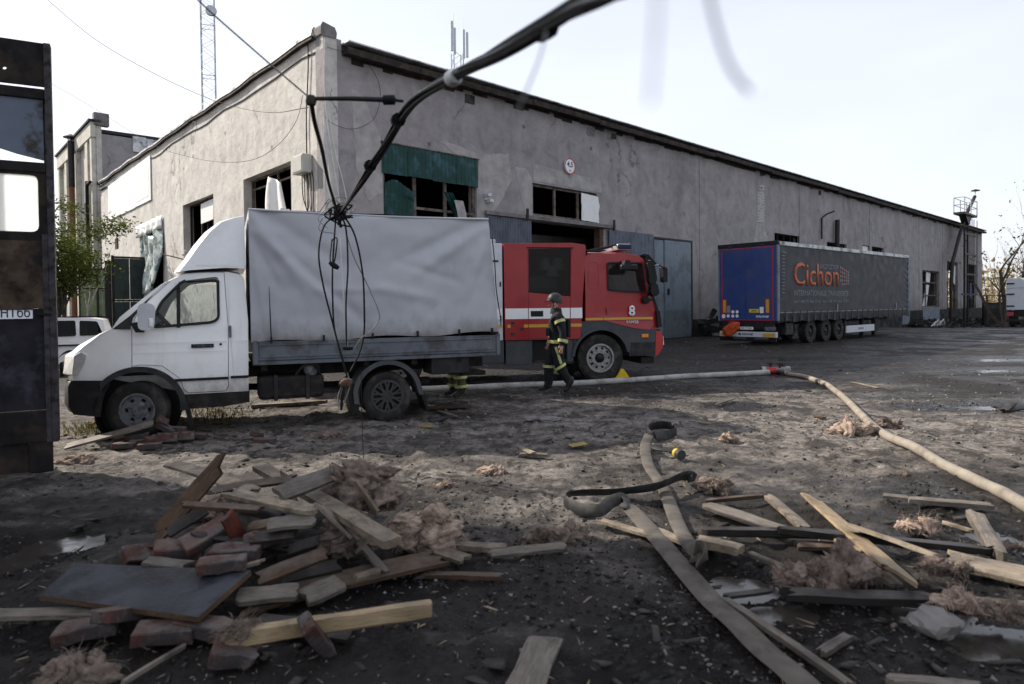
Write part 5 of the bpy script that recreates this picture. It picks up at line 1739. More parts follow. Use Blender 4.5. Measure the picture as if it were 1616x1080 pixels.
sl_ = rounded([(-.27, 2.0), (-.27, 2.5), (-.23, 2.56), (-.06, 2.56), (-.03, 2.5), (-.03, 2.05), (-.12, 1.97)], .05, 3)
fc, slv = side_part(fc, sl_, -.3, .3, .004)
fd = [(.05, 2.64), (.06, 1.6), (.075, 1.335), (.42, 1.24), (.67, 1.175), (1.19, 1.135), (1.20, 1.65), (1.13, 1.9), (1.02, 2.64)]
fc, fdoor = side_part(fc, fd, -.3, .3, .006)
fco = link('cab', fc, fe, 32)
link('sleeper_panel', slv, fco, 32)
fdo = link('cab_door', fdoor, fe, 32)
pane(fwin, .03, M['glass'], fdo, warp=fwarp)
pane(fwin, -.03, M['glass'], fco, warp=fwarp, y=FW)
vs = [Vector(fwarp(x, 0, z)) + Vector((0, -.006, 0)) for x, z in shrink(fwin, -.012)] + [Vector(fwarp(x, 0, z)) + Vector((0, -.006, 0)) for x, z in shrink(fwin, .02)]
n = len(fwin)
MB().add(vs, [(i, (i + 1) % n, n + (i + 1) % n, n + i) for i in range(n)]).build('window_seal', M['black'], fdo).modifiers.new('t', 'SOLIDIFY').thickness = .012
MB().add([(1.10, .2, 2.5), (1.10, FW - .2, 2.5), (1.27, FW - .2, 1.93), (1.27, .2, 1.93)], [(0, 1, 2, 3)]).build('windscreen', M['glass'], fco)
MB().prism([(1.03, 2.56), (1.055, 2.56), (1.20, 1.9), (1.33, 1.52), (1.32, 1.44), (1.24, 1.72), (1.15, 1.95)], .045, .12).build('corner_pillar', M['black'], fco, bevel=.02)
MB().prism([(1.28, 1.50), (1.34, 1.50), (1.385, 1.17), (1.31, 1.15)], -.012, .05).build('corner_vent', M['black'], fco, bevel=.01)
for x0, x1, p_ in ((-.345, .05, fco), (.062, 1.185, fdo)):
    MB().box(x0, x1, -.008, .004, 1.325, 1.375).build('yellow_stripe', M['yellow_tape'], p_)
MB().box(.135, .158, -.035, .0, 1.45, 1.59).build('handle', M['rim_grey'], fdo, bevel=.012)
text('lettering', '8', .145, .235, M['print_white'], fdo, (.635, -.004, 1.40), FACE, .03)
text('lettering', 'ХАРКІВ', .28, .062, M['print_white'], fdo, (.57, -.005, 1.243), FACE, .012)
MB().lathe([(0, -.03), (.07, -.025), (.09, .0), (.09, .03), (0, .03)], (1.02, -.03, 1.75), 14).build('mirror_camera', M['black'], fdo)
MB().bar((1.02, -.02, 1.75), (1.17, -.02, 1.75), .05, .05).build('grab_bar', M['black'], fdo)
MB().box(-.2, .1, .25, FW - .25, 1.4, 2.3).box(-.2, .4, .3, 1.0, 1.4, 1.75).box(-.2, .4, 1.5, 2.2, 1.4, 1.75).build('seat', M['seat'], fe, bevel=.08)
MB().box(.85, 1.15, .15, FW - .15, 1.4, 1.95).build('dashboard', M['seat'], fe, bevel=.05)
# grey lower wing with wheel arch
lw = [(-.62, .45), (-.62, 1.0), (-.46, 1.30), (.1, 1.31), (.42, 1.22), (.67, 1.155), (.92, 1.12), (1.27, 1.10), (1.27, .55), (.66, .53), (.64, .62)]
lwm = boolean(fixed(MB().prism(lw, .01, FW - .01), mat=M['grey_trim']), fixed(MB().lathe([(0, -.2), (.605, -.2), (.605, .7), (0, .7)], (0, 0, .51), 40)))
lwm = boolean(lwm, fixed(MB().lathe([(0, FW - .7), (.605, FW - .7), (.605, FW + .2), (0, FW + .2)], (0, 0, .51), 40)))
lwo = link('lower_wing', lwm, fe, 30, .012)
MB().prism(arc(0, .51, .66, 175, 12, 24) + arc(0, .51, .60, 12, 175, 24), -.03, .05).build('arch_trim', M['grey_trim'], lwo, smooth=30)
MB().box(.92, 1.08, -.02, .012, .93, 1.01).build('turn_signal', M['orange_lens'], lwo, bevel=.012)
MB().box(.68, 1.24, -.004, .014, .56, .83).build('step_box', M['dark_trim'], lwo, bevel=.012)
MB().box(.70, 1.22, -.02, .014, .54, .575).build('step', M['dark_trim'], lwo)
MB().box(.95, 1.25, .1, FW - .1, .36, .50).build('front_beam', M['chassis'], fe)
bm_ = MB().prism([(1.28, 1.05), (1.42, 1.04), (1.46, .9), (1.45, .72), (1.36, .58), (1.26, .55)], .0, FW, ny=14, warp=lambda x, y, z: (x - .05 * abs((y - FW / 2) / (FW / 2)) ** 5 * (1 if x > 1.3 else 0), y, z)).build('bumper', M['red_plastic'], fe, smooth=35, bevel=.02)
MB().prism([(1.385, .94), (1.43, .93), (1.44, .78), (1.39, .76)], .02, .42).build('headlight', M['lens'], bm_, bevel=.015)
MB().box(1.29, 1.40, .1, FW - .1, 1.07, 1.10).build('grille', M['black'], fe)
# visor and mirrors
MB().prism([(1.02, 2.74), (1.14, 2.73), (1.32, 2.54), (1.30, 2.52), (1.12, 2.66)], .10, FW - .10).build('sun_visor', M['glass_dark'], fe, bevel=.01)
ma = MB().prism(rounded([(.98, 2.54), (1.08, 2.56), (1.15, 2.2), (1.12, 2.10), (1.02, 2.12)], .03, 3), -.28, -.12).build('mirror', M['black'], fe, smooth=40, bevel=.03)
MB().prism(rounded([(1.06, 2.07), (1.16, 2.07), (1.20, 1.88), (1.12, 1.84), (1.05, 1.9)], .03, 3), -.28, -.10).build('mirror', M['black'], fe, smooth=40, bevel=.03)
MB().tube([(1.05, .02, 2.6), (1.06, -.2, 2.58), (1.06, -.2, 2.0), (1.1, .02, 1.85)], .025, 6).build('mirror_bar', M['black'], ma)
mr = MB().prism(rounded([(1.62, 2.50), (1.72, 2.46), (1.72, 2.14), (1.64, 2.16)], .03, 3), FW - .1, FW + .10).build('front_mirror', M['black'], fe, smooth=40, bevel=.03)
mr.location = (.0, -FW + .5, 0)
MB().tube([(1.25, .75 + FW - .5, 2.5), (1.5, .35 + FW - .5, 2.52), (1.66, .0 + FW - .1, 2.45)], .02, 6).build('mirror_bar', M['black'], mr)
mr2 = MB().box(.34, .72, -.34, -.22, 2.36, 2.50).build('kerb_mirror', M['black'], fe, bevel=.04)
MB().prism([(.42, 2.48), (.60, 2.48), (.54, 2.58), (.46, 2.58)], -.30, .03).build('mirror_arm', M['black'], mr2, bevel=.01)
# beacon bar and roof gear
bb = MB().box(.46, .78, .2, FW - .2, 2.84, 2.98).build('beacon_bar', M['galv'], fe, bevel=.03)
MB().box(.47, .79, .18, .75, 2.86, 2.97).build('beacon', M['print_navy'], bb, bevel=.03)
MB().tube([(-.15, .25, 2.84), (.2, .25, 2.90), (.46, .25, 2.96)], .02, 5).tube([(-.15, .5, 2.83), (.2, .5, 2.88), (.46, .5, 2.94)], .02, 5).box(-.3, .2, .2, .6, 2.82, 2.845).build('roof_rail', M['steel_dark'], fe)
# crew module
cm = [(-2.10, .935), (-2.11, 2.94), (-.63, 2.965), (-.345, 2.925), (-.33, 2.86), (-.47, .935)]
cmb = fixed(MB().prism(cm, -.03, FW + .03), mat=M['red_paint'])
cd_ = [(-1.60, 2.85), (-.655, 2.86), (-.69, .955), (-1.595, .955)]
cwn = [(-1.585, 2.83), (-.665, 2.84), (-.685, 1.835), (-1.585, 1.925)]
cmb = boolean(cmb, fixed(MB().prism(cwn, -.2, .9)))
cmb, cdm = side_part(cmb, cd_, -.2, .06, .005)
cmo = link('crew_cabin', cmb, fe, None, .01)
cdo = link('crew_door', cdm, fe, None, .004)
MB().prism(shrink(cwn, -.006), .0, .008).build('window', M['glass_crew'], cdo)
MB().box(-1.62, -.62, -.05, -.028, 2.845, 2.87).build('drip_rail', M['black'], cmo)
MB().box(-1.5, -.8, .45, .7, 1.95, 2.3).build('seat', M['print_grey'], fe, bevel=.08)
mb = MB()
for k, x in enumerate((-1.1, -.8)):
    mb.lathe([(0, .28), (.10, .25), (.14, .12), (.15, 0), (.13, 0)], (x, .5, 2.42), 14, axis='z')
mb.lathe([(0, .22), (.10, .2), (.16, .0), (.0, 0)], (-.95, .45, 2.28), 14, axis='z')
mb.build('stowed_gear', M['box_grey'], fe, smooth=50)
for x0, x1, p_ in ((-2.09, -1.605, cmo), (-1.59, -.70, cdo), (-.68, -.425, cmo)):
    MB().box(x0, x1, -.036, -.028, 1.375, 1.595).build('white_stripe', M['white_tape'], p_)
for x0, x1, p_ in ((-2.05, -1.98, cmo), (-1.70, -1.605, cmo), (-1.59, -.70, cdo), (-.68, -.44, cmo)):
    MB().box(x0, x1, -.036, -.028, 1.195, 1.26).build('yellow_stripe', M['yellow_tape'], p_)
MB().box(-1.55, -1.28, -.045, -.02, 1.42, 1.54).build('handle', M['black'], cdo, bevel=.01)
for x, z in ((-1.97, 1.27), (-1.97, 1.04), (-1.78, 1.14)):
    MB().box(x, x + .07, -.045, -.028, z, z + .05).build('latch', M['dark_trim'], cmo)
lb = MB().box(-2.08, -1.515, -.0, FW, .42, .925).build('lower_panel', M['grey_trim'], fe, bevel=.008)
MB().box(-1.50, -.77, .25, FW - .25, .5, .925).build('step_well', M['black'], fe)
MB().box(-1.50, -.77, -.01, .3, .44, .50).build('step', M['dark_trim'], fe)
MB().box(-.755, -.63, .0, FW, .45, .93).build('lower_panel', M['grey_trim'], fe, bevel=.008)
# equipment body
eb = MB().box(-7.0, -2.14, -.02, FW + .02, .935, 2.94).build('equipment_body', M['white_paint2'], fe, bevel=.012)
MB().box(-2.36, -2.16, -.028, -.018, 1.375, 1.595).build('white_stripe', M['white_tape'], eb)
MB().box(-2.30, -2.15, -.028, -.018, 1.195, 1.26).build('yellow_stripe', M['yellow_tape'], eb)
MB().box(-2.34, -2.22, -.028, -.018, 2.56, 2.595).build('vent_slot', M['black'], eb)
for z in (2.05, 1.35):
    MB().box(-2.20, -2.17, -.04, -.018, z, z + .10).build('hinge', M['black'], eb, bevel=.006)
MB().box(-7.0, -2.12, .0, FW, .47, .925).build('lower_panel', M['grey_trim'], fe, bevel=.01)
MB().box(-2.45, -2.25, .1, .3, 2.945, 3.04).build('roof_lamp', M['galv'], fe, bevel=.02)
MB().box(-6.8, 1.0, .75, .9, .5, .8).box(-6.8, 1.0, 1.6, 1.75, .5, .8).build('chassis', M['chassis'], fe)
wheel(fe, (0, .18, .51), .51, .31, 'truck', mats=(M['alloy'], M['black']))
wheel(fe, (0, FW - .18, .51), .51, .31, 'truck', 0, 1, mats=(M['alloy'], M['black']))
wheel(fe, (-4.3, .18, .51), .51, .31, 'truck', mats=(M['alloy'], M['black']))
wheel(fe, (-4.3, FW - .18, .51), .51, .31, 'truck', 0, 1, mats=(M['alloy'], M['black']))
wc = thing('wheel_chock', 'yellow wheel chock against the front wheel of the fire engine', 'wheel chock', tuple((FO + Matrix.Rotation(FA, 3, 'Z') @ Vector((.28, .06, 0)))), FA)
MB().prism([(.0, .0), (.42, .0), (.24, .25), (.19, .25), (.12, .12)], 0, .2).build('wedge', M['chock'], wc, bevel=.012)
MB().box(-.04, .44, -.01, .21, -.01, .012).build('base', M['chock'], wc)

# ------------------------------------------------------------------ curtain side trailer
TRO, TRA = Vector((12.34, 28.1, 0)), math.atan2(.66, .75)
tl = thing('semi_trailer', 'grey curtain side semi trailer with blue rear doors standing by the warehouse', 'trailer', TRO, TRA)
X0, X1, TWd = -2.75, 10.94, 2.62
MB().box(X0 + .1, X1 - .05, .06, TWd - .06, 1.2, 3.9).build('cargo_core', M['skirt'], tl)
def cur(u, z):
    d = .007 * noise.noise((u * .7, z * .9, 1)) + .012 * math.sin(u * 9.2) * max(0, (z - 3.2) / .7) ** 2
    if u > X1 - .7: d += .03 * math.sin(z * 22 + u * 6) * (u - X1 + .7) / .7
    if u < X0 + .6: d += .012 * math.sin(z * 30) * (X0 + .6 - u) / .6
    return d
nu, nv = 150, 34
vs = [(X0 + .10 + (X1 - X0 - .16) * i / nu, .01 - cur(X0 + .10 + (X1 - X0 - .16) * i / nu, 1.29 + 2.58 * j / nv), 1.29 + 2.58 * j / nv) for j in range(nv + 1) for i in range(nu + 1)]
fs = [(j * (nu + 1) + i, j * (nu + 1) + i + 1, (j + 1) * (nu + 1) + i + 1, (j + 1) * (nu + 1) + i) for j in range(nv) for i in range(nu)]
ct = MB().add(vs, fs).build('side_curtain', M['curtain'], tl, smooth=60)
MB().box(X0 + .08, X1, -.03, .1, 3.88, 4.03).build('roof_rail', M['flash'], tl, bevel=.01)
MB().box(X0, X1, .1, TWd, 3.96, 4.05).build('roof', M['curtain'], tl)
MB().box(X0 + .1, X1 - .05, -.022, .0, 1.255, 1.29).build('curtain_hem', M['print_grey'], tl)
nu = 220
vs, fs = [], []
for j in range(6):
    for i in range(nu + 1):
        u = X0 + .12 + (X1 - X0 - .2) * i / nu
        z = 1.255 - .34 * j / 5 + (.03 * math.sin(u * 5.1) * j / 5)
        vs.append((u, -.01 - .05 * (j / 5) * (.5 + .5 * math.sin(u * 10.4)) , z))
for j in range(5):
    for i in range(nu):
        fs.append((j * (nu + 1) + i, j * (nu + 1) + i + 1, (j + 1) * (nu + 1) + i + 1, (j + 1) * (nu + 1) + i))
MB().add(vs, fs).build('curtain_skirt', M['skirt'], tl, smooth=60)
for k in range(22):
    u = X0 + .4 + k * .61
    MB().box(u, u + .05, -.075, -.055, .90, 1.33).build('tension_strap', M['dark_trim'], tl)
for u in (2.35, 9.1):
    MB().box(u, u + .10, -.03, -.015, 1.30, 1.58).build('hem_tag', M['print_grey'], tl)
for k in range(13):
    MB().box(X0 + .22, X0 + .22 + (.34 if k == 0 else .22), -.03, -.02, 3.6 - k * .13, 3.625 - k * .13).build('curtain_buckle', M['print_grey'], tl)
LZ = .004
def ltext(body, u0, u1, z0, z1, mat, bold=0):
    text('lettering', body, u1 - u0, z1 - z0, M[mat], ct, (u0, -LZ, z0), FACE, bold)
ltext('Cichon', -1.50, 2.58, 2.33, 3.27, 'print_orange', .012)
ltext('KRZYSZTOF', .80, 2.52, 3.07, 3.26, 'print_grey')
ltext('INTERNATIONALE', -1.52, 1.33, 1.93, 2.15, 'print_grey')
ltext('TRANSPORTE', 1.53, 3.56, 1.93, 2.15, 'print_grey')
ltext('tel.+ 48(77) 466 77 61  fax + 48 (77) 466 77 67', -1.52, 3.56, 1.60, 1.76, 'print_grey')
mb = MB()
for r in range(5):
    for c_ in range(5):
        if c_ > 0 or r > 0:
            x, z = 2.72 + c_ * .19, 2.37 + r * .19 - c_ * .02 * (r - 1) * .8
            mb.add([(x, -LZ, z), (x + .11, -LZ, z), (x + .11, -LZ, z + .09), (x, -LZ, z + .10)], [(0, 1, 2, 3)], 0 if (r + c_) % 3 == 0 else 1)
mb.build('logo_marks', [M['print_orange'], M['print_grey']], ct)
# rear: frame, doors, tape, marks. local y runs away, the face looks towards -x
RF = (R(90), 0, R(-90))
def rbox(name, y0, y1, z0, z1, mat, parent, d0=.0, d1=.03, bevel=0):
    return MB().box(X0 - d1, X0 - d0, y0, y1, z0, z1).build(name, mat, parent, bevel=bevel)
MB().box(X0 - .02, X0 + .1, .0, .075, .95, 3.9).box(X0 - .02, X0 + .1, TWd - .075, TWd, .95, 3.9).build('rear_post', M['ltblue'], tl, bevel=.008)
MB().box(X0 - .03, X0 + .1, .0, TWd, 3.90, 4.06).build('rear_header', M['skirt'], tl, bevel=.01)
MB().box(X0 - .03, X0 + .1, .0, TWd, .86, .945).build('rear_sill', M['steel_dark'], tl, bevel=.01)
for y in (.55, 1.1, 1.35, 2.0):
    MB().box(X0 - .05, X0 - .03, y, y + .14, 3.88, 3.98).build('header_lock', M['dark_trim'], tl)
dA_ = MB().box(X0 - .04, X0 + .02, .085, 1.372, .955, 3.885).build('rear_door', M['trailer_blue'], tl, bevel=.006)
dB_ = MB().box(X0 - .04, X0 + .02, 1.380, TWd - .085, .955, 3.885).build('rear_door', M['trailer_blue'], tl, bevel=.006)
for y0, y1, z0, z1, p_ in ((.20, .235, .96, 3.86, dA_), (.235, 1.368, 3.825, 3.86, dA_), (.235, 1.368, .965, .995, dA_), (2.40, 2.435, .96, 3.86, dB_), (1.386, 2.40, 3.825, 3.86, dB_), (1.386, 2.40, .965, .995, dB_)):
    rbox('marker_tape', y0, y1, z0, z1, M['red_tape'], p_, .040, .044)
for y0, y1, p_ in ((.37, .50, dA_), (2.24, 2.37, dB_)):
    rbox('reflector_rim', y0 - .025, y1 + .025, 1.255, 1.815, M['red_tape'], p_, .0441, .046)
    rbox('reflector', y0, y1, 1.28, 1.79, M['yellow_tape'], p_, .046, .05)
yp = rbox('sign_plate', .80, 1.22, 1.28, 1.42, M['plate_yellow'], dA_, .044, .047)
text('lettering', 'JPD', .24, .07, M['print_black'], yp, (X0 - .0472, 1.13, 1.31), RF, .03, shear=.2)
rbox('sticker', .60, .76, 1.26, 1.5, M['print_white'], dA_, .044, .047)
rbox('sticker', 2.04, 2.2, 1.27, 1.56, M['print_grey'], dB_, .044, .047)
for y, z in ((1.93, 1.31), (1.74, 1.31), (2.14, 1.14), (1.93, 1.14), (1.74, 1.14), (2.35, 1.13)):
    MB().lathe([(0, X0 - .048), (.066 if y < 2.3 else .085, X0 - .048), (.066 if y < 2.3 else .085, X0 - .04)], (0, y, z), 20, axis='x').build('round_sticker', M['print_white'], dB_)
text('lettering', 'KRONE', .56, .085, M['print_white'], dA_, (X0 - .0445, .93, 1.075), RF, .03, shear=.25)
mb = MB()
for y in (.35, 1.05, 1.72, 2.3):
    mb.tube([(X0 - .06, y, .9), (X0 - .06, y, 3.9)], .008, 5)
# bumper beam, lamps, plate
MB().box(X0 - .02, X0 + .1, .2, TWd - .2, .60, .86).build('lamp_board', M['steel_dark'], tl, bevel=.01)
np_ = rbox('number_plate', 1.05, 1.62, .60, .71, M['print_white'], tl, .021, .03)
text('lettering', 'OK 73YE4', .46, .075, M['print_black'], np_, (X0 - .0305, 1.58, .618), RF, .01)
for y in (.72, .92):
    MB().lathe([(0, X0 - .05), (.05, X0 - .05), (.055, X0 - .02)], (0, y, .655), 16, axis='x').build('rear_lamp', M['black'], tl, smooth=40)
rbox('rear_lamp', .10, .55, .57, .72, M['rim_grey'], tl, .02, .05, .01)
rb = MB().box(X0 - .08, X0 + .02, .05, TWd - .1, .31, .52).build('bumper_beam', M['white_paint2'], tl, bevel=.01)
text('lettering', 'KRONE', .50, .085, M['print_black'], rb, (X0 - .081, 1.52, .375), RF, .03, shear=.25)
mb2 = MB().box(X0 - .083, X0 - .081, 1.56, 1.66, .375, .46)
mb2.build('emblem', M['print_black'], rb)
rbox('orange_reflector', .12, .62, .335, .47, M['yellow_tape'], rb, .081, .085)
rbox('orange_reflector', 2.02, 2.46, .335, .47, M['yellow_tape'], rb, .081, .085)
MB().box(X0 - .06, X0, .08, TWd - .1, .14, .31).build('spray_flap', M['black'], tl)
text('lettering', 'KRONE', .55, .05, M['print_grey'], rb, (X0 - .0605, 1.9, .23), RF)
text('lettering', 'KRONE', .55, .05, M['print_grey'], rb, (X0 - .0605, .95, .23), RF)
# chassis, wheels, side guard
MB().box(X0 + .2, X1 - 1, .7, .85, .75, 1.15).box(X0 + .2, X1 - 1, TWd - .85, TWd - .7, .75, 1.15).box(X0 + .1, X1 - .1, .05, TWd - .05, 1.12, 1.2).build('chassis', M['chassis'], tl)
MB().box(-2.0, -1.35, .10, .55, .38, .86).build('tool_box', M['dark_trim'], tl, bevel=.02)
MB().box(-1.95, -1.72, .085, .10, .5, .72).box(-1.65, -1.42, .085, .10, .5, .72).build('tool_box_door', M['rim_dark'], tl)
sg = MB().box(3.35, 6.45, -.01, .04, .29, .60).build('side_guard', M['white_paint2'], tl, bevel=.01)
text('lettering', 'KRONE', .6, .1, M['print_black'], sg, (4.6, -.0105, .40), FACE, .02, shear=.2)
MB().box(3.2, 3.28, .0, .1, .25, .95).build('guard_bracket', M['chassis'], tl)
MB().box(6.6, 7.0, .02, .2, .25, .95).build('guard_bracket', M['chassis'], tl)
for x, y in ((5.6, .2), (7.8, .5), (7.8, TWd - .65)):
    MB().box(x, x + .15, y, y + .15, .02, 1.1).build('landing_leg', M['chassis'], tl)
for x in (0, 1.42, 2.68):
    for yy, s_ in ((.20, -1), (TWd - .20, 1)):
        wheel(tl, (x, yy, .47), .48, .36, 'trailer', 0, s_, mats=(M['rim_dark'], M['rim_dark']))
MB().box(X1 - .1, X1, .0, TWd, 1.0, 4.0).build('front_wall', M['trailer_blue'], tl)
# orange bag hanging at the left lamp
RT = Matrix.Rotation(TRA, 3, 'Z')
bgp = TRO + RT @ Vector((X0 - .15, 1.95, .62))
bgt = thing('orange_bag', 'crumpled orange bag hanging below the blue trailer door', 'bag', bgp, TRA)
bmx = bmesh.new()
bmesh.ops.create_icosphere(bmx, subdivisions=4, radius=1)
for v in bmx.verts:
    c = v.co.copy()
    k = 1 + .28 * noise.noise(c * 1.6 + Vector((3, 1, 2))) + .16 * (noise.noise(c * 4) - .1)
    v.co = Vector((c.x * .13, c.y * .37, c.z * .27)) * k
    v.co.z += -.16 * c.y
me = bpy.data.meshes.new('bag_body')
bmx.to_mesh(me)
bmx.free()
me.materials.append(M['bag'])
link('bag_body', me, bgt, 180)
MB().tube([(.05, -.1, .2), (.12, -.05, .3), (.12, .1, .3), (.05, .15, .2)], .015, 5).build('strap', M['bag'], bgt)

# ------------------------------------------------------------------ white estate car behind the truck
CO = Vector((-11.0, 18.3, 0))
ca = thing('estate_car', 'white estate car with tinted side windows parked behind the truck cab', 'car', CO, math.atan2(.43, .90))
# local +x to its tail, near side y=0
Wc = 1.75
def cwarp(x, y, z):
    t = (y - Wc / 2) / (Wc / 2)
    k = 1 - (.16 * max(0, (z - .85) / .6)) - .05 * max(0, (abs(x + 1.5) - 1.4))
    return (x + .1 * (abs(t) ** 3) * (-1 if x > 0 else 1 if x < -3.4 else 0), Wc / 2 + t * Wc / 2 * k, z)
cpf = [(-4.2, .35), (-4.25, .6), (-4.1, .78), (-3.2, .92), (-2.5, 1.30), (-2.1, 1.42), (-1.0, 1.47), (-.3, 1.45), (.0, 1.40), (.18, 1.0), (.22, .6), (.15, .32), (-.4, .25), (-3.8, .25)]
cm_ = shell(cpf, 0, Wc, cwarp, 10, .05, M['white_paint'], .5, arch=((-.75, .30, .36, -.3, .3), (-3.45, .30, .36, -.3, .3), (-.75, .30, .36, Wc - .3, Wc + .3), (-3.45, .30, .36, Wc - .3, Wc + .3)))
for w_ in ([(-2.45, .95), (-2.05, 1.34), (-1.52, 1.385), (-1.50, .97)], [(-1.44, .97), (-1.46, 1.385), (-.62, 1.39), (-.60, .98)], [(-.52, .98), (-.53, 1.385), (-.12, 1.36), (.02, 1.0)]):
    cm_ = boolean(cm_, fixed(MB().prism(rounded(w_, .04, 2), -.3, Wc + .3)))
    pane(rounded(w_, .04, 2), .02, M['glass_dark'], ca, warp=cwarp)
    pane(rounded(w_, .04, 2), -.02, M['glass_dark'], ca, warp=cwarp, y=Wc)
link('body', cm_, ca, 35)
MB().box(-3.3, -.3, -.012, .02, .72, .76).build('side_moulding', M['black'], ca)
MB().box(-.0, .24, .05, .3, .75, 1.0).build('tail_lamp', M['sign_red'], ca, bevel=.02)
MB().box(-2.1, -.2, .3, .34, 1.46, 1.50).build('roof_rail', M['black'], ca)
for x in (-.75, -3.45):
    wheel(ca, (x, .12, .31), .31, .19, 'car', mats=(M['alloy'], M['rim_grey']))
    wheel(ca, (x, Wc - .12, .31), .31, .19, 'car', 0, 1, mats=(M['alloy'], M['rim_grey']))

# ------------------------------------------------------------------ white box truck at the right edge
P = dp(1588, 478, 52)
bt = thing('box_truck', 'white box truck seen from behind at the right edge of the yard', 'truck', (P.x, P.y, hz(P.x, P.y)), R(-40))
bx = MB().box(0, 2.5, 0, 6.5, 1.35, 3.75).build('box_body', M['white_paint2'], bt, bevel=.03)
for z in (1.6, 2.5, 3.3):
    MB().box(.02, .5, -.05, -.0, z, z + .10).build('door_hinge', M['steel_dark'], bx)
MB().box(1.24, 1.26, -.012, .0, 1.4, 3.7).box(0, 2.5, -.012, .0, 3.0, 3.02).build('door_seam', M['steel_dark'], bx)
MB().box(.0, 2.5, -.1, .1, .45, .65).box(.3, 2.2, .1, 7.5, .85, 1.3).build('chassis', M['chassis'], bt)
cbx = MB().prism([(0, .6), (2.4, .6), (2.4, 2.9), (0, 2.9)], 6.7, 8.5).build('cab', M['white_paint'], bt, bevel=.1)
MB().box(.05, .45, -.12, -.08, .9, 1.2).box(2.0, 2.45, -.12, -.08, .9, 1.2).build('tail_lamp', M['sign_red'], bt)
MB().prism([(.15, .25), (.75, .25), (.75, 1.3), (.15, 1.3)], .2, .24).build('mud_flap', M['black'], bt)
for x, s_ in ((.3, -1), (2.2, 1)):
    for y in (1.5, 7.4):
        w_ = wheel(bt, (x, y, .48), .48, .30, 'truck', R(90), 1 if s_ > 0 else -1, mats=(M['rim_grey'], M['black']))
        w_.rotation_euler = (0, 0, R(90))
# ------------------------------------------------------------------ people
def skin_mesh(nodes, edges, name, mats, region, sub=2):
    """nodes {key: (pos, rx, ry)}; returns one continuous mesh; region(co) -> material index"""
    keys = list(nodes)
    me = bpy.data.meshes.new(name)
    me.from_pydata([nodes[k][0] for k in keys], [(keys.index(a), keys.index(b)) for a, b in edges], [])
    o = bpy.data.objects.new('tmp', me)
    COL.objects.link(o)
    o.modifiers.new('s', 'SKIN').use_smooth_shade = True
    sv = me.skin_vertices[0].data
    for i, k in enumerate(keys):
        sv[i].radius = (nodes[k][1], nodes[k][2])
        sv[i].use_root = (i == 0)
    sb = o.modifiers.new('u', 'SUBSURF')
    sb.levels = sb.render_levels = sub
    dg = bpy.context.evaluated_depsgraph_get()
    dg.update()
    out = bpy.data.meshes.new_from_object(o.evaluated_get(dg))
    bpy.data.objects.remove(o)
    out.materials.clear()
    for m_ in mats: out.materials.append(m_)
    for p in out.polygons:
        p.material_index = region(p.center)
        p.use_smooth = True
    return out

def band(mb, a, b, t, r, w, mi=0, ell=1.0, axis_hint=(0, 1, 0)):
    """reflective band round the limb from a to b at fraction t"""
    a, b = Vector(a), Vector(b)
    d = (b - a).normalized()
    c = a.lerp(b, t)
    x = Vector(axis_hint)
    x = (x - d * x.dot(d)).normalized()
    y = d.cross(x)
    n = 20
    vs, fs = [], []
    for k in range(n):
        an = 2 * PI * k / n
        q = x * math.cos(an) * r + y * math.sin(an) * r * ell
        for rr, h in ((1, -w / 2), (1.04, -w / 2), (1.04, w / 2), (1, w / 2)):
            vs.append(c + q * rr + d * h)
    for k in range(n):
        k2 = (k + 1) % n
        for i in range(4):
            fs.append((k * 4 + i, k2 * 4 + i, k2 * 4 + (i + 1) % 4, k * 4 + (i + 1) % 4))
    mb.add(vs, fs, mi)

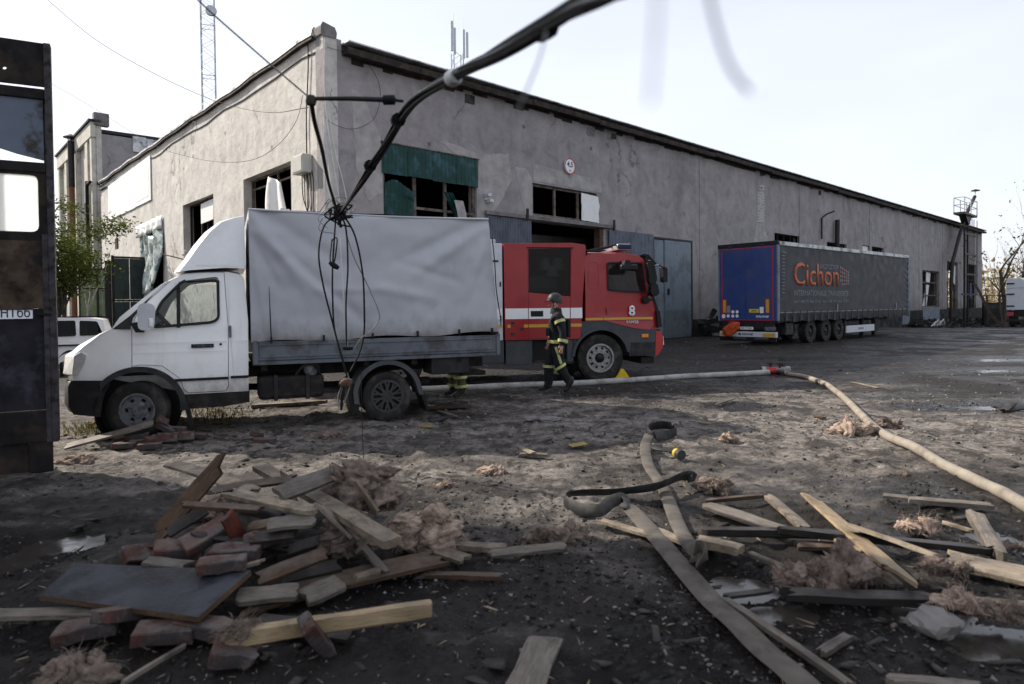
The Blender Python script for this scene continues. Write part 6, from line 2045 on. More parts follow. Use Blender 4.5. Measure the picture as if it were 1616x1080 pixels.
def firefighter(label, loc, rz, suit, pose, vest=True):
    t = thing('person', label, 'person', loc, rz)
    J = pose
    N = {}
    def nd(k, p, rx, ry=None):
        N[k] = (p, rx, ry if ry else rx)
    nd('pel', J['pel'], .175, .165)
    nd('waist', J['waist'], .195, .20)
    nd('chest', J['chest'], .20, .225)
    nd('upch', J['upch'], .115, .165)
    nd('neck', J['neck'], .062)
    nd('jaw', J['jaw'], .070, .062)
    nd('head', J['head'], .098, .082)
    nd('top', J['top'], .07, .06)
    E_ = [('pel', 'waist'), ('waist', 'chest'), ('chest', 'upch'), ('upch', 'neck'), ('neck', 'jaw'), ('jaw', 'head'), ('head', 'top')]
    for s in 'lr':
        for k, r in (('sh', .092), ('el', .076), ('fa', .070), ('wr', .045)):
            nd(k + s, J[k + s], r)
        E_ += [('upch', 'sh' + s), ('sh' + s, 'el' + s), ('el' + s, 'fa' + s), ('fa' + s, 'wr' + s)]
        w_ = Vector(J['wr' + s])
        hd = (w_ - Vector(J['el' + s])).normalized()
        sidev = hd.cross(Vector((0, 1, 0))).normalized()
        pm = w_ + hd * .075
        nd('pm' + s, tuple(pm), .036, .024)
        E_.append(('wr' + s, 'pm' + s))
        for q in range(4):                       # fingers, slightly curled
            o_ = sidev * (.028 - .0187 * q)
            f1 = pm + hd * .040 + o_
            f2 = f1 + hd * (.042 - .004 * abs(q - 1.3)) + Vector((0, -.012 if s == 'l' else .012, 0))
            nd(f'f{q}a{s}', tuple(f1), .0105)
            nd(f'f{q}b{s}', tuple(f2), .008)
            E_ += [('pm' + s, f'f{q}a{s}'), (f'f{q}a{s}', f'f{q}b{s}')]
        th = w_ + hd * .035 + sidev * .045
        nd('th' + s, tuple(th), .012)
        nd('tt' + s, tuple(th + hd * .045 + sidev * .008), .009)
        E_ += [('wr' + s, 'th' + s), ('th' + s, 'tt' + s)]
        for k, r in (('hp', .13), ('th_', .128), ('kn', .106), ('cf', .100), ('an', .076)):
            nd(k + s, J[k + s], r)
        E_ += [('pel', 'hp' + s), ('hp' + s, 'th_' + s), ('th_' + s, 'kn' + s), ('kn' + s, 'cf' + s), ('cf' + s, 'an' + s)]
    wl, wr, jw = Vector(J['wrl']), Vector(J['wrr']), Vector(J['jaw'])
    def region(c):
        for w0, el in ((wl, Vector(J['ell'])), (wr, Vector(J['elr']))):
            ax = (w0 - el).normalized()
            t_ = (c - w0).dot(ax)
            if .01 < t_ < .24 and (c - w0 - ax * t_).length < .055: return 1
        if c.z > jw.z - .05 and c.x > jw.x - .035: return 1
        if c.z > jw.z + .02: return 1
        return 0
    body = skin_mesh(N, E_, 'body', [suit, M['skin']], region)
    for v in body.vertices:                      # cloth folds on the suit
        c = v.co
        if c.z < jw.z - .06 and (c - wl).length > .2 and (c - wr).length > .2:
            v.co = c + v.normal * (.012 * noise.noise(c * 9) + .008 * noise.noise(Vector((c.x * 6, c.y * 6, c.z * 26))))
    link('body', body, t, None, 0, False)
    # face: nose, brow, mouth, ear
    h = Vector(J['head'])
    f = MB()
    f.add([h + Vector(p) for p in ((.088, -.012, .012), (.088, .012, .012), (.088, -.017, -.032), (.088, .017, -.032), (.122, 0, -.028))], [(0, 1, 4), (1, 3, 4), (3, 2, 4), (2, 0, 4)])
    f.build('nose', M['skin'], t)
    e = MB()
    for s in (-1, 1):
        e.lathe([(0, .006), (.010, .003), (.012, -.004)], (h.x + .086, h.y + s * .032, h.z + .008), 10, axis='x')
    e.box(h.x + .078, h.x + .092, h.y - .022, h.y + .022, h.z - .062, h.z - .055)
    e.build('eyes_and_mouth', M['boot'], t)
    for s in (-1, 1):
        MB().lathe([(0, .012), (.022, .008), (.030, -.004), (.0, -.01)], (h.x - .01, h.y + s * .088, h.z - .01), 12, axis='y').build('ear', M['skin'], t, smooth=60)
    # helmet
    hm = MB()
    prf = [(0, .158), (.05, .150), (.098, .118), (.127, .065), (.133, .02), (.132, -.012), (.122, -.012), (.12, .02)]
    hm.lathe(prf, (0, 0, 0), 26, axis='z')
    hm.v = [(h.x - .008 + x * 1.08 + (.02 if x > .08 and z < .02 else 0), h.y + y * .94, h.z + .055 + z - (.055 * max(0, -x / .13) if z < .05 else 0)) for x, y, z in hm.v]
    ho = hm.build('helmet', M['helmet'], t, smooth=50)
    MB().prism([(h.x + .10, h.z + .062), (h.x + .185, h.z + .045), (h.x + .185, h.z + .038), (h.x + .10, h.z + .045)], h.y - .085, h.y + .085).build('brim', M['helmet'], ho, bevel=.004)
    MB().tube([(h.x + .01, h.y + .10, h.z + .05), (h.x + .03, h.y + .085, h.z - .06), (h.x + .05, h.y, h.z - .115), (h.x + .03, h.y - .085, h.z - .06), (h.x + .01, h.y - .10, h.z + .05)], .007, 5).build('chin_strap', M['black'], ho)
    # collar
    nk = Vector(J['neck'])
    MB().lathe([(.115, -.05), (.10, .05), (.085, .06), (.085, -.05)], (nk.x + .005, nk.y, nk.z + .0), 20, axis='z').build('collar', suit, t, smooth=50)
    # boots
    for s in 'lr':
        a = Vector(J['an' + s])
        toe = Vector(J['to' + s])
        d = (toe - a)
        dn = Vector((d.x, d.y, 0)).normalized()
        pitch = J.get('pi' + s, 0)
        bt_ = {}
        b0 = a + Vector((0, 0, .16))
        P_ = [b0, a + Vector((0, 0, .03)), a - dn * .03 - Vector((0, 0, .045)), a + dn * .09 - Vector((0, 0, .05)), a + dn * .19 - Vector((0, 0, .060))]
        rot = Matrix.Rotation(pitch, 3, dn.cross(Vector((0, 0, 1))))
        P_ = [a + rot @ (p - a) if i > 0 else p for i, p in enumerate(P_)]
        nn = {'a': (tuple(P_[0]), .085, .085), 'b': (tuple(P_[1]), .068, .066), 'c': (tuple(P_[2]), .055, .052), 'd': (tuple(P_[3]), .056, .045), 'e': (tuple(P_[4]), .045, .034)}
        bo = skin_mesh(nn, [('a', 'b'), ('b', 'c'), ('b', 'd'), ('d', 'e')], 'boot', [M['boot']], lambda c: 0)
        link('boot', bo, t, None, 0, False)
    # reflective bands
    spec = []
    for s in 'lr':
        spec += [(J['sh' + s], J['el' + s], .30, .098, .055), (J['el' + s], J['wr' + s], .62, .080, .055), (J['kn' + s], J['an' + s], pose.get('legband', .02), .120, .05)]
        if pose.get('two'): spec.append((J['kn' + s], J['an' + s], pose['two'], .114, .05))
    for q_ in spec:
        rb = MB()
        band(rb, *q_)
        rb.build('reflective_band', M['hiviz'], t, smooth=50)
    rb = MB()
    band(rb, J['pel'], J['waist'], .08, .215, .06, 0, .88)
    rb.build('waist_band', M['hiviz'], t, smooth=50)
    if pose.get('stripe'):
        # the band that runs slantwise down the near trouser leg
        s = pose['stripe']
        hp, kn = Vector(J['hp' + s]), Vector(J['kn' + s])
        pts = [hp.lerp(kn, k) + Vector((.055 * (1 - 2 * k) * 1.0, .108, -.02)) for k in (0.05, .25, .45, .65, .82)] + [kn + Vector((-.03, .085, .02)), kn + Vector((-.08, .06, .06))]
        MB().sweep(pts, .05, .012, [(0, 1, 0)] * len(pts)).build('leg_stripe', M['hiviz'], t)
    if vest:
        v = {'a': (J['waist'][:2] + (J['waist'][2] + .0,), .178, .20), 'b': (J['chest'], .190, .215), 'c': ((J['upch'][0], J['upch'][1], J['upch'][2] + .0), .135, .16)}
        vm = skin_mesh({'a': ((J['waist'][0], J['waist'][1], J['waist'][2] - .03), .165, .19), 'b': (tuple(J['chest']), .185, .205), 'c': ((J['upch'][0], J['upch'][1], J['upch'][2] - .02), .14, .15)}, [('a', 'b'), ('b', 'c')], 'vest', [M['black']], lambda c: 0)
        vo = link('armour_vest', vm, t, None, 0, False)
        w_ = Vector(J['chest'])
        for k in range(3):
            MB().box(w_.x + .15, w_.x + .225, -.13 + k * .09, -.05 + k * .09, w_.z - .22, w_.z - .07).build('pouch', M['black'], vo, bevel=.012)
        MB().box(w_.x - .235, w_.x - .16, -.13, .13, w_.z - .25, w_.z + .1).build('back_pack', M['black'], vo, bevel=.03)
    return t
walk = dict(pel=(0, 0, .96), waist=(0, 0, 1.12), chest=(.0, 0, 1.30), upch=(-.005, 0, 1.45), neck=(.02, 0, 1.54), jaw=(.055, 0, 1.60), head=(.055, 0, 1.68), top=(.045, 0, 1.75),
            shl=(-.01, .21, 1.43), ell=(-.095, .285, 1.15), fal=(-.08, .30, 1.03), wrl=(-.06, .305, .91), shr=(.0, -.195, 1.43), elr=(.03, -.285, 1.15), far=(.08, -.29, 1.05), wrr=(.14, -.29, .94),
            hpl=(0, .10, .92), th_l=(.0, .11, .74), knl=(-.02, .11, .52), cfl=(-.11, .11, .37), anl=(-.22, .11, .19), tol=(-.05, .12, .06), pil=-.6,
            hpr=(0, -.10, .92), th_r=(.08, -.10, .74), knr=(.16, -.10, .52), cfr=(.17, -.10, .36), anr=(.18, -.10, .105), tor=(.4, -.11, .02), pir=.1, stripe='l', legband=.06)
MP = gp(881, 620)
firefighter('firefighter in dark turnout gear and grey helmet walking left in front of the fire engine', (MP.x, MP.y, 0), R(178), M['suit'], walk)
stand = dict(walk)
stand.update(shl=(0, .19, 1.42), ell=(-.02, .24, 1.15), fal=(.0, .24, 1.03), wrl=(.04, .23, .92), shr=(0, -.19, 1.42), elr=(-.02, -.24, 1.15), far=(0, -.24, 1.03), wrr=(.04, -.23, .92),
             hpl=(0, .11, .92), th_l=(.01, .13, .74), knl=(.02, .15, .52), cfl=(.0, .16, .36), anl=(-.01, .16, .11), tol=(.2, .19, .03), pil=0, hpr=(0, -.11, .92), th_r=(.01, -.13, .74), knr=(.02, -.15, .52),
             cfr=(.01, -.16, .36), anr=(0, -.16, .11), tor=(.2, -.2, .03), pir=0, stripe=None, legband=.35, two=.75)
MP2 = (gp(708, 625) + gp(737, 628)) / 2
firefighter('second firefighter standing hidden behind the truck with only khaki trouser legs and boots showing', (MP2.x, MP2.y, 0), R(208), M['suit2'], stand, False)

# ------------------------------------------------------------------ hoses
def hose_flat(name, label, pts, w, t, mat, ups=None, k=8):
    P = spline(pts, k)
    U = None
    if ups:
        U = spline([Vector(u) for u in ups], k)
    hz_ = thing(name, label, 'hose', group='fire hoses on the ground')
    MB().sweep(P, w, t, U).build('hose_body', M[mat], hz_, smooth=60)
    return hz_
def hose_round(name, label, pix, r, mat, k=8):
    P = []
    for q in pix:
        p = gp(q[0], q[1]) if len(q) == 2 else gp(q[0], q[1], q[2])
        P.append(Vector((p.x, p.y, max(hz(p.x, p.y), -.02) + r * .8 if len(q) == 2 else p.z)))
    h = thing(name, label, 'hose', group='fire hoses on the ground')
    P = spline(P, k)
    P = [p + Vector((0, 0, .006 * noise.noise(p * 1.7))) for p in P]
    rr = [r * (1 + .08 * noise.noise(Vector((i * .31, r, 0)))) for i in range(len(P))]
    MB().tube(P, rr, 12).build('hose_body', M[mat], h, smooth=60)
    return h, P
h1, P1 = hose_round('fire_hose', 'pale charged fire hose running behind the trucks to the red coupling', ((560, 622), (668, 617), (760, 615), (830, 611), (900, 609), (1000, 602), (1080, 597), (1150, 594), (1213, 591)), .062, 'hose_white')
h2, P2 = hose_round('fire_hose', 'beige charged fire hose curving from the red coupling to the right edge', ((1235, 591), (1268, 596), (1300, 607), (1325, 624), (1345, 645), (1370, 670), (1400, 692), (1440, 714), (1490, 739), (1540, 763), (1590, 790), (1640, 818)), .052, 'hose_beige')
cpp = gp(1224, 590)
cu_ = thing('hose_coupling', 'red hose divider valve joining the pale and beige hoses', 'coupling', (cpp.x, cpp.y, .075), 0)
MB().tube([(-.26, 0, 0), (.24, 0, 0)], .085, 14).build('body', M['red_plastic'], cu_, smooth=40)
MB().tube([(-.34, 0, 0), (-.24, 0, 0)], .10, 14).tube([(.22, 0, 0), (.32, 0, 0)], .10, 14).tube([(0, 0, 0), (.1, -.28, .02)], .06, 10).tube([(.08, -.24, .02), (.12, -.36, .02)], .085, 12).build('collar', M['alloy'], cu_, smooth=40)
for x, y in ((-.12, .0), (.08, -.05), (.18, .04)):
    v = MB().tube([(x, y, .05), (x, y, .17)], .022, 8).build('valve_stem', M['steel_dark'], cu_)
    MB().tube([(x + .07 * math.cos(a * .6), y + .07 * math.sin(a * .6), .17) for a in range(12)], .014, 5).build('hand_wheel', M['steel_dark'], v)
def pz(px, py, z=0.0):
    p = gp(px, py, z)
    return Vector((p.x, p.y, z))
# long muddy flat hose from the folded bundle to the bottom edge
pts = [pz(985, 795, .10), pz(1000, 808, .06), pz(1040, 852, .03), pz(1085, 905, .025), pz(1125, 950, .02), pz(1165, 985, .02), pz(1205, 1025, .02), pz(1250, 1062, .02), pz(1310, 1120, .02)]
hose_flat('flat_hose', 'long muddy grey flat hose lying from the black folded bundle to the bottom edge', pts, .145, .036, 'hose_grey')
# black flat hose folded on edge
pts = [pz(1088, 757, .10), pz(1092, 752, .12), pz(1075, 752, .13), pz(1035, 768, .10), pz(975, 776, .08), pz(915, 778, .09), pz(896, 782, .08), pz(893, 792, .06), pz(915, 804, .04), pz(945, 806, .05), pz(965, 792, .08), pz(985, 787, .10), pz(994, 800, .07)]
ups = [(0, .6, .5), (0, 1, .3), (0, 1, .4), (0, .9, .5), (0, .8, .7), (-.4, .6, .6), (-1, 0, .3), (-1, -.3, .1), (-.2, -1, .3), (0, -1, .4), (0, -.9, .5), (.5, -.6, .5), (.5, 0, .8)]
hose_flat('flat_hose', 'black flat hose folded in a loop on its edge in the middle of the mud', pts, .10, .022, 'hose_black', ups)
pts = [pz(1062, 672, .13), pz(1066, 682, .08), pz(1045, 688, .06), pz(1025, 686, .10), pz(1023, 676, .12), pz(1040, 671, .12), pz(1060, 672, .13)]
ups = [(0, 1, .2), (1, .2, .2), (0, -1, .2), (-1, 0, .2), (-.7, .7, .2), (0, 1, .2), (0, 1, .2)]
hose_flat('flat_hose', 'small black hose loop standing behind the yellow nozzle', pts, .11, .02, 'hose_black', ups)
pts = [pz(1024, 686, .09), pz(1018, 706, .06), pz(1024, 736, .04), pz(1042, 762, .03), pz(1055, 790, .03), pz(1068, 824, .03), pz(1082, 850, .05), pz(1098, 866, .10), pz(1112, 868, .13), pz(1110, 884, .08), pz(1092, 884, .04)]
hose_flat('flat_hose', 'dark flat hose lying under the folded bundle and ending in an upright loop', pts, .115, .028, 'hose_grey', [(0, 0, 1)] * 6 + [(0, -.4, .8), (-.3, -.9, .4), (1, 0, .2), (.7, -.7, 0), (0, -.8, .5)])
hn = thing('hose_nozzle', 'black hose end with yellow coupling ring lying in the middle of the yard', 'nozzle')
a, b = pz(1030, 700, .05), pz(1072, 717, .055)
MB().sweep(spline([pz(1022, 700, .05), pz(1035, 708, .06), a.lerp(b, .75)], 6), .08, .03).build('hose_body', M['hose_black'], hn, smooth=50)
d = (b - a).normalized()
MB().tube([a.lerp(b, .70), b], [.03, .038], 12).build('collar', M['black'], hn, smooth=40)
MB().tube([b - d * .075, b - d * .02], .047, 16).build('ring', M['chock'], hn, smooth=40)
MB().tube([b - d * .02, b + d * .05], .052, 16).build('cap', M['rim_dark'], hn, smooth=40)

# ------------------------------------------------------------------ boards and planks
def plank_mesh(L_, w, t, rnd, split=0.5):
    """along x, rough sawn: torn ends, wandering edges, a slight cup and bow"""
    n, k = 8, 5
    mb = MB()
    vs, fs = [], []
    amp = split * min(.16, .10 * L_ + .02)
    e0 = [rnd.random() ** 2 * amp for _ in range(k)]
    e1 = [rnd.random() ** 2 * amp for _ in range(k)]
    if split > 1:                          # broken to a point
        e0 = [abs(i / (k - 1) - rnd.random() * .3) * amp * 1.6 for i in range(k)]
        e1 = [abs(i / (k - 1) - .7 - rnd.random() * .3) * amp * 1.6 for i in range(k)]
    bow, cup, ph = rnd.uniform(-1, 1) * .006 * L_, rnd.uniform(-1, 1) * t * .25, rnd.uniform(0, 9)
    for i in range(n + 1):
        f = i / n
        wl, wr_ = w / 2 * (1 + .05 * math.sin(f * 7 + ph)), w / 2 * (1 + .05 * math.sin(f * 9 + ph * 2))
        for side in (-1, 1):
            for j in range(k):
                g = j / (k - 1)
                y = -wl + (wl + wr_) * g
                x = -L_ / 2 + L_ * f
                if i == 0: x += e0[j] + (.004 if side > 0 else 0)
                if i == n: x -= e1[j] + (.004 if side < 0 else 0)
                z = side * t / 2 * (1 - (.18 if j in (0, k - 1) else 0)) + bow * math.sin(PI * f) + cup * (2 * g - 1) ** 2 + rnd.uniform(-.04, .04) * t
                if (i == 0 or i == n): z -= side * t * .22 * rnd.random() * min(1, split)
                vs.append((x, y, z))
    row = 2 * k
    for i in range(n):
        a, b = i * row, (i + 1) * row
        for j in range(k - 1):
            fs.append((a + k + j, b + k + j, b + k + j + 1, a + k + j + 1))
            fs.append((a + j + 1, b + j + 1, b + j, a + j))
        fs.append((a, b, b + k, a + k))
        fs.append((a + k - 1, a + 2 * k - 1, b + 2 * k - 1, b + k - 1))
    for j in range(k - 1):
        fs.append((j, k + j, k + j + 1, j + 1))
        q = n * row
        fs.append((q + j + 1, q + k + j + 1, q + k + j, q + j))
    return mb.add(vs, fs)
prnd = random.Random(77)
def plank(label, a, b, w, t, mat, roll=0.0, name='plank', split=.6, cat='plank', group=None):
    """a, b: ends as (pixel x, pixel y, height)"""
    A, B = pz(*a), pz(*b)
    d = B - A
    o = plank_mesh(d.length, w, t, prnd, split).build(name, M[mat], None, recalc=True, smooth=28)
    x = d.normalized()
    up = Vector((0, 0, 1))
    y = up.cross(x).normalized()
    z = x.cross(y).normalized()
    mt = Matrix((x, y, z)).transposed() @ Matrix.Rotation(roll, 3, 'X')
    o.matrix_world = Matrix.Translation((A + B) / 2) @ mt.to_4x4()
    tag(o, label, cat, group or ('loose boards and beams in the debris' if cat != 'scrap' else None))
    return o
def slab(label, corners, t, mats, name='board', cat='board', edge=True):
    """four corner points given as (px, py, z) on the top face"""
    C4 = [pz(*c) for c in corners]
    n1 = (C4[1] - C4[0]).cross(C4[3] - C4[0]).normalized()
    if n1.z < 0: n1 = -n1
    c0 = sum(C4, Vector()) / 4
    T = [p - c0 for p in C4]
    mb = MB()
    vs = [p for p in T] + [p - n1 * t for p in T]
    mb.add(vs, [(0, 1, 2, 3)], 0)
    mb.add(vs, [(7, 6, 5, 4)] + [(i, 4 + i, 4 + (i + 1) % 4, (i + 1) % 4) for i in range(4)], 1 if len(mats) > 1 else 0)
    o = mb.build(name, mats, None, loc=c0, recalc=True, bevel=.004)
    return tag(o, label, cat)
slab('large tar felt covered board lying on bricks at the lower left', ((60, 940, .12), (312, 974, .15), (396, 900, .21), (120, 889, .17)), .032, [M['felt'], M['wood_brown']])
plank('dark brown plank standing up steeply out of the left heap', (236, 858, .12), (360, 720, .70), .12, .028, 'wood_brown', R(70), split=1.6)
plank('thin brown plank lying level across the steep dark plank', (282, 797, .42), (418, 806, .40), .05, .03, 'wood_brown', R(20))
plank('long pale plank at the back of the left heap reaching up left', (268, 731, .30), (402, 777, .40), .12, .03, 'wood_pale', R(10))
plank('pale grey plank behind the steep plank sloping down right', (358, 778, .42), (500, 808, .40), .10, .035, 'wood_pale', R(8))
plank('thick pale beam lying over the middle of the left heap towards the viewer', (410, 738, .34), (622, 858, .34), .115, .05, 'wood_pale', R(4), name='beam', cat='beam', split=.2)
plank('short split board crossing the top of the thick pale beam', (438, 780, .46), (532, 744, .50), .14, .03, 'wood_grey', R(25))
plank('flat grey board leaning across the wool on the left heap', (560, 874, .18), (648, 784, .45), .11, .022, 'wood_grey', R(-30))
plank('wide dark board at the bottom of the left heap pointing right', (372, 958, .05), (700, 880, .07), .22, .028, 'wood_brown', R(2))
plank('long squared pale timber in front of the felt board', (352, 1012, .10), (682, 962, .12), .05, .085, 'wood_new', R(4), name='timber', cat='timber', split=.2)
plank('weathered plank running out of the left edge under the felt board', (-60, 972, .05), (162, 968, .07), .10, .03, 'wood_grey')
plank('thin stick in the mud below the squared pale timber', (192, 1078, .02), (292, 1018, .03), .025, .02, 'wood_grey', split=.2)
plank('short pale board end right of the wool on the left heap', (664, 862, .06), (738, 884, .05), .11, .028, 'wood_pale', R(5))
plank('pale plank lying right of the left heap below the wool', (718, 860, .05), (802, 864, .05), .09, .045, 'wood_pale')
plank('long thin weathered plank pointing right beside the long wool strip', (768, 874, .04), (894, 861, .05), .09, .025, 'wood_grey', R(10))
plank('brown flat stick lying on crushed glass right of the left heap', (662, 908, .03), (796, 911, .03), .06, .03, 'wood_brown')
plank('dark plank behind the felt board pointing up right', (404, 915, .14), (516, 872, .22), .09, .03, 'wood_brown', R(30))
plank('charred board under the wool in the left heap', (440, 915, .09), (540, 890, .11), .12, .03, 'wood_dark', R(10))
plank('broken pale board end in front of the charred board', (372, 945, .10), (474, 935, .10), .14, .032, 'wood_grey', R(8))
plank('second broken pale board right of the felt board', (476, 945, .07), (540, 918, .09), .15, .03, 'wood_grey', R(12))
plank('red brown board standing on end inside the left heap', (384, 860, .18), (357, 812, .42), .10, .025, 'wood_red', R(80))
plank('charred beam lying under the pale planks of the left heap', (450, 818, .30), (380, 802, .34), .07, .05, 'wood_dark', name='beam', cat='beam')
plank('blue grey board sticking out level from the left heap', (420, 830, .34), (500, 822, .36), .14, .025, 'wood_grey', R(12))
plank('grey blue splintered board low at the back of the left heap', (395, 850, .28), (470, 842, .30), .10, .02, 'wood_dark', R(20))
plank('wet tapered board lying at the bottom edge of the picture', (822, 1100, .035), (862, 1005, .035), .16, .03, 'wood_grey', R(3))
plank('weathered board leaning on the brick heap by the truck wheel', (102, 706, .03), (243, 668, .25), .16, .03, 'wood_grey', R(12))
plank('blackened board end low in the gap of the left heap', (430, 880, .12), (520, 850, .18), .10, .03, 'wood_dark', R(15))
plank('narrow charred strip across the middle of the left heap', (300, 842, .30), (455, 868, .16), .05, .03, 'wood_dark', R(25))
plank('splintered brown lath pointing up at the back of the left heap', (470, 800, .30), (446, 742, .46), .05, .018, 'wood_brown', R(30), split=1.6)
plank('grey lath lying from the wool to the brown bottom board', (540, 830, .22), (610, 905, .08), .06, .02, 'wood_grey', R(-12))
plank('dark wet board under the front of the squared timber', (400, 985, .03), (560, 1000, .03), .16, .025, 'wood_dark', R(4))
plank('short pale offcut lying on the brown bottom board', (560, 912, .09), (602, 898, .10), .06, .03, 'wood_pale', R(8))
plank('rough grey board between the felt board and the back bricks', (228, 884, .20), (300, 893, .19), .09, .025, 'wood_grey', R(6))
plank('dark brown stub beside the red brown board', (392, 832, .30), (432, 824, .34), .09, .04, 'wood_brown', R(20))
plank('pale split board standing out of the top of the left heap beside the upper wool', (600, 815, .30), (556, 752, .56), .09, .022, 'wood_pale', R(35), split=1.6)
plank('dark brown board lying high across the back of the left heap', (332, 776, .38), (470, 756, .42), .10, .025, 'wood_brown', R(14))
plank('weathered board hanging forward from the top of the left heap', (496, 792, .44), (566, 858, .20), .10, .025, 'wood_grey', R(-18), split=1.2)
plank('charred thin board leaning left on the back bricks', (262, 842, .26), (330, 800, .38), .09, .02, 'wood_dark', R(28))
plank('small splintered stick on the felt board edge', (340, 905, .20), (420, 884, .24), .03, .02, 'wood_pale', R(5), split=1.2)
# right hand scatter
plank('long fresh yellow plank leaning across the right heap', (1270, 778, .04), (1440, 925, .13), .13, .025, 'wood_new', R(-14), split=1.6)
plank('thick pale brown plank beside the fresh yellow plank', (1340, 829, .14), (1482, 879, .10), .12, .03, 'wood_pale', R(-20))
plank('pale round edged plank end lying behind the right heap', (1212, 782, .04), (1272, 834, .04), .10, .03, 'wood_pale', R(-6))
plank('wide wet pale board at the left of the right heap', (1114, 796, .04), (1238, 838, .05), .18, .03, 'wood_grey', R(-3))
plank('thin plank lying across the top of the wide wet board', (1112, 792, .045), (1206, 783, .04), .05, .03, 'wood_brown')
plank('long charred beam lying level through the right heap', (1106, 840, .05), (1338, 846, .07), .07, .055, 'wood_dark', name='beam', cat='beam')
plank('second dark beam running right behind the yellow plank', (1224, 836, .10), (1566, 870, .05), .08, .05, 'wood_dark', name='beam', cat='beam')
plank('short round pale log at the left end of the right heap', (1100, 852, .05), (1174, 868, .05), .10, .06, 'wood_pale')
plank('broken brown board end under the charred beam', (1254, 860, .03), (1318, 861, .03), .12, .03, 'wood_brown')
plank('crooked stick left of the dirty wool', (1182, 872, .03), (1240, 896, .04), .04, .03, 'wood_grey', split=.3)
plank('long dark wet beam in front of the right heap', (1236, 938, .05), (1474, 946, .05), .09, .05, 'wood_dark', R(6), name='beam', cat='beam')
plank('pale weathered half log lying alone behind the right heap', (1432, 788, .04), (1570, 799, .04), .10, .045, 'wood_grey')
plank('short grey board touching the weathered half log', (1392, 782, .03), (1436, 787, .03), .10, .03, 'wood_grey')
plank('rotten grey post lying towards the viewer near the right edge', (1536, 808, .06), (1578, 882, .05), .10, .07, 'wood_grey', name='post', cat='post', split=1.2)
plank('thin pale stick left of the rotten post', (1486, 823, .03), (1536, 838, .03), .035, .02, 'wood_pale')
plank('wide mottled pale board at the right edge', (1486, 880, .05), (1660, 918, .05), .26, .03, 'wood_pale', R(2))
plank('pale broken board under the yellow plank', (1366, 892, .05), (1420, 926, .04), .09, .025, 'wood_pale', R(-10))
plank('short splintered board behind the yellow plank', (1322, 853, .07), (1372, 872, .09), .09, .025, 'wood_pale', R(-12))
plank('long weathered batten lying beside the muddy grey hose', (1143, 946, .02), (1344, 1084, .02), .045, .03, 'wood_grey')
plank('short weathered batten in the mud right of the hose', (1294, 1032, .02), (1340, 1004, .02), .05, .03, 'wood_grey')
plank('pale timber end just inside the bottom edge at right', (1396, 1076, .02), (1560, 1092, .02), .06, .04, 'wood_grey')
plank('brown timber under wool at the right edge', (1470, 946, .06), (1650, 962, .07), .07, .06, 'wood_pale', name='timber', cat='timber')
plank('dark flat splinter beside the small puddle', (1142, 943, .02), (1216, 933, .02), .05, .02, 'wood_dark')
plank('white split board under the grey hose', (945, 822, .03), (1026, 846, .03), .07, .025, 'wood_pale')
plank('pale board end right of the white split board', (1030, 835, .03), (1110, 868, .03), .09, .025, 'wood_pale')
plank('small plank lying alone in the sunlit strip', (820, 716, .02), (868, 718, .02), .09, .03, 'wood_grey')
plank('thin board leaning on the small plank in the sunlit strip', (818, 706, .05), (842, 716, .05), .07, .02, 'wood_pale')
plank('pale board on the ground behind the truck rear wheel', (660, 645, .03), (740, 641, .03), .22, .02, 'wood_brown')
plank('thin pale stick below the truck rear', (690, 648, .02), (722, 658, .02), .05, .02, 'wood_pale')
plank('long pale timber on the ground under the truck chassis', (395, 642, .04), (520, 634, .04), .12, .06, 'wood_pale', name='timber', cat='timber')

mc = pz(430, 870, 0)
mb = MB()
n1, n2 = 60, 44
vs = []
for j in range(n2 + 1):
    for i in range(n1 + 1):
        x, y = (i / n1 * 2 - 1) * 1.25, (j / n2 * 2 - 1) * .95
        d = (x / 1.25) ** 2 + (y / .95) ** 2
        h_ = .26 * math.exp(-d * 2.6) + .09 * noise.noise((x * 5, y * 5, 1)) * math.exp(-d * 1.5) + .04 * noise.noise((x * 14, y * 14, 4)) * math.exp(-d)
        vs.append((mc.x + x - .1, mc.y + y + .05, -.06 + h_ + .02 * (1 - d)))
mb.add(vs, [(j * (n1 + 1) + i, j * (n1 + 1) + i + 1, (j + 1) * (n1 + 1) + i + 1, (j + 1) * (n1 + 1) + i) for j in range(n2) for i in range(n1)])
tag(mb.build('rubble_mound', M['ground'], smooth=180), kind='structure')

# ------------------------------------------------------------------ bricks
def brick_mesh(rnd, broken=0):
    mb = bmesh.new()
    bmesh.ops.create_cube(mb, size=1)
    L_ = .25 * (1 - broken * rnd.uniform(.2, .5))
    for v in mb.verts:
        v.co = Vector((v.co.x * L_, v.co.y * .12, v.co.z * .065))
    bmesh.ops.bevel(mb, geom=mb.edges[:], offset=.006, segments=1, affect='EDGES')
    bmesh.ops.subdivide_edges(mb, edges=[e for e in mb.edges if e.calc_length() > .05], cuts=3, use_grid_fill=True)
    s_ = rnd.uniform(0, 90)
    for v in mb.verts:
        q = noise.noise_vector(v.co * 14 + Vector((s_, 0, 0)))
        v.co += q * .010
        if broken and v.co.x > L_ * .3: v.co += noise.noise_vector(v.co * 24 + Vector((0, s_, 0))) * .035
    me = bpy.data.meshes.new('brick')
    mb.to_mesh(me)
    mb.free()
    me.materials.append(M['brick'])
    return me
brnd = random.Random(3)
def brick(label, px, py, z, rz, rx=0, ry=0, broken=0, sc=1, group=None):
    o = link('brick', brick_mesh(brnd, broken), None, None, 0, False)
    p = pz(px, py, z)
    o.location = p
    o.rotation_euler = (R(rx), R(ry), R(rz))
    o.scale = (sc, sc, sc)
    return tag(o, label, 'brick', group or 'loose bricks in the debris heaps')
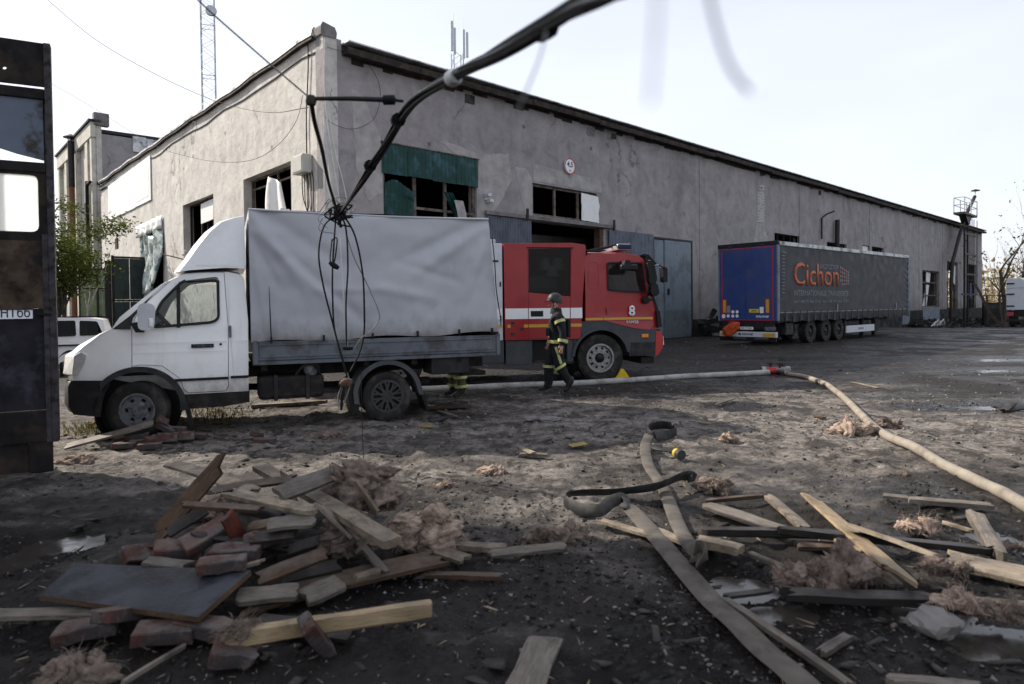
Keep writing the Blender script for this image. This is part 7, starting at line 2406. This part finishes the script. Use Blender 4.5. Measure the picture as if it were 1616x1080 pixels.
brick('brick with a mortar face on top of the left heap behind the felt board', 283, 868, .20, 20, 12, 8, 0, 1.12)
brick('pale brick leaning highest between the steep plank and the wool', 325, 846, .27, 40, 25, -20, 0, 1.12)
brick('red brick lying level right of the leaning pale brick', 372, 872, .22, 5, 4, 0, 0, 1.12)
brick('dark brick under the charred beam of the left heap', 420, 848, .25, 70, 10, 5, 0, 1.1)
brick('blue grey brick corner left of the mortar faced brick', 218, 876, .10, 55, 40, 10, 1, 1.1)
brick('grey brick lying on the back edge of the felt board', 350, 890, .245, 15, 2, 0, 0, 1.0)
brick('brick lying left in front of the felt board', 138, 992, .06, 15, 5, -6, 0, 1.1)
brick('brick propped up under the front edge of the felt board', 194, 968, .10, 70, -8, 15, 0, 1.1)
brick('whitish brick in front of the middle of the felt board', 262, 998, .05, 8, 5, 0, 0, 1.15)
brick('dark red brick under the right front corner of the felt board', 322, 990, .06, -12, 0, 5, 0, 1.1)
brick('broken brick with wool at the left end of the squared timber', 368, 1028, .05, 10, 10, 10, 1, 1.25)
brick('brick standing tilted against the squared timber', 500, 1006, .09, 60, 30, 55, 0, 1.0)
brick('brick half buried under the left heap', 330, 830, .20, 80, 0, 0, 0, 1.1)
brick('brick hidden low behind the whitish brick', 250, 905, .05, 30, 0, 0, 0, 1.1)
for i, (px, py, z, rz, rx, ry, br, lab) in enumerate((
        (257, 666, .24, 50, 40, 35, 1, 'grey faced brick on top of the brick heap by the truck front wheel'), (262, 676, .16, 10, 5, 30, 0, 'bright red brick leaning under the topmost brick by the wheel'),
        (276, 678, .13, -4, 0, 0, 0, 'long red brick lying level at the back of the brick heap'), (264, 692, .09, 4, 60, 0, 0, 'red brick standing on its side in the middle of the brick heap'),
        (290, 690, .07, 12, 50, 0, 0, 'brick on edge right of the middle of the brick heap'), (309, 688, .05, 14, 0, 6, 0, 'brick at the right end of the brick heap'),
        (216, 690, .09, 10, 0, -8, 0, 'mortared brick at the left of the brick heap'), (222, 698, .05, 14, 0, -5, 0, 'pale grey brick below the mortared brick'),
        (196, 703, .04, 12, 0, 0, 0, 'red brick at the left front of the brick heap'), (236, 704, .04, 18, 0, 0, 0, 'light red brick at the front of the brick heap'),
        (190, 694, .03, 40, 0, 0, 1, 'dark broken brick at the left back of the brick heap'), (418, 696, .03, 5, 0, 0, 0, 'single red brick lying right of the brick heap'),
        (405, 686, .04, 60, 0, 20, 1, 'grey lump of brick behind the single red brick'), (240, 694, .08, 60, 10, 0, 1, 'red brick stub between the pale and the middle brick'))):
    brick(lab, px, py, z, rz, rx, ry, br)
# concrete lumps
def lump(label, px, py, r, sq=.6, mat='concrete', name='concrete_lump', cat='rubble', z=None):
    bm = bmesh.new()
    bmesh.ops.create_icosphere(bm, subdivisions=3, radius=1)
    s_ = brnd.uniform(0, 50)
    for v in bm.verts:
        c = v.co.copy()
        k = .8 + .35 * noise.noise(c * 1.1 + Vector((s_, 0, 0))) + .14 * noise.noise(c * 3.5 + Vector((0, s_, 0)))
        c = Vector((round(c.x * 2.2) / 2.2 * .35 + c.x * .65, round(c.y * 2.2) / 2.2 * .35 + c.y * .65, c.z))
        v.co = Vector((c.x, c.y, c.z * sq)) * k * r
    me = bpy.data.meshes.new(name)
    bm.to_mesh(me)
    bm.free()
    me.materials.append(M[mat])
    o = link(name, me, None, 30, 0, False)
    p = pz(px, py, 0)
    o.location = (p.x, p.y, hz(p.x, p.y) + r * sq * .45 if z is None else z)
    return tag(o, label, cat)
lump('wet grey lump of concrete at the right below the wool', 1476, 985, .15, .55)
lump('small stone standing in the little puddle', 1172, 908, .035, .8)
lump('grey concrete piece lying flat behind the man', 868, 662, .20, .25)
lump('dark lump left of the grey concrete piece', 690, 664, .16, .35, 'plinth')
lump('small pale stone below the walking firefighter', 900, 690, .07, .6)
lump('pale stone near the yellow scrap', 838, 665, .10, .5)
lump('dark stone lying alone in the mud at far left', 180, 835, .075, .6, 'plinth')
lump('flat dark stone right of the lone dark stone', 122, 826, .07, .5, 'plinth')

# ------------------------------------------------------------------ mineral wool
def wool(label, px, py, sx, sy, sz, mat='wool', n=260, z=None, rz=0, seed=0, hair=.13):
    rn = random.Random(seed * 31 + 5)
    t = thing('wool_clump', label, 'insulation', group='clumps of mineral wool on the ground')
    p = pz(px, py, 0 if z is None else z)
    base = hz(p.x, p.y) if z is None else z
    t.location = (p.x, p.y, base)
    t.rotation_euler = (0, 0, R(rz))
    off = Vector((seed * 3.7, seed * 1.3, 0))
    sc = (sx + sy + sz) / 3
    bm0 = bmesh.new()
    bmesh.ops.create_icosphere(bm0, subdivisions=4, radius=1)
    sv = [v.co.copy() for v in bm0.verts]
    sf = [tuple(v.index for v in f.verts) for f in bm0.faces]
    bm0.free()
    mb, fb = MB(), MB()
    nl = 6 + int(sc * 45)
    for k in range(nl):
        c = Vector((rn.uniform(-.75, .75) * sx, rn.uniform(-.7, .7) * sy, 0))
        f = 1 - (c.x / sx) ** 2 * .75 - (c.y / sy) ** 2 * .6
        c.z = sz * max(.05, f) * rn.uniform(.05, .8)
        ax = Vector((rn.gauss(0, 1), rn.gauss(0, .6), rn.gauss(0, .45) - (.5 if c.z > sz * .5 and rn.random() < .5 else 0))).normalized()
        ay = ax.cross(Vector((rn.gauss(0, .4), rn.gauss(0, .4), 1))).normalized()
        az = ax.cross(ay)
        la, lb, lc = sc * rn.uniform(.35, .72), sc * rn.uniform(.26, .46), sc * rn.uniform(.16, .32)
        bend = rn.uniform(-.8, .8)
        o = off + Vector((k * 2.1, 0, 0))
        vs = []
        for q in sv:
            w_ = .55 * noise.noise((q.x * 1.6 + o.x, q.y * 1.6, q.z * 1.6)) + .24 * noise.noise((q.x * 1.5 + o.x, q.y * 6.5, q.z * 5 + 3)) + .10 * noise.noise((q.x * 4 + o.x, q.y * 17, q.z * 13))
            r = 1 + w_
            x = q.x * (1 + .22 * noise.noise((o.x, q.y * 5, q.z * 5)) * abs(q.x))
            P = c + ax * x * la * r + ay * (q.y * lb * r + bend * lb * (x * x - .3)) + az * q.z * lc * r
            P.z = max(P.z, -.02)
            vs.append(P)
        mb.add(vs, sf)
        for i in range(max(6, int(n / nl * 3.2))):
            P = vs[rn.randrange(len(vs))].copy()
            if P.z < .004: continue
            d = (ax * rn.choice((-1, 1)) + ay * rn.gauss(0, .35) + az * rn.gauss(0, .35)).normalized()
            L_ = [P.copy()]
            st = hair * rn.uniform(.3, .9) / 5
            for j in range(5):
                d = (d + noise.noise_vector(P * 26 + o) * 1.1 + Vector((0, 0, -.22))).normalized()
                P = P + d * st
                P.z = max(P.z, .002)
                L_.append(P.copy())
            r0 = rn.choice((.0006, .0009, .0013, .002))
            fb.tube(L_, [r0, r0, r0 * .9, r0 * .8, r0 * .6, r0 * .3], 3, cap=False)
    o_ = mb.build('wool_body', M[mat], t, smooth=180)
    tag(fb.build('fibres', M[mat], t), kind='stuff')
    return t
wool('large pinkish wool clump on top of the left heap', 570, 800, .26, .16, .34, 'wool_dark', 420, .24, 10, 1)
wool('shaggy pink wool clump hanging at the right of the left heap', 664, 862, .20, .13, .34, 'wool', 460, .04, 0, 2, .18)
wool('pale wool tuft behind the pale brick of the left heap', 322, 822, .17, .10, .20, 'wool', 260, .22, 0, 3)
wool('dirty wool under the end of the thick pale beam', 548, 870, .12, .10, .28, 'wool_dark', 260, .10, 0, 4)
wool('wool tuft caught on the broken brick with the squared timber', 380, 1000, .09, .06, .07, 'wool_dark', 200, .12, 0, 5)
wool('long low wool strip lying right of the left heap', 876, 852, .26, .08, .09, 'wool_dark', 320, None, 4, 6)
wool('small wool tuft lit by sun in the middle strip', 780, 745, .15, .08, .06, 'wool', 160, None, 0, 7)
wool('small brown wool tuft left of the sunlit tuft', 704, 768, .09, .07, .06, 'wool', 150, None, 0, 8)
wool('flat grey wool piece in front of the truck', 520, 690, .24, .12, .10, 'wool_dark', 180, None, 0, 9)
wool('upright wool clump beside the beige hose bend', 1345, 684, .30, .15, .16, 'wool', 300, None, 0, 10)
wool('wool scraps right behind the beige hose', 1400, 674, .20, .10, .10, 'wool_dark', 200, None, 0, 11)
wool('small tan wool tuft left in the open pale ground', 1150, 696, .12, .08, .12, 'wool', 160, None, 0, 12)
wool('dark topped wool clump right of the folded black hose', 1126, 775, .17, .11, .13, 'wool_dark', 300, None, 0, 13)
wool('dirty brown wool clump lying at the front of the right heap', 1330, 920, .19, .11, .20, 'wool_dark', 420, .03, 0, 14)
wool('grey wool clump left of the dirty brown one', 1262, 922, .13, .09, .16, 'wool_dark', 260, .03, 0, 15)
wool('pink wool clump behind the right heap', 1450, 838, .13, .08, .09, 'wool', 240, .03, 0, 16)
wool('wool lying between the thick plank and the mottled board', 1494, 905, .15, .07, .09, 'wool_dark', 240, .06, 0, 17)
wool('wool hanging over the dark wet beam end', 1508, 955, .12, .07, .09, 'wool', 240, .06, 0, 18)
wool('wool tuft hanging over the timber at the right edge', 1582, 975, .10, .07, .12, 'wool_dark', 240, .03, 0, 19)
wool('dark soaked wool lump in the lower left corner', 120, 1062, .17, .12, .08, 'wool_dark', 300, None, 0, 20)
wool('wool heap at the foot of the burnt cabin', 120, 726, .20, .10, .06, 'wool', 150, None, 0, 21)
wool('small wool scrap on the ground right of the beige hose', 1428, 746, .07, .05, .04, 'wool_dark', 90, None, 0, 22)
wool('wool scrap lying right of the rotten post', 1590, 848, .12, .06, .05, 'wool_dark', 120, None, 0, 23)
wool('orange brown wool tuft under the truck bumper', 150, 672, .12, .08, .13, 'wool', 140, None, 0, 24)
wool('bluish wool scrap below the felt board', 905, 702, .10, .06, .03, 'wool_dark', 60, None, 0, 25)

# ------------------------------------------------------------------ small litter nobody could count
lr = np.random.RandomState(11)
def litter(name, mat, n, ymin, ymax, smin, smax, flat_=.4, long_=1.0, region=None, lift=0.0, seed=0):
    rs = np.random.RandomState(seed)
    y = ymin * (ymax / ymin) ** rs.rand(n * 3)
    x = (rs.rand(n * 3) * 2 - 1) * y * .95
    keep = np.ones(len(y), bool)
    if region is not None: keep = region(x, y, rs)
    x, y = x[keep][:n], y[keep][:n]
    n = len(x)
    z = height(x, y)
    s_ = smin * (smax / smin) ** (rs.rand(n) ** 2.2)
    base = np.array([(-1, -1, -1), (1, -1, -1), (1, 1, -1), (-1, 1, -1), (-1, -1, 1), (1, -1, 1), (1, 1, 1), (-1, 1, 1)], float)
    V = base[None] * (1 + .55 * (rs.rand(n, 8, 3) - .5) * 2)
    V[:, 4:, :2] *= (.3 + .6 * rs.rand(n, 1, 1))
    V *= np.stack([s_ * (1 + (long_ - 1) * rs.rand(n)), s_ * (.4 + .6 * rs.rand(n)), s_ * flat_ * (.5 + rs.rand(n))], 1)[:, None, :]
    a = rs.rand(n) * 2 * np.pi
    tl_ = (rs.rand(n) - .5) * .7
    ca, sa, ct_, st_ = np.cos(a), np.sin(a), np.cos(tl_), np.sin(tl_)
    X, Y, Z = V[..., 0], V[..., 1], V[..., 2]
    X, Z = X * ct_[:, None] + Z * st_[:, None], -X * st_[:, None] + Z * ct_[:, None]
    X, Y = X * ca[:, None] - Y * sa[:, None], X * sa[:, None] + Y * ca[:, None]
    V = np.stack([X + x[:, None], Y + y[:, None], Z + z[:, None] + (s_ * flat_ * .4)[:, None] + lift], 2).reshape(-1, 3)
    q = np.array([(0, 3, 2, 1), (4, 5, 6, 7), (0, 1, 5, 4), (1, 2, 6, 5), (2, 3, 7, 6), (3, 0, 4, 7)])
    Fq = (q[None] + (np.arange(n) * 8)[:, None, None]).reshape(-1, 4)
    me = np_mesh(name, V, Fq, M[mat])
    tag(link(name, me, recalc=False), kind='stuff')
notbuilt = lambda x, y, rs: ((x + 5.52) * .697 - (y - 20.38) * .717) > .5
clump = lambda x, y, rs: notbuilt(x, y, rs) & (fbm(x * .9, y * .9, 3) + .35 * (rs.rand(len(x)) - .5) > .04)
M['clod'] = plain('mud_clod', (.022, .0195, .018), .85, var=.5, scale=20, bump=.5, bscale=60)
M['chip'] = plain('plaster_chip', (.17, .157, .145), .95, var=.5, scale=9)
M['glassbits'] = plain('crushed_glass', (.30, .33, .36), .15, .2, var=.6, scale=60)
litter('mud_clods', 'clod', 16000, 2.6, 22, .0025, .016, .5, 1.5, clump, 0, 1)
litter('plaster_chips', 'chip', 9000, 2.6, 30, .0015, .012, .35, 1.8, clump, 0, 2)
litter('wood_splinters', 'wood_pale', 1700, 2.8, 28, .002, .008, .4, 9, notbuilt, .004, 3)
litter('charred_scraps', 'wood_dark', 2400, 2.8, 30, .004, .045, .2, 3, notbuilt, 0, 4)
litter('brick_crumbs', 'brick', 350, 2.8, 20, .005, .022, .6, 1.3, notbuilt, 0, 5)
litter('gravel', 'concrete', 5200, 8, 34, .005, .025, .6, 1.2, notbuilt, 0, 6)
gp0 = gp(640, 918)
litter('crushed_glass', 'glassbits', 1500, 3.2, 5.5, .003, .010, .5, 1.2, lambda x, y, rs: ((x - gp0.x) / .42) ** 2 + ((y - gp0.y) / .3) ** 2 < rs.rand(len(x)), .0, 7)
# weeds by the truck's wheels
mb = MB()
wr_ = random.Random(8)
for i in range(380):
    px, py = (wr_.gauss(340, 30), wr_.uniform(648, 672)) if wr_.random() < .6 else (wr_.gauss(140, 25), wr_.uniform(672, 690))
    p = pz(px, py, -.01)
    l_ = wr_.uniform(.03, .15)
    a = wr_.uniform(0, 2 * PI)
    q = p + Vector((math.cos(a) * l_ * .5, math.sin(a) * l_ * .5, l_))
    w_ = Vector((-math.sin(a), math.cos(a), 0)) * .006
    m_ = p.lerp(q, .5) + Vector((0, 0, l_ * .15))
    mb.add([p - w_, p + w_, m_ + w_ * .8, q, m_ - w_ * .8], [(0, 1, 2, 3, 4)])
for k in range(14):
    p = pz(wr_.gauss(355, 22), wr_.uniform(650, 668), 0)
    P = [p + Vector((wr_.gauss(0, .02) * j, wr_.gauss(0, .02) * j, .07 * j)) for j in range(5)]
    mb.tube(P, .004, 3)
    for j in range(9):
        c = P[wr_.randrange(2, 5)] + Vector((wr_.gauss(0, .03), wr_.gauss(0, .03), wr_.gauss(0, .02)))
        u = Vector((wr_.gauss(0, 1), wr_.gauss(0, 1), wr_.gauss(0, 1))).normalized() * .02
        v = u.cross(Vector((0, .6, 1))).normalized() * .012
        mb.add([c - u, c + v, c + u, c - v], [(0, 1, 2, 3)])
tag(mb.build('weeds', M['grass']), kind='stuff')
# scraps one can single out
plank('yellow plastic scrap lying in front of the truck rear wheel', (664, 672, .01), (684, 673, .02), .12, .006, 'scrap_yellow', R(6), name='plastic_scrap', cat='scrap')
plank('yellow scrap behind the sunlit strip', (898, 704, .02), (926, 699, .03), .10, .006, 'scrap_yellow', R(8), name='plastic_scrap', cat='scrap')
plank('long pale stick lying far out by the beige hose', (1345, 603, .02), (1385, 612, .02), .05, .02, 'wood_pale')
plank('dark broken board far right on the pale ground', (1572, 645, .05), (1612, 640, .05), .22, .03, 'wood_dark', R(20))
plank('crossed charred board on the far right scrap', (1584, 648, .04), (1600, 634, .12), .10, .03, 'wood_dark', R(10))
plank('orange brown stick on the pale ground left of the hose', (1285, 656, .02), (1302, 660, .02), .07, .03, 'wood_brown')
plank('thin pale branch on the pale ground near the wool tuft', (1088, 664, .02), (1124, 669, .02), .04, .02, 'wood_pale', split=.3)
plank('forked grey stick on the pale ground', (1130, 638, .02), (1160, 629, .05), .04, .02, 'wood_grey', split=.3)

# ------------------------------------------------------------------ fallen overhead lines
def line(pts, k=10):
    return spline([dp(*q) for q in pts], k)
cb = thing('cable_bundle', 'thick torn bundle of black cables running from the upper right to a knot', 'cable')
trunk = [(538, 336, 7.0), (562, 300, 6.3), (598, 240, 5.2), (640, 172, 4.0), (715, 122, 2.75), (790, 85, 2.05), (880, 36, 1.55), (960, -8, 1.22), (1060, -70, .95)]
crnd = random.Random(2)
base = line(trunk, 12)
for s in range(10):
    ph, am = crnd.uniform(0, 6.28), crnd.uniform(.4, 1)
    P = []
    for i, p in enumerate(base):
        u = i / len(base)
        sp = (.010 + .014 * u + .030 * math.exp(-((u - .28) / .13) ** 2)) * am
        a = ph + u * 5 + .5 * math.sin(u * 14 + ph)
        P.append(p + (_R * math.cos(a) + _U * math.sin(a)) * sp)
    MB().tube(P, .0075 if s < 7 else .011, 7).build('cable', M['cable'] if s not in (3, 8) else M['cable_grey'], cb, smooth=60)
k0 = dp(715, 123, 2.72)
dv = (dp(740, 108, 2.5) - dp(700, 132, 2.9)).normalized()
MB().tube([k0 - dv * .055, k0 - dv * .02, k0 + dv * .02, k0 + dv * .05], [.022, .034, .034, .024], 12).build('tape_wrap', M['cable_white'], cb, smooth=60)
for (px, py, d_, r) in ((860, 48, 1.64, .024), (628, 190, 4.3, .045), (584, 262, 5.6, .05)):
    c = dp(px, py, d_)
    MB().tube([c - dv * .03, c + dv * .03], r, 10).build('cable_tie', M['cable'], cb)
kn = dp(534, 338, 7.0)
mb = MB()
for s in range(9):
    a = crnd.uniform(0, 6.28)
    mb.tube(spline([kn + Vector((crnd.gauss(0, .06), crnd.gauss(0, .05), crnd.gauss(0, .06))) for _ in range(5)], 5), .009, 5)
mb.build('knot', M['cable'], cb, smooth=60)
# curly frayed ends round the knot
mb = MB()
for s in range(9):
    a = crnd.uniform(-.5, 3.6)
    r = crnd.uniform(.1, .26)
    mb.tube(spline([kn, kn + Vector((math.cos(a) * r * .5, crnd.gauss(0, .04), math.sin(a) * r * .7)), kn + Vector((math.cos(a + .6) * r, crnd.gauss(0, .06), math.sin(a + .6) * r)), kn + Vector((math.cos(a + 1.4) * r, 0, math.sin(a + 1.4) * r * .8))], 6), .004, 4)
mb.build('frayed_wire', M['cable_grey'], cb)
lo = thing('cable_loops', 'thin black cable loops dangling from the knot in front of the tarpaulin', 'cable')
Z_ = 7.0
for pts, r, mt in ((((536, 338), (512, 356), (503, 400), (510, 450), (525, 510), (538, 560), (546, 590)), .0095, 'cable'),
                   (((530, 340), (525, 420), (525, 470), (528, 520), (540, 565), (548, 595)), .009, 'cable'),
                   (((538, 340), (546, 362), (549, 420), (546, 480), (547, 548)), .009, 'cable'),
                   (((540, 336), (560, 372), (572, 430), (575, 490), (574, 530), (566, 560), (552, 588)), .0105, 'cable'),
                   (((540, 340), (556, 400), (580, 450), (597, 490), (598, 505), (586, 522), (570, 534), (560, 550)), .006, 'cable_grey'),
                   (((534, 342), (538, 400), (543, 480), (548, 546)), .0065, 'cable_white'),
                   (((524, 378), (521, 410), (527, 416), (532, 380), (528, 376), (524, 380)), .007, 'cable'),
                   (((546, 590), (540, 606), (533, 630), (540, 640), (552, 610), (548, 588)), .006, 'cable_grey'),
                   (((570, 585), (571, 640), (572, 690), (575, 738)), .0035, 'cable'),
                   (((508, 190), (512, 250), (518, 300), (530, 336)), .005, 'cable_white'), (((512, 170), (516, 240), (524, 300), (534, 336)), .005, 'cable_white')):
    MB().tube(spline([dp(x, y, Z_ + .02 * math.sin(x)) for x, y in pts], 8), r, 6).build('cable', M[mt], lo, smooth=60)
def clampm(px, py, r, l_, ang, mat, name):
    c = dp(px, py, Z_ - .03)
    d = Vector((math.cos(ang), 0, math.sin(ang)))
    MB().tube([c - d * l_, c - d * l_ * .4, c + d * l_ * .4, c + d * l_], [r * .6, r, r, r * .7], 10).build(name, M[mat], lo, smooth=40)
clampm(527, 419, .028, .055, -.6, 'cable', 'insulator')
clampm(549, 550, .022, .05, 0, 'cable', 'insulator')
clampm(541, 622, .022, .07, 1.4, 'cable', 'insulator')
clampm(539, 640, .016, .05, 1.5, 'cable', 'insulator')
clampm(544, 604, .04, .05, .5, 'brickwall', 'red_insulator')
clampm(551, 604, .03, .04, 1.2, 'brickwall', 'red_insulator')
# broken crossarm with the second heavy line
ar = thing('crossarm', 'blurred broken steel crossarm with a knob hanging left of the cable bundle', 'crossarm')
a, b = dp(490, 156, 3.7), dp(618, 158, 3.7)
MB().tube([a, a.lerp(b, .5) + Vector((0, 0, .004)), b], [.011, .013, .015], 8).build('bar', M['steel_dark'], ar, smooth=50)
MB().lathe([(0, -.04), (.026, -.03), (.026, .03), (0, .04)], dp(614, 158, 3.7), 10, axis='x').build('knob', M['cable'], ar, smooth=40)
MB().tube([b, dp(636, 160, 3.75)], .008, 6).build('bar_end', M['cable'], ar)
MB().lathe([(0, -.03), (.025, -.02), (.03, .0), (.02, .03), (0, .03)], dp(491, 160, 3.7), 10, axis='z').build('clamp', M['steel_dark'], ar, smooth=40)
l2 = thing('drop_cable', 'black cable dropping from the crossarm to the knot above the truck', 'cable')
MB().tube(line(((491, 160, 3.7), (497, 195, 3.9), (508, 236, 4.5), (519, 290, 5.6), (533, 336, 6.95))), [.0125] * 41, 7).build('cable', M['cable'], l2, smooth=60)
l3 = thing('feeder_wire', 'pale blurred wire running from the upper left to the crossarm', 'cable')
MB().tube(line(((300, -12, 3.2), (340, 26, 3.3), (420, 96, 3.5), (490, 156, 3.7))), .0042, 6).build('wire', M['cable_grey'], l3, smooth=60)
w4 = thing('sagging_wire', 'thin wire sagging from the top left to the crossarm over the sunlit wall', 'cable')
MB().tube(line(((60, -15, 12), (75, 0, 12), (150, 62, 12), (235, 112, 12), (320, 152, 12), (380, 171, 11), (430, 178, 9), (486, 170, 6))), .0042, 5).build('wire', M['cable'], w4, smooth=60)
w5 = thing('sagging_wire', 'thin wire from behind the burnt cabin dipping low across the sunlit wall to the corner', 'cable')
MB().tube(line(((60, 120, 24), (150, 172, 24), (240, 228, 22), (300, 248, 20), (350, 256, 18.5), (400, 252, 17.5), (440, 228, 17), (468, 190, 16.5), (478, 150, 16))), .006, 5).build('wire', M['cable'], w5, smooth=60)
w6 = thing('corner_wires', 'loose wires hanging down the corner edge of the warehouse', 'cable')
def onA(u, z, out=.05):
    return CORNER + DA * u + Vector((DA.y, -DA.x, 0)) * out + Vector((0, 0, z))
MB().tube(spline([onA(.1, 9.4), onA(1.3, 9.3, .1), onA(1.9, 8.6, .1), onA(1.7, 7.6, .1), onA(.9, 7.1, .1), onA(.1, 7.2, .1), onA(-.1, 7.5, .2)], 7), .007, 5).build('wire', M['cable'], w6, smooth=60)
MB().tube(spline([onA(.0, 9.6, .1), onA(-.05, 8, .15), onA(.1, 6.6, .15), onA(.4, 4.8, .15)], 7), .016, 5).build('wire', M['cable_white'], w6, smooth=60)
MB().tube(spline([onA(.12, 7.4, .1), onA(.25, 6.4, .15), onA(.5, 5.4, .2), onA(.7, 4.4, .2)], 7), .014, 5).build('wire', M['cable_white'], w6, smooth=60)
# strands of the torn line swinging close to the lens
w7 = thing('loose_strand', 'pale out of focus strand hanging close before the sky, left of its neighbour', 'cable')
MB().tube(line(((1038, -40, .30), (1036, 30, .30), (1032, 90, .30), (1026, 165, .30))), .0008, 6).build('strand', M['cable_grey'], w7)
w8 = thing('loose_strand', 'pale out of focus strand curving right before the sky', 'cable')
MB().tube(line(((1112, -40, .40), (1125, 20, .40), (1142, 80, .40), (1160, 118, .40), (1184, 146, .40))), .0014, 6).build('strand', M['cable_grey'], w8)
w9 = thing('loose_strand', 'faint blurred strand drooping below the cable bundle before the grey wall', 'cable')
MB().tube(line(((862, 50, .9), (852, 90, .85), (828, 150, .8), (802, 205, .8))), .0013, 6).build('strand', M['cable_grey'], w9)
